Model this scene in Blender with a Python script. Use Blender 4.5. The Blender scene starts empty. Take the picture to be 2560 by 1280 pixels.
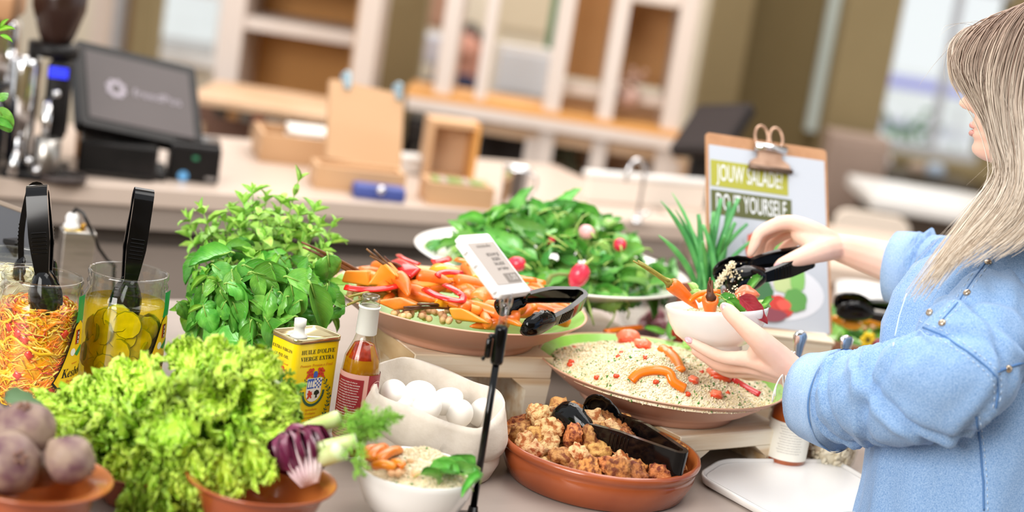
import bpy, bmesh, math, random
from math import sin, cos, pi, radians, sqrt, tan, exp
from mathutils import Vector, Matrix, Quaternion, noise
V = Vector
SC = bpy.context.scene
COL = SC.collection
random.seed(7)

# ------------------------------------------------------------------ camera
CAM = V((0.0, 0.0, 1.70))
PITCH, ROLL, LENS = radians(11.5), radians(9.0), 60.0
FPX = LENS / 36.0 * 2560.0
_F = V((0, cos(PITCH), -sin(PITCH)))
_U0 = V((0, sin(PITCH), cos(PITCH)))
_R0 = V((1, 0, 0))
CR = _R0 * cos(ROLL) + _U0 * sin(ROLL)
CU = -_R0 * sin(ROLL) + _U0 * cos(ROLL)
cam_data = bpy.data.cameras.new('camera')
cam = bpy.data.objects.new('camera', cam_data)
COL.objects.link(cam)
cam.matrix_world = Matrix(((CR.x, CU.x, -_F.x, CAM.x), (CR.y, CU.y, -_F.y, CAM.y), (CR.z, CU.z, -_F.z, CAM.z), (0, 0, 0, 1)))
cam_data.lens = LENS
cam_data.sensor_width = 36.0
cam_data.clip_start = 0.05
cam_data.clip_end = 200
cam_data.dof.use_dof = True
cam_data.dof.focus_distance = 2.44
cam_data.dof.aperture_fstop = 1.95
SC.camera = cam

# ------------------------------------------------------------------ world, light, exposure
SC.view_settings.view_transform = 'Standard'
SC.view_settings.look = 'None'
SC.view_settings.gamma = 1.0
SC.view_settings.use_curve_mapping = False
SC.view_settings.exposure = 0.50
SC.cycles.use_denoising = True
SC.cycles.max_bounces = 8
SC.cycles.diffuse_bounces = 3
SC.cycles.glossy_bounces = 3
SC.cycles.transmission_bounces = 6
SC.cycles.transparent_max_bounces = 16
SC.cycles.caustics_reflective = False
SC.cycles.caustics_refractive = False
SC.cycles.sample_clamp_indirect = 6.0
W = bpy.data.worlds.new('daylight')
SC.world = W
W.use_nodes = True
_bg = W.node_tree.nodes['Background']
_bg.inputs[0].default_value = (0.95, 0.98, 1.0, 1)
_bg.inputs[1].default_value = 0.76


def area_lamp(name, loc, target, sx, sy, power, color=(1, 1, 1)):
    d = bpy.data.lights.new(name, 'AREA')
    d.shape = 'RECTANGLE'
    d.size, d.size_y = sx, sy
    d.energy = power
    d.color = color
    o = bpy.data.objects.new(name, d)
    COL.objects.link(o)
    o.location = loc
    o.rotation_euler = (V(target) - V(loc)).to_track_quat('-Z', 'Y').to_euler()
    return o


area_lamp('window_daylight_front', (-2.2, -1.0, 2.7), (0.1, 2.4, 1.0), 2.4, 2.0, 150, (1.0, 0.97, 0.93))
area_lamp('overhead_fill', (0.8, 2.6, 3.55), (0.3, 2.6, 0.9), 2.4, 1.6, 40, (1.0, 0.97, 0.93))  # added fill lamp for light from above the island, not a skylight
area_lamp('overhead_fill_back', (-0.3, 5.2, 3.55), (-0.3, 5.2, 0.9), 3.4, 2.4, 95, (1.0, 0.97, 0.94))  # added fill lamp over the staff counter, no roof opening there
area_lamp('overhead_fill_hall', (0.6, 8.0, 3.6), (0.6, 8.0, 0.9), 4.0, 1.4, 95, (1.0, 0.98, 0.96))  # added lamp that brightens the rear hall and its panels

# ------------------------------------------------------------------ pixel -> world


def ray(px, py):
    return _F + CR * ((px - 1280.0) / FPX) + CU * ((640.0 - py) / FPX)


def on(px, py, z):
    d = ray(px, py)
    return CAM + d * ((z - CAM.z) / d.z)


def ony(px, py, y):
    d = ray(px, py)
    return CAM + d * (y / d.y)


def atd(px, py, dep):
    return CAM + ray(px, py) * dep


def dep(p):
    return (V(p) - CAM).dot(_F)


def mpp(p):
    return dep(p) / FPX


def quad_frame(tl, tr, bl, d, aspect, sgn=1):
    """the real rectangle behind three sighted corners: tl at depth d, width / height = aspect; sgn +1 when the right edge is the farther one.
    Returns matrix (origin at the middle, x along the top edge, y up, z towards the viewer), width, height"""
    u0 = V((tr[0] - tl[0], tl[1] - tr[1]))
    v0 = V((bl[0] - tl[0], tl[1] - bl[1]))
    D = u0.dot(v0)
    B = u0.length_squared - aspect * aspect * v0.length_squared
    t = (-B + sqrt(B * B + 4 * aspect * aspect * D * D)) / 2
    uz = sgn * sqrt(max(t, 1e-9))
    vz = -D / uz if uz * uz > 1 else 0.0
    k = d / FPX
    o = atd(tl[0], tl[1], d)
    u = (CR * u0.x + CU * u0.y + _F * uz) * k
    v = (CR * v0.x + CU * v0.y + _F * vz) * k
    return frame(o + (u + v) / 2, u, u.cross(-v)), u.length, v.length


# ------------------------------------------------------------------ materials
_mats = {}


def lin(c):
    if isinstance(c, str):
        c = c.lstrip('#')
        c = [int(c[i:i + 2], 16) / 255.0 for i in (0, 2, 4)]
        return tuple((x / 12.92 if x <= 0.04045 else ((x + 0.055) / 1.055) ** 2.4) for x in c) + (1.0,)
    return tuple(c)[:3] + (1.0,)


def mat(name, col, rough=0.5, metal=0.0, spec=0.5, col2=None, scale=20.0, mix=(0.35, 0.65), detail=4.0, stretch=None,
        bump=0.0, bscale=None, rnd=0.0, sss=0.0, coat=0.0, veins=None, emit=0.0, sheen=0.0, coords='Object', alpha=1.0, subcol=None, trans=0.0):
    if name in _mats:
        return _mats[name]
    m = bpy.data.materials.new(name)
    m.use_nodes = True
    nt = m.node_tree
    N, L = nt.nodes, nt.links
    b = N['Principled BSDF']
    b.inputs['Base Color'].default_value = lin(col)
    b.inputs['Roughness'].default_value = rough
    b.inputs['Metallic'].default_value = metal
    b.inputs['Specular IOR Level'].default_value = spec
    if sss:
        b.inputs['Subsurface Weight'].default_value = sss
        b.inputs['Subsurface Radius'].default_value = subcol or (0.01, 0.004, 0.002)
        b.inputs['Subsurface Scale'].default_value = 1.0
    if coat:
        b.inputs['Coat Weight'].default_value = coat
        b.inputs['Coat Roughness'].default_value = 0.06
    if trans:
        b.inputs['Transmission Weight'].default_value = trans
    if sheen:
        b.inputs['Sheen Weight'].default_value = sheen
    if emit:
        b.inputs['Emission Color'].default_value = lin(col)
        b.inputs['Emission Strength'].default_value = emit
    tc = N.new('ShaderNodeTexCoord')
    src = tc.outputs[coords]
    if stretch:
        mp = N.new('ShaderNodeMapping')
        mp.inputs['Scale'].default_value = stretch
        L.new(src, mp.inputs['Vector'])
        src = mp.outputs['Vector']
    col_out = None
    if col2 is not None:
        n = N.new('ShaderNodeTexNoise')
        n.inputs['Scale'].default_value = scale
        n.inputs['Detail'].default_value = detail
        L.new(src, n.inputs['Vector'])
        r = N.new('ShaderNodeValToRGB')
        r.color_ramp.elements[0].position = mix[0]
        r.color_ramp.elements[1].position = mix[1]
        r.color_ramp.elements[0].color = lin(col)
        r.color_ramp.elements[1].color = lin(col2)
        L.new(n.outputs['Fac'], r.inputs['Fac'])
        col_out = r.outputs['Color']
    if veins is not None:
        vc, freq, amt = veins
        sp = N.new('ShaderNodeSeparateXYZ')
        L.new(tc.outputs['UV'], sp.inputs[0])

        def mth(op, a, b2=None, c=None):
            q = N.new('ShaderNodeMath')
            q.operation = op
            for i, v in enumerate((a, b2, c)):
                if v is None:
                    continue
                if isinstance(v, (int, float)):
                    q.inputs[i].default_value = v
                else:
                    L.new(v, q.inputs[i])
            return q.outputs[0]
        av = mth('ABSOLUTE', mth('MULTIPLY_ADD', sp.outputs['Y'], 2.0, -1.0))
        t = mth('MULTIPLY_ADD', av, -0.35, sp.outputs['X'])
        w = mth('ABSOLUTE', mth('SINE', mth('MULTIPLY', t, freq)))
        side = mth('SUBTRACT', 1.0, mth('SMOOTH_MIN', mth('MULTIPLY', w, 4.5), 1.0, 0.2))
        mid = mth('SUBTRACT', 1.0, mth('SMOOTH_MIN', mth('MULTIPLY', av, 12.0), 1.0, 0.2))
        fac = mth('MULTIPLY', mth('MAXIMUM', mid, mth('MULTIPLY', side, 0.55)), amt)
        mx = N.new('ShaderNodeMixRGB')
        L.new(fac, mx.inputs[0])
        if col_out is not None:
            L.new(col_out, mx.inputs[1])
        else:
            mx.inputs[1].default_value = lin(col)
        mx.inputs[2].default_value = lin(vc)
        col_out = mx.outputs[0]
        bp = N.new('ShaderNodeBump')
        bp.inputs['Strength'].default_value = 0.5
        bp.inputs['Distance'].default_value = 0.002
        inv = mth('MULTIPLY', fac, -1.0)
        L.new(inv, bp.inputs['Height'])
        L.new(bp.outputs[0], b.inputs['Normal'])
    if rnd:
        oi = N.new('ShaderNodeObjectInfo')
        hs = N.new('ShaderNodeHueSaturation')
        mr = N.new('ShaderNodeMapRange')
        mr.inputs['To Min'].default_value = 1.0 - rnd
        mr.inputs['To Max'].default_value = 1.0 + rnd
        L.new(oi.outputs['Random'], mr.inputs['Value'])
        L.new(mr.outputs[0], hs.inputs['Value'])
        mr2 = N.new('ShaderNodeMapRange')
        mr2.inputs['To Min'].default_value = 0.5 - rnd * 0.06
        mr2.inputs['To Max'].default_value = 0.5 + rnd * 0.06
        wn = N.new('ShaderNodeTexWhiteNoise')
        wn.noise_dimensions = '1D'
        L.new(oi.outputs['Random'], wn.inputs['W'])
        L.new(wn.outputs['Value'], mr2.inputs['Value'])
        L.new(mr2.outputs[0], hs.inputs['Hue'])
        if col_out is not None:
            L.new(col_out, hs.inputs['Color'])
        else:
            hs.inputs['Color'].default_value = lin(col)
        col_out = hs.outputs['Color']
    if col_out is not None:
        L.new(col_out, b.inputs['Base Color'])
    if bump:
        n = N.new('ShaderNodeTexNoise')
        n.inputs['Scale'].default_value = bscale or scale
        n.inputs['Detail'].default_value = 5.0
        L.new(src, n.inputs['Vector'])
        bp = N.new('ShaderNodeBump')
        bp.inputs['Strength'].default_value = min(1.0, bump)
        bp.inputs['Distance'].default_value = 0.004 * max(1.0, bump)
        L.new(n.outputs['Fac'], bp.inputs['Height'])
        L.new(bp.outputs[0], b.inputs['Normal'])
    _mats[name] = m
    return m


def glassmat(name, tint=(1, 1, 1), rough=0.02, ior=1.45, gloss=1.0):
    """thin wall of glass or a clear liquid: see-through, with mirror reflections that grow at grazing angles"""
    if name in _mats:
        return _mats[name]
    m = bpy.data.materials.new(name)
    m.use_nodes = True
    nt = m.node_tree
    N, L = nt.nodes, nt.links
    N.remove(N['Principled BSDF'])
    out = N['Material Output']
    t = N.new('ShaderNodeBsdfTransparent')
    t.inputs[0].default_value = tuple(tint) + (1,)
    g = N.new('ShaderNodeBsdfGlossy')
    g.inputs['Roughness'].default_value = rough
    fr = N.new('ShaderNodeLayerWeight')
    fr.inputs[0].default_value = 0.5
    pw = N.new('ShaderNodeMath')
    pw.operation = 'POWER'
    pw.inputs[1].default_value = 3.0
    L.new(fr.outputs['Facing'], pw.inputs[0])
    mu = N.new('ShaderNodeMath')
    mu.operation = 'MULTIPLY_ADD'
    mu.inputs[1].default_value = 0.6 * gloss
    mu.inputs[2].default_value = 0.045 * gloss
    L.new(pw.outputs[0], mu.inputs[0])
    mx = N.new('ShaderNodeMixShader')
    L.new(mu.outputs[0], mx.inputs[0])
    L.new(t.outputs[0], mx.inputs[1])
    L.new(g.outputs[0], mx.inputs[2])
    L.new(mx.outputs[0], out.inputs['Surface'])
    _mats[name] = m
    return m


# ------------------------------------------------------------------ objects


def finish(name, me, m, parent=None, smooth=True):
    if smooth:
        me.polygons.foreach_set('use_smooth', [True] * len(me.polygons))
    for q in (m if isinstance(m, (list, tuple)) else [m]):
        me.materials.append(q)
    o = bpy.data.objects.new(name, me)
    COL.objects.link(o)
    if parent is not None:
        o.parent = parent
    return o


def obj(name, bm, m, parent=None, smooth=True, loc=None, recalc=True):
    me = bpy.data.meshes.new(name)
    if recalc:
        bmesh.ops.recalc_face_normals(bm, faces=bm.faces[:])
    bm.to_mesh(me)
    bm.free()
    o = finish(name, me, m, parent, smooth)
    if loc is not None:
        o.location = loc
    return o


def inst(name, me, parent=None, mw=None):
    o = bpy.data.objects.new(name, me)
    COL.objects.link(o)
    if parent is not None:
        o.parent = parent
    if mw is not None:
        o.matrix_local = mw
    return o


def tag(o, label, cat, group=None, kind=None):
    if label:
        o['label'] = label
    if cat:
        o['category'] = cat
    if group:
        o['group'] = group
    if kind:
        o['kind'] = kind
    return o


def thing(name, label, cat, loc=(0, 0, 0), rz=0.0, group=None, mw=None):
    o = bpy.data.objects.new(name, None)
    o.empty_display_size = 0.05
    COL.objects.link(o)
    o.location = loc
    o.rotation_euler = (0, 0, rz)
    if mw is not None:
        o.matrix_world = mw
    return tag(o, label, cat, group)


def struct(o):
    o['kind'] = 'structure'
    return o


def copy_tree(o, parent=None):
    c = o.copy()
    COL.objects.link(c)
    c.parent = parent
    for ch in list(o.children):
        copy_tree(ch, c)
    return c


def frame(o, x, zhint):
    """matrix with origin o, x axis along x and z axis as near zhint as it can be"""
    x = V(x).normalized()
    z = V(zhint) - x * V(zhint).dot(x)
    if z.length < 1e-6:
        z = x.orthogonal()
    z.normalize()
    y = z.cross(x)
    return Matrix(((x.x, y.x, z.x, o[0]), (x.y, y.y, z.y, o[1]), (x.z, y.z, z.z, o[2]), (0, 0, 0, 1)))


# ------------------------------------------------------------------ shapes


def BM():
    return bmesh.new()


def lathe(bm, prof, n=40, c=(0, 0, 0), sx=1.0, sy=1.0, mi=0):
    c = V(c)
    rings = []
    for r, z in prof:
        if r <= 1e-7:
            rings.append([bm.verts.new(c + V((0, 0, z)))])
        else:
            rings.append([bm.verts.new(c + V((r * sx * cos(2 * pi * i / n), r * sy * sin(2 * pi * i / n), z))) for i in range(n)])
    for a, b in zip(rings, rings[1:]):
        if len(a) == 1 and len(b) == 1:
            continue
        for i in range(n):
            j = (i + 1) % n
            if len(a) == 1:
                f = bm.faces.new((a[0], b[i], b[j]))
            elif len(b) == 1:
                f = bm.faces.new((a[i], b[0], a[j]))
            else:
                f = bm.faces.new((a[i], b[i], b[j], a[j]))
            f.material_index = mi
    return bm


def tube(bm, pts, rad, n=8, caps=True, flat=1.0, up=None, mi=0):
    pts = [V(p) for p in pts]
    k = len(pts)
    if not isinstance(rad, (list, tuple)):
        rad = [rad] * k
    tang = []
    for i in range(k):
        t = pts[min(i + 1, k - 1)] - pts[max(i - 1, 0)]
        tang.append(t.normalized() if t.length > 1e-9 else V((0, 0, 1)))
    nrm = V(up) if up is not None else tang[0].orthogonal()
    rings = []
    for i in range(k):
        nrm = nrm - tang[i] * nrm.dot(tang[i])
        if nrm.length < 1e-6:
            nrm = tang[i].orthogonal()
        nrm.normalize()
        bi = tang[i].cross(nrm)
        r = rad[i]
        rings.append([bm.verts.new(pts[i] + (nrm * cos(2 * pi * j / n) * flat + bi * sin(2 * pi * j / n)) * r) for j in range(n)])
    for a, b in zip(rings, rings[1:]):
        for j in range(n):
            f = bm.faces.new((a[j], a[(j + 1) % n], b[(j + 1) % n], b[j]))
            f.material_index = mi
    if caps:
        bm.faces.new(rings[0][::-1]).material_index = mi
        bm.faces.new(rings[-1]).material_index = mi
    return bm


def box(bm, size, c=(0, 0, 0), bev=0.0, seg=1, rot=None, mi=0):
    r = bmesh.ops.create_cube(bm, size=1.0)
    vs = r['verts']
    for v in vs:
        v.co = V((v.co.x * size[0], v.co.y * size[1], v.co.z * size[2]))
    fs = set(f for v in vs for f in v.link_faces)
    if bev > 0:
        es = set(e for v in vs for e in v.link_edges)
        g = bmesh.ops.bevel(bm, geom=list(es), offset=min(bev, min(size) * 0.45), segments=seg, affect='EDGES', profile=0.5)
        vs = list({v for f in g['faces'] for v in f.verts} | {v for v in vs if v.is_valid})
        fs = set(f for v in vs for f in v.link_faces)
    for f in fs:
        f.material_index = mi
    m = Matrix.Translation(V(c))
    if rot is not None:
        m = m @ rot.to_4x4()
    for v in vs:
        v.co = m @ v.co
    return bm


def slab(bm, poly, z0, z1, mi=0):
    """prism over a polygon in XY"""
    a = [bm.verts.new((x, y, z0)) for x, y in poly]
    b = [bm.verts.new((x, y, z1)) for x, y in poly]
    n = len(poly)
    bm.faces.new(a[::-1]).material_index = mi
    bm.faces.new(b).material_index = mi
    for i in range(n):
        bm.faces.new((a[i], a[(i + 1) % n], b[(i + 1) % n], b[i])).material_index = mi
    return bm


def rrect(w, h, r, n=5):
    out = []
    for cx, cy, a0 in ((w / 2 - r, h / 2 - r, 0), (-w / 2 + r, h / 2 - r, pi / 2), (-w / 2 + r, -h / 2 + r, pi), (w / 2 - r, -h / 2 + r, 1.5 * pi)):
        for i in range(n + 1):
            a = a0 + (pi / 2) * i / n
            out.append((cx + r * cos(a), cy + r * sin(a)))
    return out


def loft(bm, rings, close=True, caps=True, mi=0):
    R = [[bm.verts.new(V(p)) for p in ring] for ring in rings]
    n = len(R[0])
    for a, b in zip(R, R[1:]):
        for j in range(n if close else n - 1):
            bm.faces.new((a[j], a[(j + 1) % n], b[(j + 1) % n], b[j])).material_index = mi
    if caps:
        bm.faces.new(R[0][::-1]).material_index = mi
        bm.faces.new(R[-1]).material_index = mi
    return bm


def blob(bm, c, r, sub=3, amp=0.0, freq=3.0, seed=0.0, mw=None, mi=0):
    g = bmesh.ops.create_icosphere(bm, subdivisions=sub, radius=1.0)
    if not isinstance(r, (tuple, list, Vector)):
        r = (r, r, r)
    for v in g['verts']:
        d = v.co.normalized()
        k = 1.0 + amp * noise.noise(d * freq + V((seed, seed * 1.7, -seed)))
        p = V((d.x * r[0] * k, d.y * r[1] * k, d.z * r[2] * k))
        v.co = (mw @ p if mw is not None else p) + V(c)
    if mi:
        for f in set(f for v in g['verts'] for f in v.link_faces):
            f.material_index = mi
    return bm


def bez(a, b, c, n=8, d=None):
    a, b, c = V(a), V(b), V(c)
    out = []
    for i in range(n + 1):
        t = i / n
        if d is None:
            out.append(a * (1 - t) ** 2 + b * 2 * t * (1 - t) + c * t * t)
        else:
            out.append(a * (1 - t) ** 3 + b * 3 * t * (1 - t) ** 2 + c * 3 * t * t * (1 - t) + V(d) * t ** 3)
    return out


def leaf_mesh(name, L, Wd, m, cup=0.25, bend=0.4, ruff=0.0, rfreq=9, serr=0.0, sfreq=14, crease=0.12, puff=0.0, nu=12, nv=8,
              tip=0.8, base=0.55, stem=0.0, stem_r=0.0012, seed=0, stem_mat=None):
    """a leaf along +X with its upper side to +Z, curved, cupped and optionally frilled; UV = (along, across)"""
    bm = BM()
    uvl = bm.loops.layers.uv.new('UVMap')
    rs = random.Random(seed)
    ph = rs.random() * 9
    grid, uv = [], {}
    for i in range(nu + 1):
        u = i / nu
        wv = (sin(pi * u ** base) ** tip if 0 < u < 1 else 0.0)
        wv = max(wv, 0.03 if u < 0.5 else 0.0)
        row = []
        ang = bend * u
        cx = L * (sin(ang) / bend if abs(bend) > 1e-3 else u)
        cz = -L * ((1 - cos(ang)) / bend if abs(bend) > 1e-3 else 0)
        nz = V((sin(ang), 0, cos(ang)))
        for j in range(nv + 1):
            v = 2.0 * j / nv - 1.0
            hw = Wd * 0.5 * wv * (1 + (serr * sin(sfreq * pi * u) if abs(v) > 0.95 else 0))
            h = cup * Wd * 0.5 * wv * (v * v) - crease * Wd * 0.5 * wv * (1 - abs(v)) ** 3
            h += puff * Wd * abs(sin(pi * 4.0 * (u - 0.3 * abs(v)))) * wv * (1 - abs(v)) * min(1, abs(v) * 4)
            e = max(abs(v), max(0, (u - 0.75) * 4))
            h += ruff * Wd * (e ** 2) * (sin(rfreq * (u * 2.2 + 0.7 * v) + ph) + 0.6 * noise.noise(V((u * rfreq, v * rfreq * 0.6, ph))))
            hh = V((cx, hw * v * sqrt(max(0.05, 1 - min(0.8, (cup * abs(v)) ** 2))), cz)) + nz * h
            vt = bm.verts.new(hh)
            uv[vt] = (u, j / nv)
            row.append(vt)
        grid.append(row)
    for i in range(nu):
        for j in range(nv):
            f = bm.faces.new((grid[i][j], grid[i + 1][j], grid[i + 1][j + 1], grid[i][j + 1]))
            for l in f.loops:
                l[uvl].uv = uv[l.vert]
    if stem:
        tube(bm, [(-stem * 0.7, 0, -stem * 0.9), (-stem * 0.5, 0, -stem * 0.3), (0, 0, 0), (L * 0.3, 0, -crease * 0.2 * Wd - L * 0.3 * bend * 0.15)],
             [stem_r, stem_r, stem_r, stem_r * 0.5], n=5, mi=1)
    me = bpy.data.meshes.new(name)
    bm.to_mesh(me)
    bm.free()
    me.polygons.foreach_set('use_smooth', [True] * len(me.polygons))
    me.materials.append(m)
    me.materials.append(stem_mat or m)
    return me


_txt_cache = {}


def text_mesh(s, size, xs=1.0, bold=0.0, align='CENTER', spacing=1.0):
    cu = bpy.data.curves.new('txt', 'FONT')
    cu.body = s
    cu.size = size
    cu.align_x = align
    cu.align_y = 'CENTER'
    cu.offset = bold
    cu.space_character = spacing
    cu.resolution_u = 3
    o = bpy.data.objects.new('txt', cu)
    COL.objects.link(o)
    dg = bpy.context.evaluated_depsgraph_get()
    me = bpy.data.meshes.new_from_object(o.evaluated_get(dg))
    bpy.data.objects.remove(o)
    bpy.data.curves.remove(cu)
    if xs != 1.0:
        for v in me.vertices:
            v.co.x *= xs
    return me


def text_on(name, s, size, m, parent, mw, xs=1.0, bold=0.0, align='CENTER', spacing=1.0, wrap=None, fit=None):
    """flat print: a mesh of letters lying in the XY plane of mw (wrap: radius of a cylinder it bends round)"""
    me = text_mesh(s, size, xs, bold, align, spacing)
    me.materials.clear()
    if fit:
        xx = [v.co.x for v in me.vertices]
        k, c = fit / (max(xx) - min(xx)), (max(xx) + min(xx)) / 2
        for v in me.vertices:
            v.co.x = (v.co.x - c) * k
    if wrap:
        for v in me.vertices:
            a = v.co.x / wrap
            v.co = V((wrap * sin(a), v.co.y, wrap * cos(a) - wrap))
    o = finish(name, me, m, parent, smooth=False)
    o.matrix_local = mw
    return o


_SERIF = {}
for _i in range(26):
    _SERIF[chr(65 + _i)] = chr(0x1D400 + _i)
    _SERIF[chr(97 + _i)] = chr(0x1D41A + _i)


def serif(s):
    return ''.join(_SERIF.get(ch, ch) for ch in s)


def serif_italic(s):
    return ''.join(chr(0x1D468 + ord(ch) - 65) if ch.isupper() else (chr(0x1D482 + ord(ch) - 97) if ch.islower() else ch) for ch in s)
# ================================================================== SETTING
YAW = radians(27)
YAWI = radians(31.7)
M_counter = mat('taupe_laminate', '#a5978e', rough=0.33, col2='#aa9c93', scale=3.0, stretch=(1, 14, 1), bump=0.02, bscale=60)
M_backtop = mat('sand_laminate', '#c4b1a3', rough=0.3, col2='#ccbaac', scale=2.0)
M_cab = mat('grey_brown_cabinet_front', '#857970', rough=0.5, col2='#8c8077', scale=2.5)
M_floor = mat('grey_screed', '#9a8c82', rough=0.4, col2='#a8998e', scale=1.2)
M_olive = mat('olive_plaster', '#8a7a56', rough=0.75, col2='#93835e', scale=1.5)
M_olive_d = mat('dark_olive_plaster', '#75643f', rough=0.75, col2='#7c6b46', scale=1.5)
M_ivory = mat('ivory_plaster', '#e2d6c0', rough=0.8, col2='#e8ddc9', scale=1.5)
M_whitewood = mat('whitewashed_pine', '#dccfc6', rough=0.6, col2='#d2c1b4', scale=3, stretch=(1, 1, 0.1))
M_palewood = mat('pale_pine', '#d4b190', rough=0.55, col2='#c8a27d', scale=5, stretch=(1, 1, 0.15))
M_board = mat('birch_ply', '#cba27a', rough=0.55, col2='#c49b72', scale=6, stretch=(0.2, 1, 1))
M_amber = mat('amber_ply', '#d79c55', rough=0.6, col2='#c98d48', scale=2.5, stretch=(0.25, 1, 1))
M_amber_d = mat('amber_ply_deep', '#d09a60', rough=0.6, col2='#c48c52', scale=2.5, stretch=(0.25, 1, 1))
M_black = mat('matt_black_plastic', '#0f0e0e', rough=0.42, spec=0.25, col2='#1c1919', scale=12)
M_blackg = mat('gloss_black_plastic', '#08080a', rough=0.13, spec=0.6, col2='#0c0c0f', scale=9)
M_chrome = mat('chrome', '#e8e8ea', rough=0.08, metal=1.0, bump=0.01, bscale=30)
M_steel = mat('brushed_steel', '#bdb8b2', rough=0.32, metal=1.0, col2='#aaa59f', scale=20, stretch=(1, 1, 8))
M_white = mat('white_enamel', '#f1efec', rough=0.35, col2='#ebe9e6', scale=6)
M_lilac = mat('pale_lilac_paper', '#d6dbe6', rough=0.7, col2='#dfe3ec', scale=2)
M_glass = glassmat('clear_glass', (0.985, 0.995, 0.99), ior=1.5)


def rot_slab(bm, x0, x1, y0, y1, z0, z1, bev=0.0):
    return box(bm, (x1 - x0, y1 - y0, z1 - z0), ((x0 + x1) / 2, (y0 + y1) / 2, (z0 + z1) / 2), bev)


struct(obj('floor', rot_slab(BM(), -9, 14, -2, 16, -0.1, 0), M_floor, smooth=False))
struct(obj('ceiling', rot_slab(BM(), -9, 14, 3.2, 9.2, 3.7, 3.8), mat('white_ceiling', '#e9e4dc', rough=0.9, col2='#e4dfd6', scale=1), smooth=False))

# serving island (yawed like the counter behind it); its frame has x along the island
ISL = thing('serving_counter', 'long taupe serving island carrying all the salad dishes', 'counter', (-0.08, 2.0, 0), YAWI)
obj('counter_top', rot_slab(BM(), -1.6, 1.7, 0.0, 1.13, 0.875, 0.91, 0.003), M_counter, ISL, smooth=False)
obj('base_panel', rot_slab(BM(), -1.55, 1.65, 0.06, 1.07, 0.08, 0.875), M_cab, ISL, smooth=False)
obj('plinth', rot_slab(BM(), -1.5, 1.6, 0.11, 1.02, 0.0, 0.08), M_black, ISL, smooth=False)

# counter behind
BZ = 0.95
BC = thing('back_counter', 'sand topped staff counter with grey brown fronts behind the island', 'counter', (-0.22, 4.12, 0), YAW)
obj('counter_top', rot_slab(BM(), -2.6, 0.75, 0.0, 0.80, BZ - 0.045, BZ, 0.003), M_backtop, BC, smooth=False)
obj('counter_edge', rot_slab(BM(), -2.6, 0.75, 0.012, 0.05, BZ - 0.10, BZ - 0.0452), mat('taupe_edge', '#93867c', rough=0.5), BC, smooth=False)
obj('carcass', rot_slab(BM(), -2.58, 0.73, 0.09, 0.78, 0.09, BZ - 0.0453), mat('carcass_brown', '#5e554e', rough=0.6), BC, smooth=False)
for i in range(6):
    x0 = -2.56 + i * 0.548
    d = obj('cabinet_door', rot_slab(BM(), x0, x0 + 0.541, 0.06, 0.0895, 0.11, BZ - 0.15, 0.002), M_cab, BC, smooth=False)
    hb = BM()
    tube(hb, [(x0 + 0.06, 0.045, 0.74), (x0 + 0.06, 0.06, 0.74)], [0.016, 0.012], 16)
    obj('door_knob', hb, M_steel, d)
obj('plinth', rot_slab(BM(), -2.55, 0.7, 0.14, 0.75, 0.0, 0.09), M_black, BC, smooth=False)


def wrect(bm, tl, br, y, th, mi=0, bev=0.0):
    """a box facing the hall whose front face lies in the plane y and spans the two sighted corners"""
    a, b = ony(tl[0], tl[1], y), ony(br[0], br[1], y)
    return box(bm, (b.x - a.x, th, a.z - b.z), ((a.x + b.x) / 2, y + th / 2, (a.z + b.z) / 2), bev, mi=mi)


def wpost(bm, px, py, y, wpx, th, z0, z1, mi=0):
    a = ony(px, py, y)
    w = wpx * mpp(a)
    return box(bm, (w, th, z1 - z0), (a.x, y + th / 2, (z0 + z1) / 2), mi=mi)


struct(obj('wall_front', rot_slab(BM(), -9, 14, -2.0, -1.9, 0, 3.7), mat('dark_olive_plaster', '#75643f', rough=0.75, col2='#7c6b46', scale=1.5), smooth=False))
# back wall: olive, ivory and dark olive stretches
YB = 9.6
def wallbit(name, px0, px1, y, m, z0=0.0, z1=3.7, th=0.2, pyr=200):
    a, b = ony(px0, pyr, y), ony(px1, pyr, y)
    return struct(obj(name, rot_slab(BM(), a.x, b.x, y, y + th, z0, z1), m, smooth=False))


wallbit('wall_back', 565, 1800, YB, M_ivory)
wallbit('wall_back_left', -700, 368, YB, M_ivory, pyr=60)
wallbit('wall_back_right', 1845, 2085, 8.0, M_olive_d)
wallbit('column_olive_middle', 945, 1042, 7.2, M_olive)
wallbit('column_olive_right', 1752, 1852, 7.7, M_olive)
wallbit('column_olive_left', 330, 385, 8.2, M_olive, pyr=60)
wallbit('column_olive_window', 2084, 2222, 7.6, M_olive)
wallbit('column_olive_end', 2470, 2760, 8.9, M_olive, pyr=300)
wallbit('trim_1', 2040, 2086, 7.85, mat('pale_aqua_paint', '#cfdcd8', rough=0.6, col2='#c6d4d0', scale=2), z0=0.9, th=0.08, pyr=200)
wallbit('trim_2', 228, 268, 8.0, M_whitewood, pyr=60, th=0.1)
wallbit('trim_3', 272, 300, 8.3, M_lilac, pyr=60, th=0.1)
wallbit('wall_back_cocoa', 300, 335, 8.5, mat('cocoa_paint', '#8c6b4c', rough=0.7, col2='#9c7a58', scale=3), pyr=60)

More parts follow.
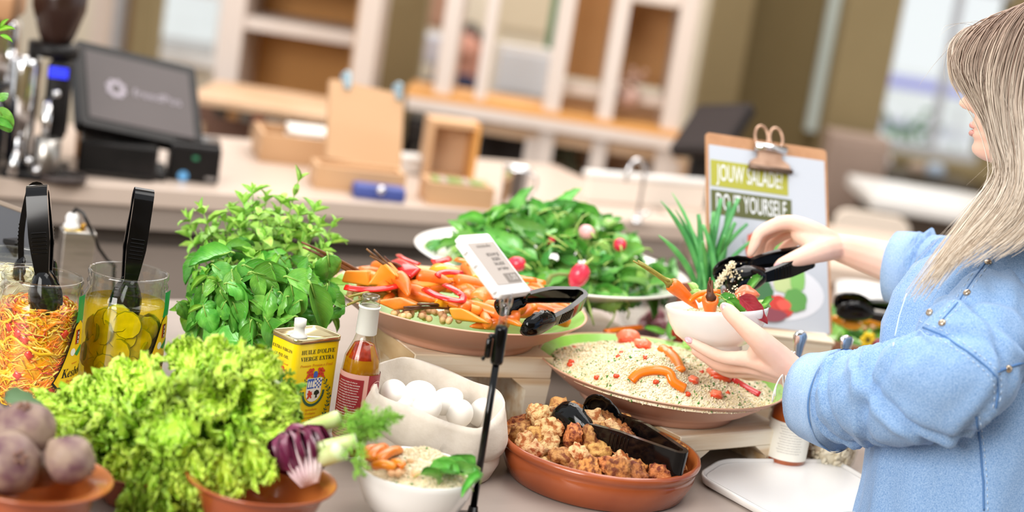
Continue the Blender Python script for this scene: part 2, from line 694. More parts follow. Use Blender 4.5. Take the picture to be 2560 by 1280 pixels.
# windows
YW = 9.0
def window(name, tl, br, y, mull, m_frame, fw=0.05, n_h=0):
    a, b = ony(tl[0], tl[1], y), ony(br[0], br[1], y)
    x0, x1, z0, z1 = a.x, b.x, b.z, a.z
    bm = BM()
    for c, s in ((((x0 + x1) / 2, y, z0 + fw / 2), (x1 - x0, 0.08, fw)), (((x0 + x1) / 2, y, z1 - fw / 2), (x1 - x0, 0.08, fw)),
                 ((x0 + fw / 2, y, (z0 + z1) / 2), (fw, 0.08, z1 - z0 - 2 * fw)), ((x1 - fw / 2, y, (z0 + z1) / 2), (fw, 0.08, z1 - z0 - 2 * fw))):
        box(bm, s, c)
    fr = obj(name, bm, m_frame, smooth=False)
    struct(fr)
    for k in range(mull):
        x = x0 + (x1 - x0) * (k + 1) / (mull + 1)
        obj('mullion', box(BM(), (fw * 0.7, 0.07, z1 - z0 - 2 * fw), (x, y, (z0 + z1) / 2)), m_frame, fr, smooth=False)
    for k in range(mull + 1):
        xa = x0 + (x1 - x0) * k / (mull + 1) + fw * 0.55
        xb = x0 + (x1 - x0) * (k + 1) / (mull + 1) - fw * 0.55
        obj('pane', box(BM(), (xb - xa, 0.006, z1 - z0 - 2 * fw), ((xa + xb) / 2, y, (z0 + z1) / 2)), M_glass, fr, smooth=False)
    return fr, (x0, x1, z0, z1)


wf, wr = window('window_1', (2250, -70), (2478, 415), YW, 1, mat('grey_window_frame', '#c9cdd6', rough=0.5))
obj('window_sill', rot_slab(BM(), wr[0] - 0.1, wr[1] + 0.1, YW - 0.22, YW + 0.1, wr[2] - 0.07, wr[2] + 0.0), M_olive, wf, smooth=False)
struct(obj('wall_below_window', rot_slab(BM(), wr[0] - 0.6, wr[1] + 2.0, YW + 0.02, YW + 0.2, 0, wr[2] - 0.07), M_olive_d, smooth=False))
struct(obj('wall_above_window', rot_slab(BM(), wr[0] - 0.6, wr[1] + 2.0, YW + 0.02, YW + 0.2, wr[3], 3.7), M_olive, smooth=False))
# outside the window: pavement, a pale shop front with a violet awning, two clipped plants
struct(obj('ground_outside', rot_slab(BM(), -14, 20, 9.3, 30, -0.14, -0.04), mat('pale_paving', '#f6f6f3', rough=0.8, col2='#efefec', scale=2), smooth=False))
_a = ony(2240, 205, 19)
sh = thing('market_stall', 'low white market stall with violet awning outside the window', 'stall', (ony(2330, 200, 19).x, 19, -0.04))
obj('awning', rot_slab(BM(), -1.6, 0.4, -0.3, 0.9, _a.z - 0.0, _a.z + 0.06), mat('violet_awning', '#a9a7ee', rough=0.7), sh, smooth=False)
for k in range(4):
    obj('post', rot_slab(BM(), -1.55 + (k % 2) * 1.85, -1.5 + (k % 2) * 1.85, -0.2 + (k // 2) * 0.9, -0.15 + (k // 2) * 0.9, 0, _a.z - 0.1), M_white, sh, smooth=False)
for k, (px, py) in enumerate(((2232, 345), (2292, 365))):
    c = on(px, py + 40, 0.55)
    c = ony(px, py, 10.2 + k * 0.5)
    t = thing('window_plant', ['leafy green plant outside the window, beside the olive column', 'leafy green plant outside the window, nearer the blonde hair'][k], 'plant', (c.x, c.y, -0.04))
    b2 = BM()
    tube(b2, [(0, 0, 0), (0, 0, c.z - 0.1)], [0.03, 0.015], 8)
    obj('stem', b2, mat('bark', '#6a5a44', rough=0.8), t)
    b2 = BM()
    rs = random.Random(k)
    for q in range(60):
        p = V((rs.gauss(0, 0.09), rs.gauss(0, 0.09), c.z + rs.gauss(0, 0.13)))
        u = V((rs.gauss(0, 1), rs.gauss(0, 1), rs.gauss(0, 1))).normalized()
        w = u.orthogonal().normalized()
        n4 = [p - u * 0.05, p + w * 0.02, p + u * 0.05, p - w * 0.02]
        b2.faces.new([b2.verts.new(x) for x in n4])
    obj('foliage', b2, mat('street_leaf', '#5da04e', rough=0.6), t)
w2, wr2 = window('window_2', (372, -60), (560, 175), 9.2, 0, M_white, fw=0.06)
struct(obj('wall_below_window_2', rot_slab(BM(), wr2[0] - 0.4, wr2[1] + 0.3, 9.24, 9.4, 0, wr2[2]), M_ivory, smooth=False))

# ------------------------------------------------------------------ tall wooden cabinet at the back
YC = 6.4
cab = thing('wall_cupboard', 'tall open amber plywood cupboard in a pale frame behind the black till', 'cupboard', (ony(735, 200, YC).x, YC, 0))
def rel(bm, par):
    for v in bm.verts:
        v.co -= par.location
    return bm


obj('upright', rel(wpost(BM(), 572, 120, YC - 0.02, 58, 0.42, 0, 3.0), cab), M_whitewood, cab, smooth=False)
obj('upright', rel(wpost(BM(), 905, 60, YC - 0.02, 30, 0.42, 0, 3.0), cab), M_palewood, cab, smooth=False)
obj('back_panel', rel(wrect(BM(), (600, -90), (892, 330), YC + 0.38, 0.02), cab), M_amber, cab, smooth=False)
obj('shelf', rel(wrect(BM(), (596, 38), (893, 116), YC, 0.38), cab), M_whitewood, cab, smooth=False)
obj('shelf', rel(wrect(BM(), (560, -75), (905, -40), YC, 0.38), cab), M_whitewood, cab, smooth=False)

# wooden bench with clutter in front of it
bn = thing('wooden_bench', 'pale wooden work bench in front of the amber cupboard', 'table', (ony(640, 270, 5.6).x, 5.6, 0))
obj('bench_top', rel(wrect(BM(), (468, 236), (812, 312), 5.6, 0.5, bev=0.004), bn), M_palewood, bn, smooth=False)
for px in (500, 640, 775):
    obj('leg', rel(wpost(BM(), px, 300, 5.64, 18, 0.06, 0, ony(px, 300, 5.6).z - 0.02), bn), M_palewood, bn, smooth=False)
obj('back_shelf', rel(wrect(BM(), (470, 240), (800, 420), 6.05, 0.03), bn), mat('brown_stained_board', '#6b4a3a', rough=0.6, col2='#7a5644', scale=3), bn, smooth=False)
topz = None
rs = random.Random(5)
for k, (px, py, w, h, c, nm, lb) in enumerate((
        (556, 240, 34, 26, '#4a453e', 'box', 'small dark carton on the pale work bench'),
        (588, 238, 30, 20, '#cf9a63', 'box', 'small tan carton on the pale work bench'),
        (622, 246, 40, 24, '#8a8379', 'box', 'low grey carton on the pale work bench'),
        (648, 246, 30, 22, '#c0705c', 'box', 'small brick red carton on the pale work bench'),
        (690, 262, 44, 14, '#e6ddd2', 'box', 'flat white carton on the pale work bench'))):
    y = 5.66
    p = ony(px, py, y)
    zt = ony(px, 262 + (px - 556) * 0.14, 5.6).z
    s = mpp(p)
    bm = box(BM(), (w * s, 0.12, h * s), (p.x, y + 0.06, 0), bev=0.004)
    box(bm, (w * s * 0.25, 0.122, h * s * 1.002), (p.x, y + 0.06, 0))
    zb = max(v.co.z for v in bn.children[0].data.vertices)
    for v in bm.verts:
        v.co.z += zb + h * s / 2
    tag(obj('storage_carton', bm, mat('carton_%s' % c[1:], c, rough=0.7), smooth=False), lb, nm)

# white-washed shelving partition
YS = 6.0
sp = thing('shelving_partition', 'tall whitewashed pine shelving partition with amber backs across the hall', 'shelf', (ony(1380, 250, YS).x, YS, 0))
for px, py, w in ((916, 100, 52), (1116, 150, 42), (1218, 120, 28), (1397, 150, 42), (1537, 140, 38), (1703, 150, 44)):
    obj('upright', rel(wpost(BM(), px, py, YS, w, 0.30 if w > 30 else 0.06, 0, 3.1), sp), M_whitewood, sp, smooth=False)
def railbox(p0, p1, h, y, th, m, name):
    a, b = ony(p0[0], p0[1], y), ony(p1[0], p1[1], y)
    z = (a.z + b.z) / 2
    hh = h * mpp(a)
    return obj(name, rel(box(BM(), (b.x - a.x, th, hh), ((a.x + b.x) / 2, y + th / 2, z)), sp), m, sp, smooth=False)


railbox((1015, 264), (1705, 356), 30, YS - 0.03, 0.36, M_whitewood, 'rail')
railbox((1100, 306), (1705, 392), 30, YS + 0.02, 0.30, M_palewood, 'lower_rail')
railbox((1012, 240), (1702, 332), 18, YS - 0.02, 0.33, M_amber, 'shelf_board')
railbox((1400, 215), (1700, 262), 24, YS + 0.12, 0.06, M_whitewood, 'cross_rail')
for tl, br in (((1421, -60), (1520, 206)), ((1562, 0), (1680, 224))):
    obj('amber_back', rel(wrect(BM(), tl, br, YS + 0.31, 0.02), sp), M_amber_d, sp, smooth=False)
for tl, br in (((1400, 232), (1500, 292)), ((1536, 250), (1672, 312))):
    obj('pale_back', rel(wrect(BM(), tl, br, YS + 0.31, 0.02), sp), M_palewood, sp, smooth=False)
obj('top_rail', rel(wrect(BM(), (1570, -30), (1725, 22), YS + 0.02, 0.28), sp), M_whitewood, sp, smooth=False)
# lower carcass with its openings
for px, py, w in ((1322, 390, 26), (1490, 430, 34), (1668, 470, 40)):
    obj('lower_post', rel(wpost(BM(), px, py, YS + 0.015, w, 0.29, 0, ony(px, 345 + (px - 1322) * 0.16, YS).z), sp), M_whitewood, sp, smooth=False)
obj('lower_back', rel(wrect(BM(), (1330, 340), (1700, 560), YS + 0.33, 0.02), sp), M_palewood, sp, smooth=False)
obj('lower_shelf', rel(wrect(BM(), (1335, 445), (1690, 532), YS + 0.03, 0.28), sp), M_whitewood, sp, smooth=False)
obj('crossbar', rel(wrect(BM(), (1345, 408), (1690, 490), YS + 0.26, 0.05), sp), mat('pine_brown', '#b38d68', rough=0.6), sp, smooth=False)

# things behind or on the partition
def wthing(name, label, cat, tl, br, y, th, m, bev=0.004):
    return tag(obj(name, wrect(BM(), tl, br, y, th, bev=bev), m, smooth=False), label, cat)


def panelled(name, label, cat, tl, br, y, th, m, m2, inset=0.12, legs=True):
    a, b = ony(tl[0], tl[1], y), ony(br[0], br[1], y)
    w, h = b.x - a.x, a.z - b.z
    t = thing(name, label, cat, ((a.x + b.x) / 2, y, b.z))
    obj('panel', box(BM(), (w, th, h), (0, th / 2, h / 2), 0.004), m, t, smooth=False)
    k = min(w, h) * inset
    obj('inlay', box(BM(), (w - 2 * k, 0.012, h - 2 * k), (0, -0.006, h / 2), 0.004), m2, t, smooth=False)
    if legs and b.z > 0.05:
        for sx in (-0.8, 0.8):
            obj('leg', box(BM(), (0.05, min(th, 0.05), b.z), (sx * w / 2, th / 2, -b.z / 2)), m, t, smooth=False)
    return t


panelled('notice_panel', 'pale blue white notice panel standing behind the shelving partition', 'panel', (1243, 105), (1386, 262), 6.9, 0.05, M_white, mat('pale_ice', '#eef4fb', rough=0.6, col2='#e6eef7', scale=2))
panelled('lilac_panel', 'dim lilac panel between the olive column and the first partition upright', 'panel', (1040, 78), (1112, 165), 8.6, 0.05, M_lilac, mat('lilac', '#c9c3c9', rough=0.7))
panelled('brown_panel', 'tall rosy brown panel at the far wall beside the olive column', 'panel', (1052, -60), (1128, 78), 9.0, 0.05, mat('rosy_brown', '#b08a72', rough=0.7), mat('rosy_brown_b', '#a98068', rough=0.7))
panelled('cream_panel', 'large cream board high on the far wall behind the partition', 'panel', (1250, -60), (1392, 108), 8.8, 0.05, mat('cream_board', '#e6d8bc', rough=0.7), mat('cream_board_b', '#dcccb0', rough=0.7))
t = thing('green_banner', 'narrow green banner hanging on the far wall behind the partition', 'banner', ony(1385, 55, 7.6))
s = mpp(t.location)
obj('cloth', box(BM(), (24 * s, 0.012, 150 * s), (0, 0, 0), 0.003), mat('banner_green', '#3f8a5e', rough=0.7, col2='#357a52', scale=5), t, smooth=False)
b2 = BM(); tube(b2, [(-16 * s, 0, 76 * s), (16 * s, 0, 76 * s)], 0.012, 8); obj('rod', b2, M_steel, t)
b2 = BM(); tube(b2, [(0, 0, 76 * s), (0, 0, 76 * s + 1.0)], 0.004, 6); obj('cord', b2, M_steel, t)
panelled('opening_shade', 'black panel standing for the shade in the opening under the partition rail', 'panel', (1018, 290), (1078, 372), 6.5, 0.3, M_black, mat('dark_brown_panel', '#241b16', rough=0.5))  # shade of the opening under the rail, built as a black panel
panelled('opening_shade_wide', 'wide black panel standing for the shaded opening under the partition rail beside the open box', 'cabinet', (1122, 296), (1345, 440), 6.36, 0.3, M_black, mat('dark_brown_panel', '#241b16', rough=0.5), 0.2)  # wider dark opening: its shade put in as a black panel
panelled('olive_chair_back', 'dark olive seat back inside the lower partition', 'chair', (1362, 348), (1438, 416), 6.15, 0.05, mat('olive_felt', '#4b4a34', rough=0.9), mat('olive_felt_b', '#45442f', rough=0.9))
# silver kettle-like shape beneath the rail
c = ony(1268, 318, 6.2)
s = mpp(c)
b2 = BM(); lathe(b2, [(0, -24 * s), (22 * s, -22 * s), (24 * s, 0), (14 * s, 18 * s), (8 * s, 24 * s), (0, 24 * s)], 24)
t = thing('steel_lamp', 'grey metal bowl shape hanging under the partition rail', 'lamp', c)
obj('shade', b2, mat('grey_lamp', '#8f96a6', rough=0.3, metal=0.6), t)
b2 = BM(); tube(b2, [(0, 0, 24 * s), (0, 0, 60 * s)], 0.008, 6); obj('cord', b2, M_black, t)
# pot with pinkish dried flowers on the shelf board
c = ony(1572, 262, 6.02)
s = mpp(c)
t = thing('dried_flower_pot', 'rosy pot of dried flowers standing on the partition shelf', 'plant', (c.x, c.y + 0.05, c.z - 6 * s))
b2 = BM(); lathe(b2, [(0, 0), (20 * s, 0), (26 * s, 46 * s), (22 * s, 46 * s), (17 * s, 6 * s), (0, 6 * s)], 24); obj('pot', b2, mat('rosy_pot', '#c39f92', rough=0.6), t)
rs = random.Random(3)
b2 = BM()
for k in range(26):
    blob(b2, (rs.gauss(0, 14 * s), rs.gauss(0, 10 * s), 66 * s + rs.gauss(0, 16 * s)), (9 * s, 9 * s, 8 * s), 1, 0.3, 3, k)
obj('flower_head', b2, mat('dusty_pink', '#c7a596', rough=0.9, col2='#a27b62', scale=30), t)

# man far behind the partition: dark hair, navy jacket
def far_person(px, py, y, label, shirt, hairc, face_h):
    p = ony(px, py, y)
    t = thing('person', label, 'person', (p.x, p.y, 0))
    hz = p.z
    bm = BM()
    blob(bm, (0, 0, hz), (0.078, 0.095, 0.115), 3)
    tube(bm, [(0, 0, hz - 0.2), (0, 0, hz - 0.08)], [0.06, 0.05], 10)
    for sx in (-1, 1):
        tube(bm, [(sx * 0.18, 0, hz - 0.26), (sx * 0.25, -0.02, hz - 0.52), (sx * 0.2, -0.2, hz - 0.72), (sx * 0.19, -0.28, hz - 0.74)], [0.035, 0.035, 0.03, 0.03], 8)
    tube(bm, [(0, 0.0, 0.9), (0, 0, hz - 0.26)], [0.075, 0.075], 10)
    for sx in (-1, 1):
        tube(bm, [(sx * 0.09, 0, 0.06), (sx * 0.09, 0, 0.95)], [0.045, 0.08], 8)
    tube(bm, [(0, -0.09, hz + 0.02), (0, -0.115, hz - 0.025), (0, -0.09, hz - 0.03)], 0.012, 6)
    bd = obj('body', bm, mat('ruddy_skin', '#d29a85', rough=0.6, col2='#c98d79', scale=20), t)
    rm = bd.modifiers.new('fuse', 'REMESH'); rm.mode = 'VOXEL'; rm.voxel_size = 0.012; rm.use_smooth_shade = True
    bm = BM()
    R = []
    for z, a, b in ((hz - 0.85, 0.17, 0.12), (hz - 0.6, 0.18, 0.13), (hz - 0.32, 0.21, 0.125), (hz - 0.2, 0.19, 0.10), (hz - 0.13, 0.085, 0.085)):
        R.append([(a * cos(2 * pi * i / 20), b * sin(2 * pi * i / 20), z) for i in range(20)])
    loft(bm, R)
    for sx in (-1, 1):
        tube(bm, [(sx * 0.18, 0, hz - 0.21), (sx * 0.255, -0.02, hz - 0.52), (sx * 0.215, -0.17, hz - 0.70)], [0.075, 0.065, 0.05], 10)
    obj('jacket', bm, shirt, t)
    bm = BM()
    for sx in (-1, 1):
        tube(bm, [(sx * 0.09, 0, 0.05), (sx * 0.095, 0, 0.5), (sx * 0.09, 0, hz - 0.8)], [0.075, 0.085, 0.11], 10)
    obj('trousers', bm, mat('dark_trousers', '#2a2c38', rough=0.8), t)
    bm = BM()
    blob(bm, (0, 0.025, hz + 0.035), (0.088, 0.098, 0.105), 3, 0.08, 5)
    obj('hair', bm, hairc, t)
    bm = BM()
    for sx in (-1, 1):
        box(bm, (0.09, 0.25, 0.07), (sx * 0.09, -0.05, 0.035), 0.025)
    obj('shoe', bm, M_black, t, smooth=False)
    return t


far_person(1166, 122, 9.2, 'person in a navy jacket standing far behind the partition', mat('navy_cloth', '#1c2444', rough=0.8, col2='#1c2240', scale=8), mat('dark_hair', '#2c2220', rough=0.6), 0.24)

# white table and chair near the window
t = thing('white_table', 'white topped table below the bright window', 'table', (ony(2290, 500, 6.6).x, 6.6, 0))
a, b = ony(2150, 478, 6.6), ony(2420, 546, 6.6)
zt = (a.z + b.z) / 2
tw = b.x - a.x
obj('table_top', box(BM(), (tw + 0.5, 0.6, 0.05), (0.3, 0.3, zt - 0.02), 0.006), M_white, t, smooth=False)
obj('apron', box(BM(), (tw + 0.4, 0.5, 0.10), (0.3, 0.3, zt - 0.0955)), mat('dark_apron', '#4a3c30', rough=0.6), t, smooth=False)
for sx in (-tw / 2 + 0.06, tw / 2 + 0.46):
    for sy in (0.1, 0.5):
        obj('leg', box(BM(), (0.06, 0.06, zt - 0.145), (sx, sy, (zt - 0.145) / 2)), M_black, t, smooth=False)
obj('back_panel', box(BM(), (tw + 0.4, 0.03, zt - 0.3), (0.3, 0.54, (zt - 0.3) / 2 + 0.12)), mat('dark_brown_panel', '#241b16', rough=0.5), t, smooth=False)
t = thing('white_chair', 'pale rounded chair back in front of the white table', 'chair', (ony(2180, 560, 5.95).x, 5.95, 0))
a, b = ony(2085, 535, 5.95), ony(2262, 612, 5.95)
bm = BM()
slab(bm, rrect(b.x - a.x, a.z - b.z + 0.05, 0.05), -0.02, 0.02)
for v in bm.verts:
    v.co = V((v.co.x, v.co.z, v.co.y + (a.z + b.z) / 2))
obj('backrest', bm, mat('cream_shell', '#e7d9ca', rough=0.5), t, smooth=False)
bm = BM(); box(bm, (b.x - a.x, 0.42, 0.04), (0, -0.23, 0.46), 0.015); obj('seat', bm, mat('cream_shell', '#e7d9ca', rough=0.5), t, smooth=False)
for sx in (-0.07, 0.07):
    for sy in (-0.4, -0.02):
        bm = BM(); tube(bm, [(sx * 1.2, sy, 0), (sx, sy, 0.46 if sy < -0.1 else b.z)], 0.012, 8); obj('leg', bm, M_steel, t)
panelled('sideboard', 'low rosy grey sideboard standing against the olive window column', 'sideboard', (2080, 330), (2188, 560), 7.36, 0.2, mat('rosy_grey', '#a28d80', rough=0.6), mat('rosy_grey_b', '#9c877a', rough=0.6), 0.1)
panelled('window_bench', 'dark bench with pale clutter under the bright window', 'bench', (2190, 432), (2440, 500), 8.3, 0.4, mat('bench_brown', '#4c4130', rough=0.7), mat('bench_brown_b', '#2e281f', rough=0.7), 0.15)
BENCHZ = ony(2190, 432, 8.3).z
for k, (px, py, r, c, lb) in enumerate(((2195, 428, 26, '#e9e2e4', 'white ball cushion on the window bench beside the column'), (2330, 462, 22, '#aebdd0', 'blue grey ball cushion on the window bench'), (2290, 440, 20, '#b9a493', 'beige ball cushion on the window bench'))):
    p = ony(px, py, 8.45)
    s = mpp(p)
    bm = BM(); blob(bm, (0, 0, 0), (r * s * 1.2, r * s, r * s * 0.9), 3, 0.06, 2, k)
    zb = ony(2315, 438, 8.3).z
    tag(obj('round_cushion', bm, mat('cushion_' + c[1:], c, rough=0.8), loc=(p.x, p.y, BENCHZ + r * s * 0.86)), lb, 'cushion')
# ================================================================== ON THE BACK COUNTER
def bcz(px, py):
    return on(px, py, BZ)


# --- black till with tilted screen
p = bcz(345, 445)
R27 = Matrix.Rotation(YAW, 4, 'Z')
till = thing('till', 'black touch screen till with a grey screen on the staff counter', 'till', p, YAW * 0.55)
s = mpp(p)
mw, w, h = quad_frame((188, 98), (452, 148), (231, 318), dep(p) + 0.0, 1.32, 1)
inv = till.matrix_basis.inverted()
inv = Matrix.Translation(till.location) @ Matrix.Rotation(YAW * 0.55, 4, 'Z')
inv = inv.inverted()
scr = obj('screen_housing', slab(BM(), rrect(w, h, 0.012), -0.035, 0.0), M_black, till, smooth=False)
scr.matrix_local = inv @ mw
g = obj('screen', slab(BM(), rrect(w * 0.86, h * 0.80, 0.004), 0.0005, 0.002), mat('till_screen_grey', '#4a4242', rough=0.4, spec=0.3, emit=0.06, col2='#4f4747', scale=3), scr, smooth=False)
bm = BM()
R1, R2 = h * 0.105, h * 0.05
vo, vi = [], []
for i in range(48):
    a = 2 * pi * i / 48
    k = 1.0 + 0.07 * (1 if (i // 3) % 2 else -1)
    vo.append(bm.verts.new((-w * 0.2 + R1 * k * cos(a), R1 * k * sin(a), 0.003)))
    vi.append(bm.verts.new((-w * 0.2 + R2 * cos(a), R2 * sin(a), 0.003)))
for i in range(48):
    bm.faces.new((vo[i], vo[(i + 1) % 48], vi[(i + 1) % 48], vi[i]))
M_scrprint = mat('screen_print', '#8f8690', rough=0.4, emit=0.15)
obj('screen_emblem', bm, M_scrprint, scr, smooth=False)
text_on('screen_text', 'freedPos', h * 0.13, M_scrprint, scr, Matrix.Translation((w * 0.14, 0, 0.003)), 1.15)
bm = BM()
box(bm, (0.17, 0.15, 0.02), (-0.02, 0.06, 0.01), 0.006)
box(bm, (0.13, 0.08, 0.10), (-0.02, 0.12, 0.07), 0.01)
obj('stand', bm, M_black, till, smooth=False)
# printer beside
p2 = bcz(482, 456)
s = mpp(p2)
t = thing('receipt_printer', 'black receipt printer with blue sticker beside the till', 'printer', p2, YAW * 0.55)
obj('housing', box(BM(), (126 * s, 0.13, 94 * s), (0, 0.065, 47 * s), 0.008, 2), M_black, t, smooth=False)
obj('cover', box(BM(), (122 * s, 0.10, 8 * s), (0, 0.065, 98 * s), 0.004), M_blackg, t, smooth=False)
bm = BM(); lathe(bm, [(0, 0), (13 * s, 0)], 24); q = obj('sticker', bm, mat('sticker_blue', '#5b9ccf', rough=0.5), t); q.matrix_local = Matrix.Translation((-26 * s, -0.002, 14 * s)) @ Matrix.Rotation(radians(90), 4, 'X')
obj('indicator', box(BM(), (14 * s, 0.004, 9 * s), (0, -0.002, 62 * s)), mat('indicator_green', '#2f7a55', rough=0.5), t, smooth=False)
obj('badge', box(BM(), (26 * s, 0.004, 7 * s), (42 * s, -0.002, 14 * s)), mat('badge_grey', '#8b8582', rough=0.5), t, smooth=False)
# base of the till: wide black box
q3 = inv @ bcz(290, 448)
s = mpp(p)
obj('base_box', box(BM(), (190 * s, 0.16, 86 * s), (q3.x, q3.y + 0.09, 43 * s), 0.006), M_black, till, smooth=False)
obj('base_lip', box(BM(), (160 * s, 0.012, 10 * s), (q3.x, q3.y + 0.004, 10 * s), 0.002), M_blackg, till, smooth=False)

# pale rounded frame with ribs behind the till (rack)
p = bcz(178, 408)
p = on(178, 408, BZ) + V((0.06, 0.12, 0))
s = mpp(p)
t = thing('dish_rack', 'pale rounded frame with grey green ribs behind the coffee grinder', 'rack', p, YAW * 0.4)
outer, innr = rrect(96 * s, 200 * s, 14 * s), rrect(68 * s, 166 * s, 8 * s)
bm = BM()
n = len(outer)
lay = []
for y in (-0.015, 0.015):
    lay.append(([bm.verts.new((x, y, z + 100 * s)) for x, z in outer], [bm.verts.new((x, y, z + 102 * s)) for x, z in innr]))
for i in range(n):
    j = (i + 1) % n
    (o0, i0), (o1, i1) = lay
    bm.faces.new((o0[i], o0[j], i0[j], i0[i])); bm.faces.new((o1[i], i1[i], i1[j], o1[j]))
    bm.faces.new((o0[i], o1[i], o1[j], o0[j])); bm.faces.new((i0[i], i0[j], i1[j], i1[i]))
obj('frame', bm, mat('cream_frame', '#e2cfbd', rough=0.5), t, smooth=False)
for k in range(9):
    obj('rib', box(BM(), (4.6 * s, 0.012, 168 * s), ((-30 + k * 7.5) * s, 0.0, 102 * s)), mat('sage_rib', '#a9a695', rough=0.6), t, smooth=False)
obj('backing', box(BM(), (70 * s, 0.004, 170 * s), (0, 0.012, 102 * s)), mat('pale_sage', '#c3beae', rough=0.7), t, smooth=False)
# orange-brown jar between grinder and till
p = on(165, 212, BZ + 0.16)
p = bcz(150, 405) + V((0.03, 0.1, 0))
s = mpp(p)
bm = BM(); lathe(bm, [(0, 0), (24 * s, 0), (26 * s, 40 * s), (26 * s, 230 * s), (20 * s, 256 * s), (0, 256 * s)], 24)
t = thing('amber_canister', 'amber canister with brown lid between grinder and till', 'canister', p)
obj('body', bm, mat('amber_can', '#c08a4a', rough=0.4, col2='#8f6538', scale=12), t)
bm = BM(); lathe(bm, [(0, 256.5 * s), (24 * s, 256.5 * s), (24 * s, 276 * s), (0, 278 * s)], 24); obj('lid', bm, mat('lid_brown', '#5a4130', rough=0.4), t)

# --- coffee grinder: hopper, chrome column, spouts
p = bcz(62, 440)
s = mpp(p)
gr = thing('coffee_grinder', 'chrome coffee grinder with dark bean hopper at the counter end', 'coffee grinder', p, radians(12))
M_hop = mat('smoked_hopper', '#3a2620', rough=0.22, col2='#2c1b16', scale=8)
bm = BM(); lathe(bm, [(0, 330 * s), (34 * s, 330 * s), (44 * s, 352 * s), (66 * s, 420 * s), (70 * s, 520 * s), (0, 522 * s)], 32, c=(38 * s, 0.06, 0)); obj('hopper', bm, M_hop, gr)
bm = BM(); lathe(bm, [(0, 300 * s), (62 * s, 300 * s), (62 * s, 332 * s), (0, 333 * s)], 32, c=(34 * s, 0.06, 0)); obj('collar', bm, M_black, gr)
bm = BM(); box(bm, (64 * s, 0.12, 284 * s), (-24 * s, 0.06, 156 * s), 0.02, 3); obj('column', bm, M_chrome, gr)
bm = BM(); box(bm, (56 * s, 0.11, 200 * s), (56 * s, 0.06, 195 * s), 0.012, 3); obj('motor_housing', bm, M_black, gr)
obj('display', box(BM(), (46 * s, 0.004, 26 * s), (56 * s, 0.002, 268 * s)), mat('blue_display', '#2a35e0', rough=0.3, emit=0.7), gr, smooth=False)
bm = BM(); tube(bm, [(38 * s, 0.0, 200 * s), (40 * s, -0.02, 150 * s), (40 * s, -0.02, 110 * s)], [12 * s, 12 * s, 9 * s], 14); obj('spout', bm, M_chrome, gr)
bm = BM(); lathe(bm, [(0, 0), (30 * s, 0), (34 * s, 6 * s), (34 * s, 86 * s), (30 * s, 88 * s), (30 * s, 10 * s), (0, 10 * s)], 24, c=(48 * s, -0.02, 20 * s)); obj('catch_cup', bm, M_steel, gr)
bm = BM(); box(bm, (150 * s, 0.2, 18 * s), (20 * s, 0.05, 9 * s), 0.006, 2); obj('base', bm, M_black, gr, smooth=False)
bm = BM(); tube(bm, [(-22 * s, -0.03, 90 * s), (-22 * s, -0.075, 60 * s), (-22 * s, -0.09, 20 * s)], [9 * s, 10 * s, 12 * s], 12); obj('steam_pipe', bm, M_chrome, gr)
for k, (x, z) in enumerate(((10, 50), (30, 28), (56, 216))):
    bm = BM(); blob(bm, (x * s, -0.05 if k < 2 else -0.0, z * s), 11 * s, 2); obj('knob', bm, M_chrome, gr)
# black knock-out drawer
t = thing('knock_box', 'low black knock box in front of the coffee grinder', 'box', bcz(150, 452), radians(20))
bm = BM(); lathe(bm, [(0, 0), (60 * s, 0), (64 * s, 6 * s), (64 * s, 20 * s), (58 * s, 20 * s), (56 * s, 8 * s), (0, 8 * s)], 28); obj('drum', bm, mat('brown_black', '#3a2e2a', rough=0.5), t)
bm = BM(); tube(bm, [(-60 * s, 0, 18 * s), (60 * s, 0, 18 * s)], 4 * s, 10); obj('bar', bm, M_black, t)
# dark machine at the very edge
p = bcz(0, 455) + V((-0.12, 0.0, 0))
t = thing('espresso_machine', 'dark blue black espresso machine cut off beside the grinder', 'coffee machine', p, radians(10))
bm = BM(); box(bm, (0.20, 0.3, 0.17), (0, 0.15, 0.085), 0.03, 3); obj('housing', bm, mat('midnight_enamel', '#0d1220', rough=0.2), t)
bm = BM(); box(bm, (0.205, 0.1, 0.16), (0, 0.2, 0.252), 0.02, 3); obj('boiler_cover', bm, M_chrome, t)
bm = BM(); box(bm, (0.20, 0.25, 0.06), (0, 0.17, 0.364), 0.01, 2); obj('cup_tray', bm, mat('wood_tan', '#b98a62', rough=0.5), t)
bm = BM(); tube(bm, [(0.06, -0.01, 0.15), (0.06, -0.02, 0.05)], 0.012, 10); obj('group_head', bm, M_chrome, t)

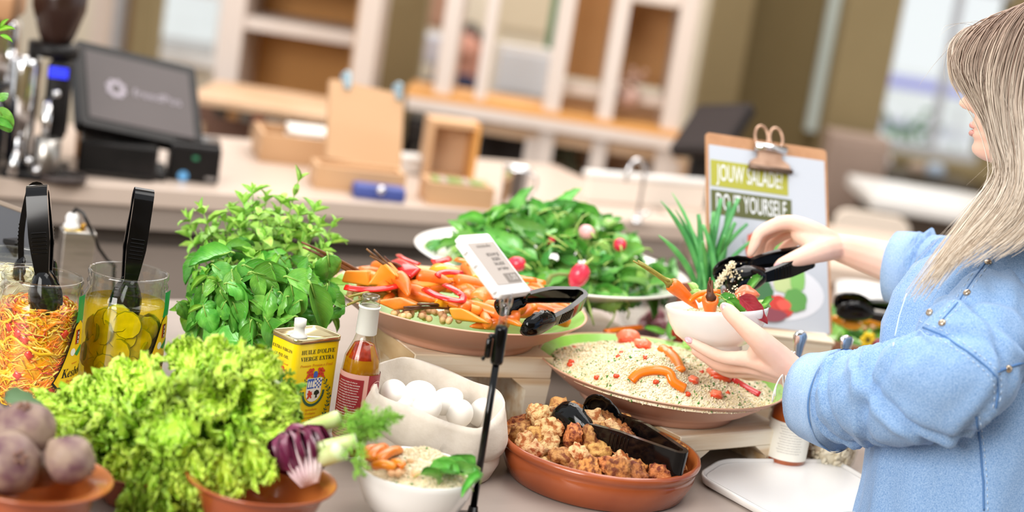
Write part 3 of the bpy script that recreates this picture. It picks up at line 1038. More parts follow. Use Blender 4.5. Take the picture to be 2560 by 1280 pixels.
# basil sprigs poking in at the picture edge
M_basil = mat('basil_leaf', '#559d38', rough=0.3, col2='#76b848', scale=3, rnd=0.22, veins=('#86c25c', 26, 0.6), sss=0.12, subcol=(0.004, 0.008, 0.002))
M_basil_l = mat('young_basil_leaf', '#8cc94a', rough=0.38, col2='#a4d65a', scale=3, rnd=0.18, veins=('#b0d874', 26, 0.5), sss=0.12, subcol=(0.004, 0.008, 0.002))
M_stem = mat('herb_stem', '#9cbf5a', rough=0.5, col2='#86ad4a', scale=30)
BAS = [leaf_mesh('basil_leaf_a', 1.0, 0.66, M_basil, cup=0.35, bend=1.0, ruff=0.02, puff=0.06, crease=0.16, tip=0.8, base=0.75, stem=0.08, stem_r=0.025, seed=1, nu=14, nv=10, stem_mat=M_stem),
       leaf_mesh('basil_leaf_b', 1.0, 0.72, M_basil, cup=-0.35, bend=1.5, ruff=0.04, puff=0.07, crease=0.14, tip=0.75, base=0.7, stem=0.08, stem_r=0.025, seed=2, nu=14, nv=10, stem_mat=M_stem),
       leaf_mesh('basil_leaf_c', 1.0, 0.6, M_basil, cup=0.7, bend=0.5, ruff=0.03, puff=0.03, crease=0.2, tip=0.8, base=0.75, stem=0.08, stem_r=0.025, seed=3, nu=14, nv=10, stem_mat=M_stem),
       leaf_mesh('basil_leaf_d', 1.0, 0.7, M_basil, cup=-0.6, bend=0.9, ruff=0.06, puff=0.07, crease=0.1, tip=0.7, base=0.7, stem=0.08, stem_r=0.025, seed=4, nu=14, nv=10, stem_mat=M_stem)]
BASL = [leaf_mesh('young_leaf_a', 1.0, 0.55, M_basil_l, cup=0.9, bend=0.8, ruff=0.02, puff=0.03, crease=0.2, tip=0.9, base=0.75, seed=5),
        leaf_mesh('young_leaf_b', 1.0, 0.6, M_basil_l, cup=0.6, bend=-0.6, ruff=0.03, puff=0.03, crease=0.2, tip=0.9, base=0.7, seed=6)]


def place_leaf(me, par, name, pos, xdir, up, size):
    m = frame(pos, xdir, up)
    m = m @ Matrix.Diagonal((size, size, size, 1))
    return inst(name, me, par, m)


q = atd(-95, 640, 2.62)
sp2 = thing('potted_basil', 'basil sprig leaning into view at the picture edge beside the coffee grinder', 'herb', (q.x, q.y, 0.91))
obj('pot', lathe(BM(), [(0, 0), (0.036, 0), (0.047, 0.075), (0.05, 0.076), (0.05, 0.088), (0.046, 0.088), (0.045, 0.07), (0, 0.068)], 28), mat('pale_clay_pot', '#d8b9a4', rough=0.6, col2='#cfae98', scale=12), sp2)
bm = BM()
for px, py in ((-12, 70), (-16, 300), (-30, 180)):
    e = atd(px, py, 2.6) - sp2.location
    tube(bm, bez((0, 0, 0.06), (e.x * 0.2, e.y * 0.2, e.z * 0.7), e, 8), 0.0018, 6)
obj('stem', bm, M_stem, sp2)
for px, py, ang, sz, me in ((-4, 78, 20, 0.026, 0), (0, 88, -20, 0.022, 1), (2, 70, 60, 0.02, 2), (-6, 252, 60, 0.026, 1), (-6, 268, -62, 0.046, 0), (-14, 300, -20, 0.03, 2), (-30, 190, 100, 0.03, 3), (-30, 200, 200, 0.03, 0)):
    a = radians(ang)
    x = CR * cos(a) + CU * sin(a)
    place_leaf((BASL[0] if py < 100 else BAS[me]), sp2, 'leaf', atd(px, py, 2.6) - sp2.location, x, -_F + CU * 0.5, sz)


# --- boards, crates and small things further along the back counter
def crate(name, label, cat, pos, w, d, h, m, rz=0.0, wall=0.012, tilt=None):
    mwx = Matrix.Translation(pos) @ Matrix.Rotation(rz, 4, 'Z')
    if tilt is not None:
        mwx = mwx @ Matrix.Rotation(tilt, 4, 'X')
    t = thing(name, label, cat, mw=mwx)
    obj('bottom', box(BM(), (w, d, wall), (0, d / 2, wall / 2)), m, t, smooth=False)
    for nm, s3, c3 in (('side_panel', (wall, d, h), (-w / 2 + wall / 2, d / 2, h / 2 + wall)), ('side_panel', (wall, d, h), (w / 2 - wall / 2, d / 2, h / 2 + wall)),
                       ('front_panel', (w - 2 * wall, wall, h), (0, wall / 2, h / 2 + wall)), ('back_panel', (w - 2 * wall, wall, h), (0, d - wall / 2, h / 2 + wall))):
        obj(nm, box(BM(), s3, c3, 0.001), m, t, smooth=False)
    return t


# tall cardboard-coloured board with two clips
a, b = atd(838, 200, 4.35), atd(1020, 245, 4.45)
c0 = atd(800, 395, 4.28)
d0 = atd(985, 425, 4.38)
xa = ((b - a) + (d0 - c0)).normalized()
upv = (a - c0) + (b - d0)
mwb = frame((a + b + c0 + d0) / 4, xa, xa.cross(upv))
w, h = ((b - a).length + (d0 - c0).length) / 2, upv.length / 2
bd = thing('menu_board', 'tall plain birch board with two metal clips leaning on the staff counter', 'board', mw=mwb)
obj('panel', slab(BM(), rrect(w, h, 0.004, 2), -0.008, 0.008), M_board, bd, smooth=False)
for x in (-0.28, 0.43):
    bm = BM(); box(bm, (0.022, 0.024, 0.05), (w * x, 0, h / 2 + 0.005)); q = obj('clip', box(BM(), (0.02, 0.05, 0.03), (w * x, h / 2 + 0.004, 0.0), 0.004), mat('clip_steel_blue', '#9fb4bd', rough=0.25, metal=0.8), bd, smooth=False); bm.free()
# crates under it
P = bcz(885, 470)
crate('wooden_crate', 'pale wooden crate beneath the birch board', 'crate', P + V((0.02, -0.06, 0)), 225 * mpp(P), 0.10, 46 * mpp(P), M_board, YAW * 0.6)
P = bcz(725, 418)
crate('wooden_crate', 'shallow pale crate heaped with folded white paper', 'crate', P + V((0, 0.04, 0)), 170 * mpp(P), 0.2, 60 * mpp(P), M_board, YAW * 0.6)
s = mpp(P)
rs = random.Random(11)
for k in range(6):
    bm = box(BM(), (120 * s, 0.15, 7 * s), (0, 0, 0), 0.002)
    o = obj('folded_paper', bm, mat('white_paper', '#efe8e0', rough=0.8), smooth=False)
    o.matrix_world = Matrix.Translation(P + V((0.03 + rs.uniform(-.01, .01), 0.16, (20 + k * 11.5) * s + 0.0)))@ Matrix.Rotation(YAW * 0.6 + rs.uniform(-.1, .1), 4, 'Z')
    tag(o, 'folded sheet of white paper in the shallow crate', 'paper', 'folded papers in the shallow crate')
# yellowish striped tray in front of that crate
P = bcz(712, 430) + V((0.0, -0.03, 0))
# open wooden box standing on its side
P = atd(1118, 452, 4.35)
P = bcz(1120, 455)
mwx = Matrix.Translation(P) @ Matrix.Rotation(YAW * 0.5, 4, 'Z')
s = mpp(P)
ob = thing('open_box', 'open birch box standing upright on the staff counter', 'box', mw=mwx)
wd, hh, th = 128 * s, 150 * s, 0.014
obj('back_panel', box(BM(), (wd, th, hh), (0, 0.10, hh / 2)), M_palewood, ob, smooth=False)
for x in (-1, 1):
    obj('side_panel', box(BM(), (th, 0.0925, hh), (x * (wd / 2 - th / 2), 0.0465, hh / 2)), M_board if x < 0 else M_amber, ob, smooth=False)
obj('top_panel', box(BM(), (wd - 2 * th, 0.0925, th), (0, 0.0465, hh - th / 2)), M_board, ob, smooth=False)
obj('bottom_panel', box(BM(), (wd - 2 * th, 0.0925, th), (0, 0.0465, th / 2)), M_board, ob, smooth=False)
# white box and small wooden box
P = bcz(1030, 440)
s = mpp(P)
t = thing('white_box', 'small white box between the birch board and the open box', 'box', P + V((0, 0.03, 0)), YAW * 0.5)
obj('body', box(BM(), (66 * s, 0.07, 34 * s), (0, 0.03, 17 * s), 0.004), M_white, t, smooth=False)
obj('lid', box(BM(), (69 * s, 0.074, 9 * s), (0, 0.03, 38.6 * s), 0.003), M_white, t, smooth=False)
# seed packet crate with greenery
P = bcz(1150, 515)
s = mpp(P)
ct = crate('herb_crate', 'pale wooden crate of small green herb packets', 'crate', P + V((0, -0.02, 0)), 170 * s, 0.11, 44 * s, M_board, YAW * 0.6)
rs = random.Random(4)
for k in range(7):
    bm = box(BM(), (15 * s, 0.05, 34 * s), (0, 0, 17 * s), 0.002)
    box(bm, (11 * s, 0.052, 14 * s), (0, 0, 20 * s), mi=1)
    o = finish('herb_packet', (lambda me: (bm.to_mesh(me), bm.free(), me)[2])(bpy.data.meshes.new('herb_packet')), [mat('packet_%d' % (k % 3), ['#8aa55a', '#b9a9a2', '#6f9a4a'][k % 3], rough=0.5), mat('packet_label', '#d8cfc0', rough=0.5)], None, False)
    o.matrix_world = ct.matrix_world @ Matrix.Translation(((-58 + k * 19.5) * s, 0.055, 26 * s))
    tag(o, 'small upright herb packet in the pale crate', 'packet', 'herb packets in the crate')
# blue wallet with chrome knob
P = bcz(948, 502)
s = mpp(P)
t = thing('blue_case', 'blue case with a round chrome clasp at the counter edge', 'case', P + V((0, 0.0, 0)), YAW * 0.5)
obj('body', box(BM(), (132 * s, 0.06, 34 * s), (0, 0.03, 17 * s), 0.008, 3), mat('cobalt_leather', '#43539a', rough=0.5, col2='#3a4a8c', scale=20), t, smooth=False)
bm = BM(); blob(bm, (0, -0.004, 28 * s), 11 * s, 3); obj('clasp', bm, M_chrome, t)
# steel pitcher
P = bcz(1280, 520)
s = mpp(P)
t = thing('steel_pitcher', 'tall shiny steel pitcher on the staff counter', 'pitcher', P, radians(10))
bm = BM(); lathe(bm, [(0, 0), (34 * s, 0), (36 * s, 5 * s), (35 * s, 96 * s), (38 * s, 104 * s), (35 * s, 104 * s), (32 * s, 94 * s), (32 * s, 8 * s), (0, 8 * s)], 36); obj('body', bm, M_chrome, t)
bm = BM(); tube(bm, bez((35 * s, 0, 88 * s), (66 * s, 0, 86 * s), (36 * s, 0, 28 * s), 10), 4 * s, 10); obj('handle', bm, M_chrome, t)
# cream panel (sink splash) and faucet
a, b = atd(1470, 428, 4.62), atd(1762, 472, 4.80)
zt = (a.z + b.z) / 2 - BZ
t = thing('splash_panel', 'wide cream splash panel behind the chrome tap', 'panel', ((a.x + b.x) / 2, (a.y + b.y) / 2, BZ), math.atan2(b.y - a.y, b.x - a.x))
obj('panel', box(BM(), ((b - a).length, 0.03, zt), (0, 0, zt / 2), 0.004), mat('cream_laminate', '#eee2d6', rough=0.4, col2='#e9dccf', scale=2), t, smooth=False)
obj('top_trim', box(BM(), ((b - a).length + 0.01, 0.04, 0.014), (0, 0, zt + 0.0072), 0.003), M_white, t, smooth=False)
P = bcz(1590, 560)
s = mpp(P)
t = thing('chrome_tap', 'tall curved chrome tap in front of the cream panel', 'tap', P, YAW)
bm = BM(); tube(bm, [(0, 0, 0), (0, 0, 118 * s)] + [(-25 * s + 25 * s * cos(pi * k / 10), 0, 118 * s + 44 * s * sin(pi * k / 10)) for k in range(1, 11)] + [(-50 * s, 0, 104 * s)], 5 * s, 12); obj('spout', bm, M_chrome, t)
bm = BM(); lathe(bm, [(0, 0), (16 * s, 0), (14 * s, 12 * s), (9 * s, 16 * s), (0, 16 * s)], 20); obj('base', bm, M_chrome, t)
bm = BM(); tube(bm, [(8 * s, 0, 22 * s), (34 * s, 0, 34 * s)], [5 * s, 4 * s], 10); obj('lever', bm, M_chrome, t)
# beige side table carrying on past the clipboard
t = thing('side_table', 'beige side table behind the clipboard', 'table', (ony(2090, 640, 4.6).x, 4.6, 0), radians(6))
zt = on(2090, 600, 0.9).z
obj('table_top', box(BM(), (1.3, 0.7, 0.05), (0.25, 0.30, 0.86), 0.004), mat('beige_laminate', '#d8c3b2', rough=0.4, col2='#d2bcaa', scale=2), t, smooth=False)
obj('front_panel', box(BM(), (1.26, 0.03, 0.73), (0.25, 0.0, 0.465)), mat('beige_laminate_b', '#cdb6a5', rough=0.5), t, smooth=False)
obj('plinth', box(BM(), (1.2, 0.5, 0.1), (0.25, 0.3, 0.05)), M_black, t, smooth=False)
# dark till seen from behind, right of the partition
d0 = 5.35
mwb, w, h = quad_frame((1745, 262), (1868, 268), (1662, 380), d0, 0.95, -1)
P = atd(1745, 470, d0)
dt = thing('till', 'dark tilted till screen seen edge on behind the clipboard', 'till', mw=Matrix.Translation((P.x, P.y, P.z)))
o = obj('screen_housing', slab(BM(), rrect(w, h, 0.01), -0.03, 0.0), mat('brown_black_plastic', '#1c1514', rough=0.5, spec=0.2), dt, smooth=False)
o.matrix_local = Matrix.Translation(-P) @ mwb
obj('screen', slab(BM(), rrect(w * 0.9, h * 0.86, 0.005), 0.0005, 0.002), mat('till_screen_dark', '#251c1b', rough=0.5, spec=0.2), o, smooth=False)
q = atd(1760, 340, d0) - P
bm = BM(); box(bm, (0.09, 0.07, 0.16), (0.015, 0.1, 0.03), 0.01); obj('stand', bm, M_black, dt, smooth=False)
bm = BM(); box(bm, (0.16, 0.16, 0.06), (0.0, 0.08, -0.08), 0.01); obj('foot', bm, M_black, dt, smooth=False)
t = thing('till_cabinet', 'cream cabinet carrying the dark till behind the clipboard', 'cabinet', (P.x, P.y + 0.12, 0))
obj('body', box(BM(), (0.5, 0.4, P.z - 0.15), (0, 0.1, (P.z - 0.15) / 2), 0.004), mat('cream_laminate', '#eee2d6'), t, smooth=False)
obj('top', box(BM(), (0.54, 0.44, 0.035), (0, 0.1, P.z - 0.15 + 0.018), 0.004), M_backtop, t, smooth=False)
# ================================================================== ON THE ISLAND: jars, herbs, tin, bottle, sack
CZ = 0.91
M_tong = mat('black_nylon', '#040405', rough=0.1, spec=0.3, col2='#0a0a0c', scale=30)


def tongs(label, bend_pt, head_pt, zdir, opening=0.05, wid=0.024, head_w=0.042, group=None, speck=False):
    """sprung serving tongs: one bent strip with a grip of ridges on both arms, and two scalloped scoops"""
    bend_pt, head_pt = V(bend_pt), V(head_pt)
    Lt = (head_pt - bend_pt).length
    t = thing('serving_tongs', label, 'tongs', group=group, mw=frame(bend_pt, head_pt - bend_pt, zdir))
    r = 0.013
    La = Lt - 0.062
    ho = opening / 2
    path, wd = [], []
    def army(x):
        k = max(0.0, min(1.0, (x - r) / (La - r)))
        return r + (ho - r) * k + 0.004 * sin(pi * k)
    n = 12
    for i in range(n + 1):
        x = La + (r - La) * i / n
        path.append((x, army(x))); wd.append(wid * (0.62 + 0.38 * min(1, (La - x) / 0.05)) if x > La - 0.05 else wid)
    for i in range(1, 8):
        a = pi / 2 + pi * i / 8
        path.append((r + r * 1.15 * cos(a), r * sin(a))); wd.append(wid)
    for i in range(n + 1):
        x = r + (La - r) * i / n
        path.append((x, -army(x))); wd.append(wid * (0.62 + 0.38 * min(1, (La - x) / 0.05)) if x > La - 0.05 else wid)
    th, lip = 0.0022, 0.0055
    rings = []
    for i, (x, y) in enumerate(path):
        a, b = path[max(0, i - 1)], path[min(len(path) - 1, i + 1)]
        tx, ty = b[0] - a[0], b[1] - a[1]
        q = sqrt(tx * tx + ty * ty)
        nx, ny = ty / q, -tx / q
        nx, ny = -nx, -ny            # outward
        if (nx * (x - La * 0.5) * 0 + ny * y) < 0 and abs(y) > r * 0.9:
            nx, ny = -nx, -ny
        if abs(y) <= r * 0.9:
            nx, ny = (x - r) / max(1e-6, sqrt((x - r) ** 2 + y * y)), y / max(1e-6, sqrt((x - r) ** 2 + y * y))
        h = wd[i] / 2
        rings.append([V((x + nx * a2, y + ny * a2, z)) for a2, z in ((th, -h), (th, h), (-lip, h), (-lip, h - th), (0, h - th), (0, -h + th), (-lip, -h + th), (-lip, -h))])
    bm = BM()
    loft(bm, rings)
    body = obj('handle', bm, M_tong, t)
    bv = body.modifiers.new('edges', 'EDGE_SPLIT'); bv.split_angle = radians(42)
    for sgn in (1, -1):
        bm = BM()
        for k in range(6):
            x = La * 0.52 + k * 0.0055
            box(bm, (0.0022, 0.0016, wid * 0.72), (x, sgn * (army(x) + th + 0.0004), 0), 0.0006)
        obj('grip_ridges', bm, M_tong, t, smooth=False)
        bm = BM()
        NU, NV = 22, 10
        Ls = 0.07
        grid = []
        for i in range(NU + 1):
            s = i / NU
            wv = (0.36 + 0.64 * sin(min(1.0, s / 0.55) * pi / 2)) if s < 0.55 else sqrt(max(0.0, 1 - ((s - 0.55) / 0.45) ** 2.4))
            wv = max(wv, 0.02)
            row = []
            for j in range(NV + 1):
                v = 2.0 * j / NV - 1
                y = sgn * (ho + (0.012 if s > 0.1 else 0.012 * s / 0.1) * (1 - v * v) * wv ** 0.7 + 0.002)
                if abs(v) > 0.75:
                    y -= sgn * 0.0045 * (abs(v) - 0.75) * 4 * (0.6 + 0.6 * abs(sin(s * 15)))
                row.append(bm.verts.new((La - 0.008 + s * Ls, y - sgn * 0.004, v * head_w / 2 * wv)))
            grid.append(row)
        for i in range(NU):
            for j in range(NV):
                bm.faces.new((grid[i][j], grid[i + 1][j], grid[i + 1][j + 1], grid[i][j + 1]))
        sc = obj('scoop', bm, M_tong, t)
        so = sc.modifiers.new('wall', 'SOLIDIFY'); so.thickness = 0.0022; so.offset = 0
    return t


# ------------------------------------------------------------------ pickle jars
M_jar = glassmat('jar_glass', (0.975, 0.99, 0.985), ior=1.5, gloss=1.15)
M_label_k = mat('label_black', '#171309', rough=0.4)
M_label_y = mat('label_yellow', '#f2c40c', rough=0.38, col2='#f5cc1e', scale=30)
M_label_g = mat('label_green', '#17934a', rough=0.38)
M_label_r = mat('label_red', '#c23a20', rough=0.4)
M_label_w = mat('label_white', '#f2efe4', rough=0.4)


def cyl_patch(bm, R, rows, na=8):
    """a strip of label on a cylinder: rows of (z, angle from, angle to)"""
    g = []
    for z, a0, a1 in rows:
        g.append([bm.verts.new((R * sin(a0 + (a1 - a0) * i / na), -R * cos(a0 + (a1 - a0) * i / na), z)) for i in range(na + 1)])
    for a, b in zip(g, g[1:]):
        for i in range(na):
            bm.faces.new((a[i], a[i + 1], b[i + 1], b[i]))
    return bm


def jar_shell(label, p, R, H, rz):
    t = thing('pickle_jar', label, 'jar', p, rz)
    prof = [(0, 0.0), (R * 0.86, 0.0), (R * 0.97, 0.006), (R, 0.016), (R, H - 0.045), (R * 0.985, H - 0.036), (R * 0.93, H - 0.028), (R * 0.925, H - 0.022),
            (R * 0.955, H - 0.018), (R * 0.925, H - 0.014), (R * 0.925, H - 0.009), (R * 0.95, H - 0.005), (R * 0.94, H), (R * 0.90, H + 0.001), (R * 0.885, H - 0.003),
            (R * 0.88, H - 0.03), (R * 0.945, H - 0.045)]
    obj('glass', lathe(BM(), prof, 56), M_jar, t)
    return t


def jar_label(t, R, zb, zt, a0):
    """pear shaped label: wide foot, thin neck running up, green band over it"""
    def rows(grow, za, zb2):
        out = []
        for i in range(15):
            k = i / 14
            z = za + (zb2 - za) * k
            if k < 0.16:
                w = 0.74 * sqrt(max(0, 1 - ((0.16 - k) / 0.16) ** 2)) + 0.02
            else:
                w = 0.76 - 0.60 * ((k - 0.16) / 0.84) ** 0.75
            if k > 0.93:
                w *= max(0.1, sqrt(max(0.01, 1 - ((k - 0.93) / 0.07) ** 2)))
            out.append((z, a0 - w * grow, a0 + w * grow))
        return out
    obj('label_outline', cyl_patch(BM(), R + 0.0006, rows(1.0, zb, zt), 12), M_label_k, t)
    lb = obj('label', cyl_patch(BM(), R + 0.0011, rows(0.93, zb + 0.0022, zt - 0.0022), 12), M_label_y, t)
    obj('label_inner_line', cyl_patch(BM(), R + 0.0014, [(z, a, b) for (z, a, b) in rows(0.86, zb + 0.005, zt - 0.006)], 12), M_label_y, t)
    obj('label_band', cyl_patch(BM(), R + 0.0009, [(zt - 0.004, a0 - 0.20, a0 + 0.2), (zt + 0.012, a0 - 0.16, a0 + 0.2), (zt + 0.034, a0 - 0.19, a0 + 0.2)], 6), M_label_g, t)
    H = zt - zb
    def at(a, z, d=0.0018):
        q = a0 + a
        return Matrix.Translation(((R + d) * sin(q), -(R + d) * cos(q), z)) @ Matrix.Rotation(q, 4, 'Z') @ Matrix.Rotation(radians(90), 4, 'X')
    text_on('lettering', serif_italic('Kesbeke'), 0.0185, M_label_k, t, at(-0.06, zb + H * 0.27), 0.95, wrap=R)
    text_on('lettering', 'De enige echte', 0.0052, M_label_r, t, at(-0.1, zb + H * 0.16), wrap=R)
    text_on('lettering', 'Amsterdam', 0.0045, M_label_r, t, at(-0.12, zb + H * 0.105), wrap=R)
    text_on('lettering', 'zoetzuur', 0.0042, M_label_r, t, at(-0.1, zb + H * 0.40), wrap=R)
    obj('emblem', cyl_patch(BM(), R + 0.0017, [(zb + H * 0.66, a0 - 0.16, a0 + 0.02), (zb + H * 0.86, a0 - 0.16, a0 + 0.02)], 3), M_label_r, t)
    obj('emblem_stripe', cyl_patch(BM(), R + 0.002, [(zb + H * 0.662, a0 - 0.105, a0 - 0.035), (zb + H * 0.858, a0 - 0.105, a0 - 0.035)], 3), M_label_k, t)
    for k in range(3):
        text_on('emblem_cross', 'x', 0.0085, M_label_w, t, at(-0.07, zb + H * (0.70 + 0.06 * k), 0.0023), bold=0.0002, wrap=R)
    bm = BM()
    cyl_patch(bm, R + 0.0018, [(zb + H * 0.49, a0 - 0.05, a0 + 0.0), (zb + H * 0.53, a0 - 0.16, a0 + 0.16), (zb + H * 0.58, a0 - 0.02, a0 + 0.22), (zb + H * 0.62, a0 + 0.12, a0 + 0.2)], 4)
    obj('label_gherkin', bm, M_label_g, t)
    bm = BM(); lathe(bm, [(0, 0), (0.0055, 0)], 16); q = obj('label_onion', bm, M_label_w, t); q.matrix_local = at(-0.22, zb + H * 0.56, 0.0016)


def facing(p):
    """z rotation that turns a thing's -Y side to the camera"""
    return math.atan2(CAM.x - p[0], -(CAM.y - p[1])) * 1.0


def jpos(px, py, z):
    q = on(px, py, z)
    return V((q.x, q.y, CZ))


JH = 0.185
pB, pC, pA = jpos(108, 690, CZ + JH), jpos(323, 678, CZ + JH), jpos(30, 636, CZ + JH)
RB, RC = 106 * mpp(pB + V((0, 0, 0.12))), 105 * mpp(pC + V((0, 0, 0.12)))
jb = jar_shell('glass jar of shredded orange and yellow pickle with a yellow label', pB, RB, JH, facing(pB))
jc = jar_shell('glass jar of green gherkin slices in yellow brine', pC, RC, JH, facing(pC))
ja = jar_shell('glass jar of pale pickled cabbage behind the orange pickle jar', pA, RB, JH, facing(pA))
jar_label(jb, RB, 0.030, 0.134, radians(68))
jar_label(jc, RC, 0.028, 0.132, radians(72))

# shredded pickle: a packed heap against the glass
def shreds(name, label, p, R, H, cols, n, seed, group=None):
    rs = random.Random(seed)
    bm = BM()
    lathe(bm, [(0, 0.006), (R * 0.86, 0.006), (R * 0.88, H * 0.5), (R * 0.86, H - 0.006), (R * 0.5, H + 0.001), (0, H - 0.002)], 32, mi=0)
    for k in range(n):
        a = rs.uniform(0, 2 * pi)
        z = rs.uniform(0.008, H)
        if rs.random() < 0.22:
            rr, z = R * 0.88 * sqrt(rs.random()), H + rs.uniform(-0.004, 0.003)
        else:
            rr = R * rs.uniform(0.86, 0.935)
        L = rs.uniform(0.012, 0.045)
        tl = rs.gauss(0, 0.55)
        pts = []
        for i in range(6):
            s = (i / 5 - 0.5) * L
            aa = a + s * cos(tl) / max(rr, 0.01)
            zz = min(H + 0.003, max(0.006, z + s * sin(tl) + 0.003 * sin(i * 1.3 + k)))
            pts.append((rr * cos(aa), rr * sin(aa), zz))
        w = rs.uniform(0.0008, 0.0018) * (2.6 if rs.random() < 0.12 else 1)
        tube(bm, pts, [w * 0.6, w, w, w, w, w * 0.5], n=4, flat=0.5, mi=1 + rs.choices(range(len(cols) - 1), [6, 5, 3, 1][:len(cols) - 1])[0])
    for k in range(16):
        a, z = rs.uniform(0, 2 * pi), rs.uniform(0.01, H - 0.01)
        box(bm, (0.009, 0.005, 0.011), (R * 0.9 * cos(a), R * 0.9 * sin(a), z), 0.001, rot=Matrix.Rotation(a + pi / 2, 3, 'Z') @ Matrix.Rotation(rs.uniform(-1, 1), 3, 'Y'), mi=len(cols) - 1)
    o = obj(name, bm, cols, loc=p)
    return tag(o, label, 'pickles', group, 'stuff')


wet = dict(rough=0.2, coat=0.3)
shreds('shredded_pickle', 'orange and yellow shredded vegetables packed in the labelled jar', pB, RB, JH - 0.042,
       [mat('pickle_core', '#f0a812', rough=0.4), mat('shred_yellow', '#ffc81e', **wet), mat('shred_orange', '#ff8a14', **wet), mat('shred_pale', '#ffe06a', **wet), mat('shred_red', '#d8311c', **wet)], 1500, 3)
shreds('pickled_cabbage', 'pale shredded cabbage packed in the jar at the picture edge', pA, RB, JH - 0.03,
       [mat('cabbage_core', '#efe2b8', rough=0.4), mat('cab_a', '#f4ead0', **wet), mat('cab_b', '#eadfb4', **wet), mat('cab_c', '#f6f0de', **wet), mat('cab_d', '#e3d7a8', **wet)], 600, 8)
# gherkin slices against the glass
M_brine = glassmat('yellow_brine', (0.97, 0.86, 0.16), ior=1.33, gloss=0.4)
t = tag(obj('brine', lathe(BM(), [(0, 0.004), (RC * 0.94, 0.004), (RC * 0.945, 0.02), (RC * 0.945, JH - 0.046), (RC * 0.92, JH - 0.044), (0, JH - 0.044)], 48), M_brine, loc=pC), 'clear yellow brine filling the gherkin jar', 'liquid', kind='stuff')
core = lathe(BM(), [(0, 0.006), (RC * 0.60, 0.006), (RC * 0.62, JH * 0.4), (RC * 0.55, JH - 0.07), (0, JH - 0.062)], 32)
tag(obj('gherkin_heap', core, mat('gherkin_heap', '#6b6b14', rough=0.4, col2='#434a0e', scale=60), loc=pC), 'dense core of packed gherkin slices within the jar', 'pickles', kind='stuff')
bm = BM()
rr = 0.021
lathe(bm, [(0, 0.0026), (rr * 0.45, 0.0027), (rr * 0.93, 0.0024)], 24, mi=0)
lathe(bm, [(rr * 0.93, 0.0024), (rr * 0.975, 0.0018), (rr, 0.0), (rr * 0.975, -0.0018), (rr * 0.93, -0.0024)], 24, mi=1)
lathe(bm, [(rr * 0.93, -0.0024), (rr * 0.45, -0.0027), (0, -0.0026)], 24, mi=0)
for v in bm.verts:
    a = math.atan2(v.co.y, v.co.x)
    if v.co.length > rr * 0.8:
        k = 1 + 0.025 * sin(11 * a)
        v.co.x *= k; v.co.y *= k
me = bpy.data.meshes.new('gherkin_slice')
bmesh.ops.recalc_face_normals(bm, faces=bm.faces[:])
bm.to_mesh(me); bm.free()
me.polygons.foreach_set('use_smooth', [True] * len(me.polygons))
me.materials.append(mat('gherkin_flesh', '#d9d13a', rough=0.3, col2='#c3bd2c', scale=90, rnd=0.12))
me.materials.append(mat('gherkin_skin', '#848a22', rough=0.35))
rs = random.Random(21)
fz = facing(pC)
hero = [(0.12, 0.117, 0.0), (0.02, 0.098, 0.1), (-0.10, 0.075, 0.25), (-0.62, 0.102, 0.1), (-0.5, 0.118, -0.2), (-0.66, 0.078, 0.2), (0.52, 0.092, 0.2), (0.75, 0.108, 0.1), (-0.38, 0.05, 0.2), (0.3, 0.05, 0.3), (0.05, 0.028, 0.2), (0.68, 0.045, 0.1), (-0.75, 0.04, 0.2),
        (0.38, 0.07, 0.3), (-1.05, 0.1, 0.1), (-1.1, 0.06, 0.2), (1.1, 0.1, 0.2), (1.2, 0.06, 0.2), (-0.2, 0.125, 0.6), (0.9, 0.075, 0.2)]
hero += [(pi + rs.uniform(-1.8, 1.8), rs.uniform(0.03, 0.115), 0.2) for _ in range(14)]
for a, z, tl in hero:
    q = fz + a
    R = RC * (0.80 - 0.06 * rs.random())
    pos = pC + V((R * sin(q), -R * cos(q), z))
    m = Matrix.Translation(pos) @ Matrix.Rotation(q, 4, 'Z') @ Matrix.Rotation(radians(90) + tl * rs.uniform(-1, 1), 4, 'X') @ Matrix.Rotation(rs.uniform(-0.3, 0.3), 4, 'Y')
    tag(inst('gherkin_slice', me, None, m), 'round gherkin slice pressed against the jar wall in brine', 'gherkin', 'gherkin slices in the jar')

dB, dC, dA = dep(pB + V((0, 0, .2))), dep(pC + V((0, 0, .2))), dep(pA + V((0, 0, .2)))
def near(px, py, base, z):
    return on(px, py, z)


pt = pC + V((0, 0, JH))
tongs('black tongs standing in the gherkin slice jar', atd(360, 478, dC - 0.0), atd(304, 812, dC + 0.005), CR * 0.96 + _F * 0.35, 0.036, 0.028)
tongs('black tongs standing in the orange pickle jar, broad side to the viewer', atd(94, 470, dB + 0.0), atd(118, 800, dB), CR * 1.0 + _F * 0.12, 0.036, 0.029)
tongs('black tongs standing in the pale cabbage jar, seen edge on', atd(92, 462, dA), atd(88, 760, dA), -_F + CR * 0.25, 0.044, 0.026)

# ------------------------------------------------------------------ grey box with cable and a slanted dark scale behind the jars
p = on(180, 730, CZ)
p = V((p.x, p.y, CZ))
s = mpp(p + V((0, 0, .1)))
t = thing('junction_box', 'small grey steel box with a white cable gland behind the jars', 'box', p, radians(25))
hz = dep(p)
top = 0.115
obj('housing', box(BM(), (82 * s, 0.045, top), (0, 0, top / 2), 0.003, 2), M_steel, t, smooth=False)
bm = BM(); lathe(bm, [(0, top), (20 * s, top), (20 * s, top + 12 * s), (15 * s, top + 14 * s), (17 * s, top + 30 * s), (12 * s, top + 40 * s), (0, top + 40 * s)], 16, c=(-18 * s, 0, 0)); obj('cable_gland', bm, M_white, t)
bm = BM(); lathe(bm, [(0, top), (7 * s, top), (6 * s, top + 16 * s), (0, top + 16 * s)], 8, c=(10 * s, 0, 0)); obj('brass_stud', bm, mat('brass', '#b98b3c', rough=0.3, metal=1.0), t)
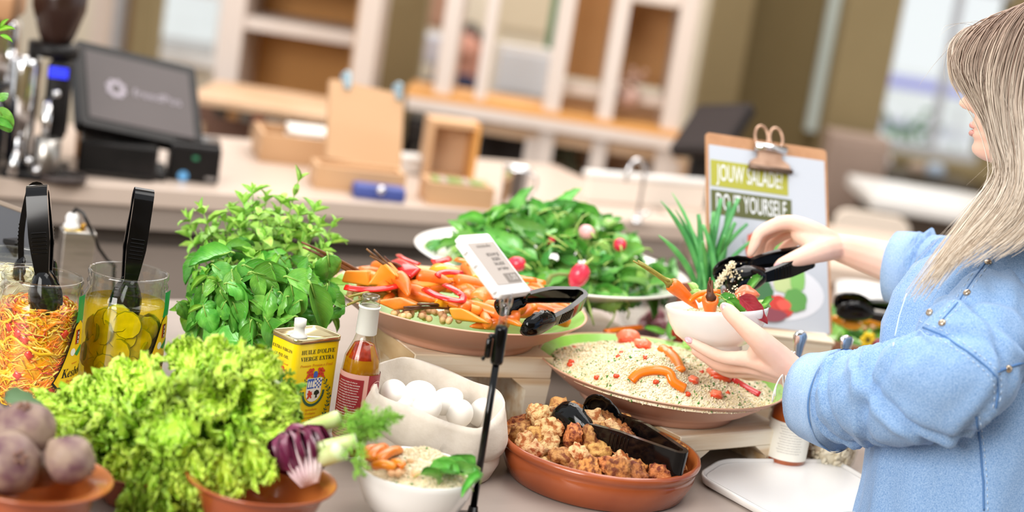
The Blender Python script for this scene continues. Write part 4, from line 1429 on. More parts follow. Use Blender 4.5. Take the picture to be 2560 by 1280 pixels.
obj('warning_sticker', box(BM(), (40 * s, 0.03, 0.0006), (-16 * s, 0, top + 0.0004)), M_label_y, t, smooth=False)
bm = BM()
pts = [(-18 * s, 0, top + 41 * s), (-12 * s, 0, top + 52 * s), (4 * s, -0.01, top + 46 * s), (26 * s, -0.02, top + 6 * s), (50 * s, -0.02, top - 40 * s), (72 * s, -0.02, top - 66 * s), (92 * s, -0.02, top - 80 * s), (100 * s, -0.01, 0.004)]
sm = []
for a, b in zip(pts, pts[1:]):
    sm += [V(a), (V(a) + V(b)) / 2]
sm.append(V(pts[-1]))
tube(bm, sm, 4.2 * s, 8); obj('cable', bm, M_tong, t)
# slanted dark display of a scale
mwx, w, h = quad_frame((-70, 488), (62, 545), (-60, 640), dep(pA) + 0.16, 1.1, 1)
zz = mwx.translation.z
t = thing('weighing_scale', 'dark slanted display of a scale behind the pale cabbage jar', 'scale', (mwx.translation.x, mwx.translation.y, CZ))
q = obj('display', slab(BM(), rrect(w, h, 0.006), -0.02, 0.0), mat('slate_plastic', '#3d3f47', rough=0.4), t, smooth=False)
q.matrix_local = Matrix.Translation((0, 0, -CZ)) @ Matrix.Translation((-mwx.translation.x, -mwx.translation.y, 0)) @ mwx
obj('top_edge', box(BM(), (w * 1.02, 0.012, 0.022), (0, h / 2 + 0.004, -0.01), 0.003), mat('scale_wood_edge', '#8c7a6a', rough=0.5), q, smooth=False)
obj('knob', box(BM(), (0.02, 0.025, 0.02), (w * 0.5, h * 0.42, 0.0), 0.005), M_black, q, smooth=False)
obj('foot', box(BM(), (0.05, 0.05, zz - CZ), (0, 0.02, (zz - CZ) / 2 - 0.002), 0.004), M_black, t, smooth=False)
obj('plate', box(BM(), (0.16, 0.12, 0.012), (0, 0.03, 0.006), 0.003), M_steel, t, smooth=False)

# ------------------------------------------------------------------ basil and mint
rs = random.Random(31)
cB = atd(652, 742, 2.60)
bas = thing('potted_basil', 'bushy potted basil with big glossy leaves between gherkin jar and tin', 'herb', (cB.x, cB.y, CZ))
M_pot = mat('pale_clay_pot', '#d8b9a4', rough=0.6, col2='#cfae98', scale=12)
def herb_pot(par, r, h):
    obj('pot', lathe(BM(), [(0, 0), (r * 0.72, 0), (r * 0.95, h), (r, h + 0.001), (r, h + 0.012), (r * 0.93, h + 0.012), (r * 0.9, h - 0.006), (0, h - 0.006)], 32), M_pot, par)
    obj('soil', lathe(BM(), [(0, h - 0.004), (r * 0.9, h - 0.0055)], 24), mat('potting_soil', '#2f2219', rough=0.9, col2='#45342a', scale=150, bump=0.6), par)


herb_pot(bas, 0.055, 0.075)
hc = cB.z - CZ
rx, rz_ = 0.126, 0.088
heads = []
tries = 0
while len(heads) < 42 and tries < 5000:
    tries += 1
    d = V((rs.gauss(0, 1), rs.gauss(0, 1), rs.gauss(0, 1))).normalized()
    if d.y > 0.55:
        continue
    k = rs.uniform(0.62, 0.98)
    q = V((d.x * rx, d.y * rx, d.z * rz_)) * k + V((0, 0, hc))
    if all((q - h2[0]).length > 0.030 for h2 in heads):
        heads.append((q, d, k))
stems = BM()
nleaf = 0
for q, d, k in heads:
    root = V((q.x * 0.15, q.y * 0.15, 0.07))
    ctrl = V((q.x * 0.35, q.y * 0.35, max(0.09, q.z * 0.75)))
    tube(stems, bez(root, ctrl, q, 6), 0.0017, 5)
    axis = (d * 0.75 + V((0, -0.25, 0.75))).normalized()
    s1 = axis.orthogonal().normalized()
    s1.rotate(Quaternion(axis, rs.uniform(0, 2 * pi)))
    s2 = axis.cross(s1)
    for dirv, sz, me, drop in ((s1, 0.048, BAS, 0.2), (-s1, 0.046, BAS, 0.2), (s2, 0.030, BAS, -0.25), (-s2, 0.028, BASL, -0.3)):
        if nleaf > 175:
            break
        sz *= rs.uniform(0.8, 1.4)
        x = (dirv - axis * drop * 0.6 + V((0, 0, -0.25 * (1 if sz > 0.036 else 0)))).normalized()
        place_leaf(rs.choice(me), bas, 'leaf', q + axis * 0.002, x, axis + V((0, -0.35, 0.1)), sz * 1.0)
        nleaf += 1
    if rs.random() < 0.5:
        for i in range(2):
            place_leaf(rs.choice(BASL), bas, 'leaf', q + axis * 0.005, (axis + s1 * (0.5 - i) + s2 * 0.3).normalized(), s2 if i else -s2, 0.016 * rs.uniform(0.8, 1.3))
obj('stem', stems, M_stem, bas)
for k in range(46):
    px, py = rs.gauss(660, 95), rs.gauss(775, 55)
    if ((px - 655) / 205) ** 2 + ((py - 750) / 140) ** 2 > 1:
        continue
    q = atd(px, py, 2.60 - 0.125 * sqrt(max(0, 1 - ((px - 655) / 215) ** 2)) + rs.uniform(-0.01, 0.02)) - bas.location
    a = rs.uniform(0.2, 2.9)
    x = CR * cos(a) - CU * sin(a) * 0.8 + _F * rs.uniform(-0.5, 0.4)
    sz = rs.uniform(0.034, 0.055)
    place_leaf(rs.choice(BAS), bas, 'leaf', q - x.normalized() * sz * 0.5, x, -_F * 0.7 + CU * 0.8 + CR * rs.uniform(-0.7, 0.7), sz)
# hero leaves that show largest along the lower side
for px, py, ang, sz, dd in ((800, 770, 70, 0.078, -0.12), (690, 690, 10, 0.072, -0.12), (595, 760, 75, 0.066, -0.13), (570, 840, 200, 0.072, -0.12), (620, 850, 100, 0.055, -0.13), (690, 840, 60, 0.06, -0.125),
                            (520, 640, 170, 0.07, -0.06), (490, 800, 150, 0.055, -0.08), (480, 840, 110, 0.055, -0.07), (660, 680, 20, 0.06, -0.11), (830, 690, 80, 0.065, -0.07), (740, 760, 75, 0.06, -0.13), (845, 745, 20, 0.045, -0.08), (770, 705, 15, 0.065, -0.12)):
    q = atd(px, py, 2.60 + dd) - bas.location
    a = radians(ang)
    x = CR * cos(a) * (1 if ang < 90 or ang > 90 else 1) - CU * sin(a) + _F * rs.uniform(-0.1, 0.25)
    place_leaf(rs.choice(BAS[:3]), bas, 'leaf', q - x.normalized() * sz * 0.5, x, -_F * 0.9 + CU * 0.7 + CR * rs.uniform(-0.3, 0.3), sz)

M_mint = mat('mint_leaf', '#92ca52', rough=0.45, col2='#b0dc62', scale=3, rnd=0.2, veins=('#b4dc7c', 34, 0.55), sss=0.1, subcol=(0.004, 0.008, 0.002))
MNT = [leaf_mesh('mint_leaf_a', 1.0, 0.55, M_mint, cup=0.5, bend=0.7, ruff=0.03, puff=0.03, serr=0.1, sfreq=16, crease=0.16, tip=0.85, base=0.7, seed=11, nu=16, nv=8),
       leaf_mesh('mint_leaf_b', 1.0, 0.6, M_mint, cup=0.3, bend=1.3, ruff=0.03, puff=0.035, serr=0.1, sfreq=16, crease=0.16, tip=0.85, base=0.7, seed=12, nu=16, nv=8),
       leaf_mesh('mint_leaf_c', 1.0, 0.5, M_mint, cup=0.9, bend=0.2, ruff=0.02, puff=0.03, serr=0.1, sfreq=16, crease=0.16, tip=0.9, base=0.75, seed=13, nu=16, nv=8)]
cM = atd(668, 590, 2.76)
mint = thing('potted_mint', 'tall pale green potted mint rising behind the basil', 'herb', (cM.x, cM.y, CZ))
herb_pot(mint, 0.05, 0.09)
stems = BM()
tips = [(745, 455, 0), (632, 475, 0), (610, 500, -.02), (665, 495, .02), (705, 500, 0), (505, 525, -.02), (470, 545, 0.01), (560, 545, 0), (600, 560, -.04), (650, 540, -.05), (700, 555, -.05), (750, 530, -.02), (790, 520, .02), (800, 560, -.02), (830, 600, 0), (770, 580, -.05), (720, 600, -.06), (660, 590, -.07), (620, 610, -.06), (560, 600, -.03), (520, 590, 0.0), (470, 585, .02), (690, 530, .03), (640, 520, .05), (780, 550, .05), (580, 525, .04), (735, 560, .0), (835, 560, .03), (810, 620, -.03), (540, 560, .05), (675, 565, -0.02), (605, 540, 0.0), (760, 610, 0.0), (500, 570, .03)]
nm = 0
for i, (px, py, dd) in enumerate(tips):
    q = atd(px, py, 2.76 + dd) - mint.location
    root = V((q.x * 0.2, q.y * 0.2, 0.085))
    pth = bez(root, V((q.x * 0.55, q.y * 0.55, q.z * 0.6)), q, 8)
    tube(stems, pth, [0.0017] * 6 + [0.0014, 0.0012, 0.001], 5)
    axis = (pth[-1] - pth[-3]).normalized()
    s1 = axis.orthogonal().normalized()
    s1.rotate(Quaternion(axis, rs.uniform(0, 6)))
    for lev, (back, sz, spread) in enumerate(((0.0, 0.018, 0.35), (0.007, 0.027, 1.0), (0.024, 0.034, 1.6), (0.046, 0.038, 2.0))):
        if i in (0,) and lev == 1:
            continue
        s1 = axis.cross(s1).normalized()
        for sg in (1, -1):
            if nm >= 262:
                break
            base = q - axis * back
            x = (axis + s1 * sg * spread).normalized()
            place_leaf(rs.choice(MNT), mint, 'leaf', base, x, axis - x * 0.2 + V((0, -0.15, 0)), sz * rs.uniform(0.85, 1.25) * (1.35 if i == 0 and lev == 0 else 1))
            nm += 1
obj('stem', stems, M_stem, mint)

# ------------------------------------------------------------------ olive oil tin
TH = 0.165
p = on(768, 832, CZ + TH)
tin = thing('oil_tin', 'tall yellow olive oil tin with crests and a white spout', 'tin', (p.x, p.y, CZ), radians(48))
M_tin = mat('tin_yellow', '#f5d20a', rough=0.26, col2='#f7d816', scale=6, coat=0.2)
M_tinmetal = mat('tin_gold', '#d9c79a', rough=0.2, metal=0.9, bump=0.01, bscale=40)
TW, TD = 0.082, 0.057
obj('body', slab(BM(), rrect(TW, TD, 0.009), 0.003, TH - 0.004), M_tin, tin)
for q in (tin.children[0],):
    ms = q.modifiers.new('edges', 'EDGE_SPLIT'); ms.split_angle = radians(40)
bm = BM()
R0, R1, R2 = rrect(TW + 0.003, TD + 0.003, 0.0105), rrect(TW + 0.003, TD + 0.003, 0.0105), rrect(TW - 0.003, TD - 0.003, 0.0075)
loft(bm, [[(x, y, TH - 0.006) for x, y in R0], [(x, y, TH) for x, y in R1], [(x * 0.985, y * 0.985, TH + 0.0008) for x, y in R1], [(x, y, TH) for x, y in R2], [(x, y, TH - 0.0035) for x, y in R2]])
obj('top_rim', bm, M_tinmetal, tin)
bm = BM(); loft(bm, [[(x, y, 0.0) for x, y in R0], [(x, y, 0.005) for x, y in R0]]); obj('bottom_rim', bm, M_tinmetal, tin)
M_spout = mat('white_spout', '#f0eee6', rough=0.35, trans=0.2)
bm = BM(); lathe(bm, [(0, TH - 0.003), (0.0125, TH - 0.003), (0.0125, TH + 0.0015), (0.0085, TH + 0.003), (0.0075, TH + 0.013), (0.0085, TH + 0.014), (0.0085, TH + 0.024), (0.0065, TH + 0.024), (0.0062, TH + 0.006), (0, TH + 0.006)], 20, c=(-0.022, -0.008, 0)); obj('spout', bm, M_spout, tin)
M_ink = mat('ink_dark_green', '#1f2b1c', rough=0.5)
M_inkr = mat('ink_red', '#d0432a', rough=0.5)
M_inkb = mat('ink_blue', '#3a62b8', rough=0.5)
M_inkg = mat('ink_green', '#2e5d44', rough=0.5)
M_inko = mat('ink_orange', '#d98a1a', rough=0.5)


def tin_face(front):
    # front: the broad side with the French wording; else the narrow side
    w = TW if front else TD
    if front:
        base = Matrix.Translation((0, -TD / 2 - 0.0004, 0)) @ Matrix.Rotation(radians(90), 4, 'X')
    else:
        base = Matrix.Translation((-TW / 2 - 0.0004, 0, 0)) @ Matrix.Rotation(radians(-90), 4, 'Z') @ Matrix.Rotation(radians(90), 4, 'X')

    def at(x, z, e=0.0):
        return base @ Matrix.Translation((x, z, e))
    k = 1.0 if front else 0.68
    l1, l2 = ("HUILE D'OLIVE", 'VIERGE EXTRA') if front else ('EXTRA VIRGIN', 'OLIVE OIL')
    text_on('lettering', serif(l1), 0.0088 * (1 if front else 0.74), M_ink, tin, at(0, TH * 0.885), 0.92)
    text_on('lettering', serif(l2), 0.0088 * (1 if front else 0.74), M_ink, tin, at(0, TH * 0.825), 0.92)
    text_on('lettering', serif_italic('Premiere Pression a Froid' if front else 'First Cold Pressed'), 0.0058 * (1 if front else 0.8), M_inko, tin, at(0, TH * 0.765), 0.95)
    # crest: shield quartered, plumed helmet with mantling, oval collar, olive sprays
    zc = TH * 0.555
    def poly(name, pts, m, e):
        bm = BM()
        bm.faces.new([bm.verts.new((x * k, y, 0)) for x, y in pts])
        o = obj(name, bm, m, tin, smooth=False)
        o.matrix_local = at(0, zc, e)
        return o
    def shield(sc):
        pts = [(-0.0135 * sc, 0.016 * sc), (0.0135 * sc, 0.016 * sc), (0.0135 * sc, -0.006 * sc)]
        for i in range(1, 8):
            a = -pi * i / 8
            pts.append((0.0135 * sc * cos(a), -0.006 * sc + 0.013 * sc * sin(a)))
        pts.append((-0.0135 * sc, -0.006 * sc))
        return pts
    # collar
    bm = BM()
    for i in range(26):
        a = -pi * 1.0 * i / 25
        for rr in (0,):
            c = V((0.0185 * cos(a) * k, -0.004 + 0.020 * sin(a), 0))
            tn = V((-0.0185 * sin(a) * k, 0.020 * cos(a), 0)).normalized()
            nn = V((-tn.y, tn.x, 0))
            bm.faces.new([bm.verts.new(c + tn * x + nn * y) for x, y in ((-0.0013, -0.0018), (0.0009, -0.0022), (0.0013, 0.0016), (-0.0009, 0.0022))])
    o = obj('collar', bm, M_inkg, tin, smooth=False); o.matrix_local = at(0, zc, 0.0002)
    poly('shield', shield(1.0), M_label_w, 0.0002)
    poly('shield_quarter', [(-0.0125, 0.001), (-0.0005, 0.001), (-0.0005, 0.0150), (-0.0125, 0.0150)], M_inkb, 0.0004)
    bm = BM()
    for i in range(4):
        for j in range(5):
            if (i + j) % 2 == 0:
                x, y = (0.001 + i * 0.003) * k, 0.001 + j * 0.0029
                bm.faces.new([bm.verts.new(q) for q in ((x, y, 0), (x + 0.0027 * k, y, 0), (x + 0.0027 * k, y + 0.0026, 0), (x, y + 0.0026, 0))])
    o = obj('shield_check', bm, M_inkb, tin, smooth=False); o.matrix_local = at(0, zc, 0.0004)
    bm = BM()
    for i in range(3):
        x = -0.0115 + i * 0.004
        bm.faces.new([bm.verts.new((a * k, b, 0)) for a, b in ((x, 0.003), (x + 0.0028, 0.003), (x + 0.0028, 0.010), (x + 0.0014, 0.013), (x, 0.010))])
    o = obj('castle', bm, M_label_w, tin, smooth=False); o.matrix_local = at(0, zc, 0.0006)
    lion = [(-0.011, -0.014), (-0.009, -0.009), (-0.0115, -0.006), (-0.009, -0.005), (-0.010, -0.002), (-0.007, -0.0015), (-0.005, -0.004), (-0.0025, -0.003), (-0.003, -0.006), (-0.001, -0.007), (-0.0035, -0.009), (-0.002, -0.013), (-0.004, -0.0135), (-0.006, -0.0105), (-0.008, -0.014)]
    poly('lion', lion, M_inkr, 0.0006)
    tree = [(0.002, -0.014), (0.0045, -0.013), (0.0045, -0.009), (0.001, -0.008), (0.0015, -0.004), (0.0055, -0.0015), (0.0095, -0.003), (0.011, -0.007), (0.0075, -0.009), (0.007, -0.012), (0.009, -0.0125)]
    poly('tree', tree, M_ink, 0.0006)
    # helmet and mantling
    poly('helmet', [(-0.003, 0.0165), (0.003, 0.0165), (0.004, 0.021), (0.0025, 0.026), (-0.0025, 0.026), (-0.004, 0.021)], M_inkb, 0.0006)
    for sg in (-1, 1):
        bm = BM()
        for i, (cx, cy, r) in enumerate(((0.005, 0.020, 0.0028), (0.0085, 0.0235, 0.0034), (0.0125, 0.020, 0.0026), (0.0105, 0.028, 0.0026), (0.006, 0.0285, 0.0024), (0.0145, 0.0255, 0.0018), (0.0155, 0.017, 0.0014))):
            bm.faces.new([bm.verts.new((sg * (cx + r * (1 + .25 * (j % 2)) * cos(2 * pi * j / 12)) * k, cy + r * (1 + .25 * (j % 2)) * sin(2 * pi * j / 12), 0)) for j in range(12)])
        o = obj('mantling', bm, M_inkr, tin, smooth=False); o.matrix_local = at(0, zc, 0.0005)
    if front:
        for sg in (-1, 1):
            bm = BM()
            pts = []
            for i in range(26):
                s2 = i / 25
                x = sg * (0.018 + 0.011 * sin(pi * (0.12 + s2 * 0.9)) + (0.012 * max(0, s2 - 0.6)))
                x = sg * (0.017 + 0.017 * sin(pi * min(1, s2 * 1.25)) * 0.75 + 0.016 * max(0, s2 - 0.55))
                y = 0.012 - s2 * 0.072
                pts.append(V((x, y, 0)))
            for i, (a, b) in enumerate(zip(pts, pts[1:])):
                tn = (b - a).normalized(); nn = V((-tn.y, tn.x, 0))
                bm.faces.new([bm.verts.new(q) for q in (a - nn * 0.0003, b - nn * 0.0003, b + nn * 0.0003, a + nn * 0.0003)])
                if i % 2 == 0:
                    for sd in (1, -1):
                        e = a + (nn * sd * 0.7 + tn * -0.5) * 0.0055
                        mid = (a + e) / 2
                        w2 = (e - a).normalized(); w3 = V((-w2.y, w2.x, 0)) * 0.0009
                        bm.faces.new([bm.verts.new(q) for q in (a, mid + w3, e, mid - w3)])
                if i % 4 == 1:
                    c = a + nn * 0.0035
                    bm.faces.new([bm.verts.new(c + V((0.0015 * cos(j), 0.0019 * sin(j), 0))) for j in (0, 1.05, 2.1, 3.14, 4.2, 5.2)])
            o = obj('olive_spray', bm, M_inkg, tin, smooth=False); o.matrix_local = at(0, zc, 0.0003)
        text_on('lettering', serif_italic('Agricultura'), 0.0048, M_inko, tin, at(0, TH * 0.37))
        text_on('lettering', serif_italic('Ecologica'), 0.0048, M_inko, tin, at(0, TH * 0.335))
        text_on('lettering', serif_italic('de la sierra de la famille'), 0.004, M_inko, tin, at(0, TH * 0.30))
    text_on('lettering', serif('NUNEZ'), 0.0125 * k, M_ink, tin, at(0, TH * 0.235), 0.95)
    text_on('lettering', '~', 0.0125 * k, M_ink, tin, at(0.001, TH * 0.235 + 0.0075), 0.9)
    text_on('lettering', serif('DE PRADO'), 0.0088 * k, M_ink, tin, at(0, TH * 0.165), 0.95)


tin_face(True)
tin_face(False)

# ------------------------------------------------------------------ oil bottle
p = on(868, 1150, CZ)
p = on(872, 1135, CZ)
Hb = 0.232
bo = thing('oil_bottle', 'slim bottle of red tinged oil with white neck sleeve and dark red label', 'bottle', (p.x, p.y, CZ), facing(p))
r = 0.0265
M_bglass = glassmat('bottle_glass', (0.97, 0.96, 0.9), ior=1.5, gloss=1.1)
def squarish(bm, k=0.12, zmax=0.16):
    for v in bm.verts:
        if v.co.z < zmax:
            a = math.atan2(v.co.y, v.co.x)
            s2 = 1 + k * (abs(cos(2 * (a + radians(20)))) - 0.6) * min(1, (zmax - v.co.z) / 0.02)
            v.co.x *= s2; v.co.y *= s2
    return bm


prof = [(0, 0), (r * 0.9, 0), (r, 0.004), (r, 0.125), (r * 0.93, 0.145), (r * 0.6, 0.168), (0.0125, 0.182), (0.0118, 0.22), (0.0118, 0.222)]
obj('glass', squarish(lathe(BM(), prof, 40)), M_bglass, bo)
bm = squarish(lathe(BM(), [(0, 0.004), (r * 0.9, 0.004), (r * 0.93, 0.012), (r * 0.93, 0.125), (r * 0.86, 0.144), (r * 0.54, 0.164), (0, 0.168)], 40))
for f in bm.faces:
    c = f.calc_center_median()
    f.material_index = 1 if (noise.noise(c * 70) + (c.z - 0.145) * 30) > 0.05 else 0
obj('oil', bm, [mat('golden_oil', '#c98a10', rough=0.15, col2='#b9770a', scale=60, trans=0.35), mat('chilli_red_oil', '#7d1a08', rough=0.2, col2='#a32a0c', scale=90)], bo)
bm = lathe(BM(), [(0.0135, 0.178), (0.0150, 0.1795), (0.0142, 0.216), (0.0155, 0.2165), (0.0155, 0.2185), (0.0120, 0.2187)], 32); obj('neck_sleeve', bm, mat('sleeve_white', '#e9e9e6', rough=0.4, bump=0.05, bscale=150), bo)
bm = lathe(BM(), [(0.0125, 0.2187), (0.0143, 0.2195), (0.0125, 0.2215), (0.0143, 0.2235), (0.0125, 0.2255), (0.0138, 0.2275), (0.0125, 0.230), (0.0125, Hb + 0.002), (0.0098, Hb + 0.002), (0.0096, 0.224)], 32); obj('mouth_thread', bm, glassmat('frosty_plastic', (0.93, 0.93, 0.91), rough=0.15, ior=1.6, gloss=1.6), bo)
rl = r * 1.055
lb = lambda a, b, z0, z1, nm, m, e: obj(nm, cyl_patch(BM(), rl + e, [(z0, radians(a), radians(b)), (z1, radians(a), radians(b))], 16), m, bo)
lb(-95, 28, 0.028, 0.125, 'back_label', mat('label_pink', '#cf9a90', rough=0.5), 0.0)
lb(-80, 14, 0.058, 0.118, 'label_panel', mat('label_wine', '#8a1620', rough=0.5), 0.0006)
lb(28, 110, 0.028, 0.125, 'front_label', mat('label_wine', '#8a1620'), 0.0003)
for k in range(14):
    zz = 0.113 - k * 0.0038
    a = radians(-33)
    text_on('lettering', 'olio extra vergine di oliva aromatizzato'[: 30 + (k * 7) % 9], 0.0026, M_label_w, bo, Matrix.Translation(((rl + 0.001) * sin(a), -(rl + 0.001) * cos(a), zz)) @ Matrix.Rotation(a, 4, 'Z') @ Matrix.Rotation(radians(90), 4, 'X'), wrap=rl)
for k in range(7):
    zz = 0.054 - k * 0.0036
    a = radians(-33)
    text_on('lettering', 'INFORMATIONS NUTRITIONNELLES', 0.0027, M_label_k, bo, Matrix.Translation(((rl + 0.001) * sin(a), -(rl + 0.001) * cos(a), zz)) @ Matrix.Rotation(a, 4, 'Z') @ Matrix.Rotation(radians(90), 4, 'X'), wrap=rl)
a = radians(58)
mwl = Matrix.Translation(((rl + 0.001) * sin(a), -(rl + 0.001) * cos(a), 0.105)) @ Matrix.Rotation(a, 4, 'Z') @ Matrix.Rotation(radians(90), 4, 'X')
bm = BM()
ring = [[bm.verts.new(((x * cos(2 * pi * i / 32)) / 1, x * sin(2 * pi * i / 32), 0)) for i in range(32)] for x in (0.0115, 0.0105)]
for i in range(32):
    bm.faces.new((ring[0][i], ring[0][(i + 1) % 32], ring[1][(i + 1) % 32], ring[1][i]))
for v in bm.verts:
    an = v.co.x / rl
    v.co = V((rl * sin(an), v.co.y, rl * cos(an) - rl + 0.0003))
o = obj('label_seal', bm, mat('seal_rose', '#d9a29a', rough=0.5), bo, smooth=False); o.matrix_local = mwl
text_on('lettering', 'OUTRERA', 0.0042, mat('seal_rose', '#d9a29a'), bo, mwl @ Matrix.Translation((0, 0, 0.0004)), wrap=rl)

# ------------------------------------------------------------------ linen sack of eggs
p = on(1066, 1166, CZ)
sk = thing('egg_sack', 'cream linen sack with a turned down cuff holding white eggs', 'sack', (p.x, p.y, CZ), 0)
M_linen = mat('cream_linen', '#d6cbbd', rough=0.9, col2='#cdc1b2', scale=60, bump=0.12, bscale=260, sheen=0.2)
SR = 176 * mpp(p + V((0, 0, 0.05)))
NA = 72
def sack_ring(rf, zf, wob, seed, sq=0.0):
    out = []
    for i in range(NA):
        a = 2 * pi * i / NA
        r = rf(a) * (1 + wob * noise.noise(V((cos(a) * 2.2, sin(a) * 2.2, seed))))
        out.append((r * cos(a), r * sin(a) * 0.92, zf(a)))
    return out


def tilt(a):      # 1 at the back left, -1 at the front right
    return cos(a - radians(128))


Hk = 0.062
rings = []
for k, (rf, z, wb) in enumerate(((0.6, 0.001, 0.02), (0.93, 0.004, 0.03), (1.0, 0.02, 0.05), (1.0, 0.045, 0.05), (0.97, 0.06, 0.05), (0.93, 0.082, 0.04))):
    rings.append(sack_ring(lambda a, rf=rf: SR * rf, lambda a, z=z: z + 0.0015 * sin(3 * a + z * 90), wb, z * 14))
base = BM()
loft(base, rings, caps=False)
cp = [v for v in base.verts][:NA]
base.faces.new(cp[::-1])
obj('bag', base, M_linen, sk)
rim = lambda a: 0.112 + 0.016 * tilt(a) + 0.006 * sin(3 * a + 1.0)
low = lambda a: 0.060 + 0.020 * tilt(a) + 0.007 * sin(2 * a + 0.4)
cuff = BM()
rr_ = []
for k, (f, zf, wb) in enumerate((
        (0.93, lambda a: 0.052, 0.03), (0.99, lambda a: low(a) - 0.002, 0.04), (1.045, lambda a: low(a), 0.05), (1.06, lambda a: low(a) + 0.012, 0.06), (1.045, lambda a: (low(a) + rim(a)) / 2, 0.06), (1.0, lambda a: rim(a) - 0.01, 0.05), (0.965, lambda a: rim(a), 0.05),
        (0.93, lambda a: rim(a) - 0.002, 0.05), (0.895, lambda a: rim(a) - 0.014, 0.06), (0.87, lambda a: rim(a) - 0.03, 0.06), (0.84, lambda a: 0.05, 0.05), (0.2, lambda a: 0.04, 0.0))):
    sq = 0.92
    rr_.append(sack_ring(lambda a, f=f, k=k: SR * f * (1 + 0.022 * sin(5 * a + k) + 0.014 * sin(9 * a - k * 0.7)), zf, wb * 1.5, 0.3 + k * 0.12))
loft(cuff, rr_, caps=False)
q = obj('cuff', cuff, M_linen, sk)
bm = BM()
a0 = radians(-82)
tube(bm, [V((SR * 1.067 * cos(a0 + i * 0.016), SR * 1.067 * 0.92 * sin(a0 + i * 0.016), 0.05 + i * 0.006)) for i in range(4)], 0.0006, 4)
obj('seam', bm, mat('darker_linen', '#b9ae9f', rough=0.9), sk)  # seam line in a darker linen tone
M_egg = mat('white_eggshell', '#f7f4ee', rough=0.5, col2='#f3efe8', scale=20)
me = None
for k, (px, py, z, tx) in enumerate(((985, 982, 1.0, 0.3), (1050, 984, 1.006, 1.2), (1118, 1002, 1.003, 2.0), (1068, 1020, 1.004, 0.8), (1150, 1032, 0.992, 0.2), (1010, 1015, 0.985, 1.0), (1205, 1030, 0.985, 0.4))):
    q = on(px, py, z)
    if me is None:
        bm = BM()
        lathe(bm, [(0.0192 * sin(pi * i / 16) * (1 + 0.13 * cos(pi * i / 16)), -0.0245 * cos(pi * i / 16)) for i in range(17)], 28)
        bmesh.ops.recalc_face_normals(bm, faces=bm.faces[:])
        me = bpy.data.meshes.new('egg'); bm.to_mesh(me); bm.free()
        me.polygons.foreach_set('use_smooth', [True] * len(me.polygons)); me.materials.append(M_egg)
    m = Matrix.Translation(q) @ Matrix.Rotation(tx, 4, 'Z') @ Matrix.Rotation(radians(78 - 8 * k), 4, 'X')
    tag(inst('egg', me, None, m), ['white egg against the back of the sack, beside its tall corner', 'white egg on top of the sack, in the middle of the back row', 'white egg of the back row towards the black pole', 'large white egg lying in the middle of the sack', 'white egg at the front of the sack beside the cuff', 'white egg half buried below the tall corner of the sack', 'white egg tucked under the cuff behind the black pole'][k], 'egg', 'eggs in the linen sack')
# ================================================================== ON THE ISLAND: bowls, platters and their food
M_terra = mat('glazed_terracotta', '#a9562e', rough=0.2, spec=0.5, col2='#994a27', scale=14, coat=0.35, bump=0.02, bscale=40)
M_terra_in = mat('terracotta_inside', '#c4733a', rough=0.25, col2='#b5632f', scale=14, coat=0.3)
M_copper = mat('copper_pink_stoneware', '#cf9f88', rough=0.45, spec=0.4, col2='#c7967f', scale=5)
M_copper_rim = mat('stoneware_rim', '#dcb096', rough=0.45, col2='#cd9d7f', scale=10)
M_green = mat('leaf_green_glaze', '#8cc84c', rough=0.2, col2='#b4dd84', scale=7, mix=(0.45, 0.75), coat=0.3)
M_china = mat('white_china', '#f4f2ef', rough=0.18, spec=0.5, coat=0.3, col2='#f1efeb', scale=4)
M_wood = mat('pine_riser', '#f3e6cf', rough=0.5, col2='#cfa670', scale=26, mix=(0.42, 0.72), stretch=(0.1, 1.6, 1.6), detail=6, bump=0.03, bscale=30)
M_wood_end = mat('pine_end_grain', '#e4c9a0', rough=0.6, col2='#cfab7c', scale=26, mix=(0.4, 0.65), stretch=(1, 0.35, 1))


def terra_bowl(name, label, p, R, H, foot=0.5, lip=0.12):
    t = thing(name, label, 'bowl', p)
    r0 = R * foot
    R1 = R * (1 - lip)
    prof = [(0, 0.002), (r0 * 0.9, 0.002), (r0, 0), (r0 * 1.05, 0.003), (r0 + (R1 - r0) * 0.55, H * 0.4), (R1 * 0.97, H * 0.8), (R1, H * 0.88), (R * 0.985, H * 0.95), (R, H * 0.985), (R * 0.985, H)]
    obj('body', lathe(BM(), prof, 56), M_terra, t)
    obj('inside', lathe(BM(), [(R * 0.985, H), (R1 * 0.96, H * 0.93), (R1 * 0.9, H * 0.78), (r0 + (R1 - r0) * 0.45, H * 0.38), (r0 * 0.9, 0.008), (0, 0.007)], 56), M_terra_in, t)
    return t


def riser(label, p, w, d, h, rz, grp=None):
    """pine block stool: thick top board on two board legs that taper"""
    t = thing('wooden_riser', label, 'riser', p, rz)
    tt = min(0.035, h * 0.42)
    obj('top_board', box(BM(), (w, d, tt), (0, 0, h - tt / 2), 0.002), M_wood, t, smooth=False)
    obj('end_grain', box(BM(), (0.0012, d * 0.985, tt * 0.94), (-w / 2 - 0.0005, 0, h - tt / 2)), M_wood_end, t, smooth=False)
    for sx in (-1, 1):
        bm = BM()
        xa, xb = w / 2, w / 2 - w * 0.20
        poly = [(sx * xa, h - tt), (sx * (xa * 0.94), 0), (sx * (xa * 0.94 - w * 0.13), 0), (sx * (xb + 0.006), h - tt - 0.018), (sx * (xb - 0.02), h - tt)]
        a = [bm.verts.new((x, -d / 2 + 0.001, z)) for x, z in poly]
        b = [bm.verts.new((x, d / 2 - 0.001, z)) for x, z in poly]
        n = len(poly)
        bm.faces.new(a); bm.faces.new(b[::-1])
        for i in range(n):
            bm.faces.new((a[i], b[i], b[(i + 1) % n], a[(i + 1) % n]))
        obj('leg', bm, M_wood, t, smooth=False)
    return t


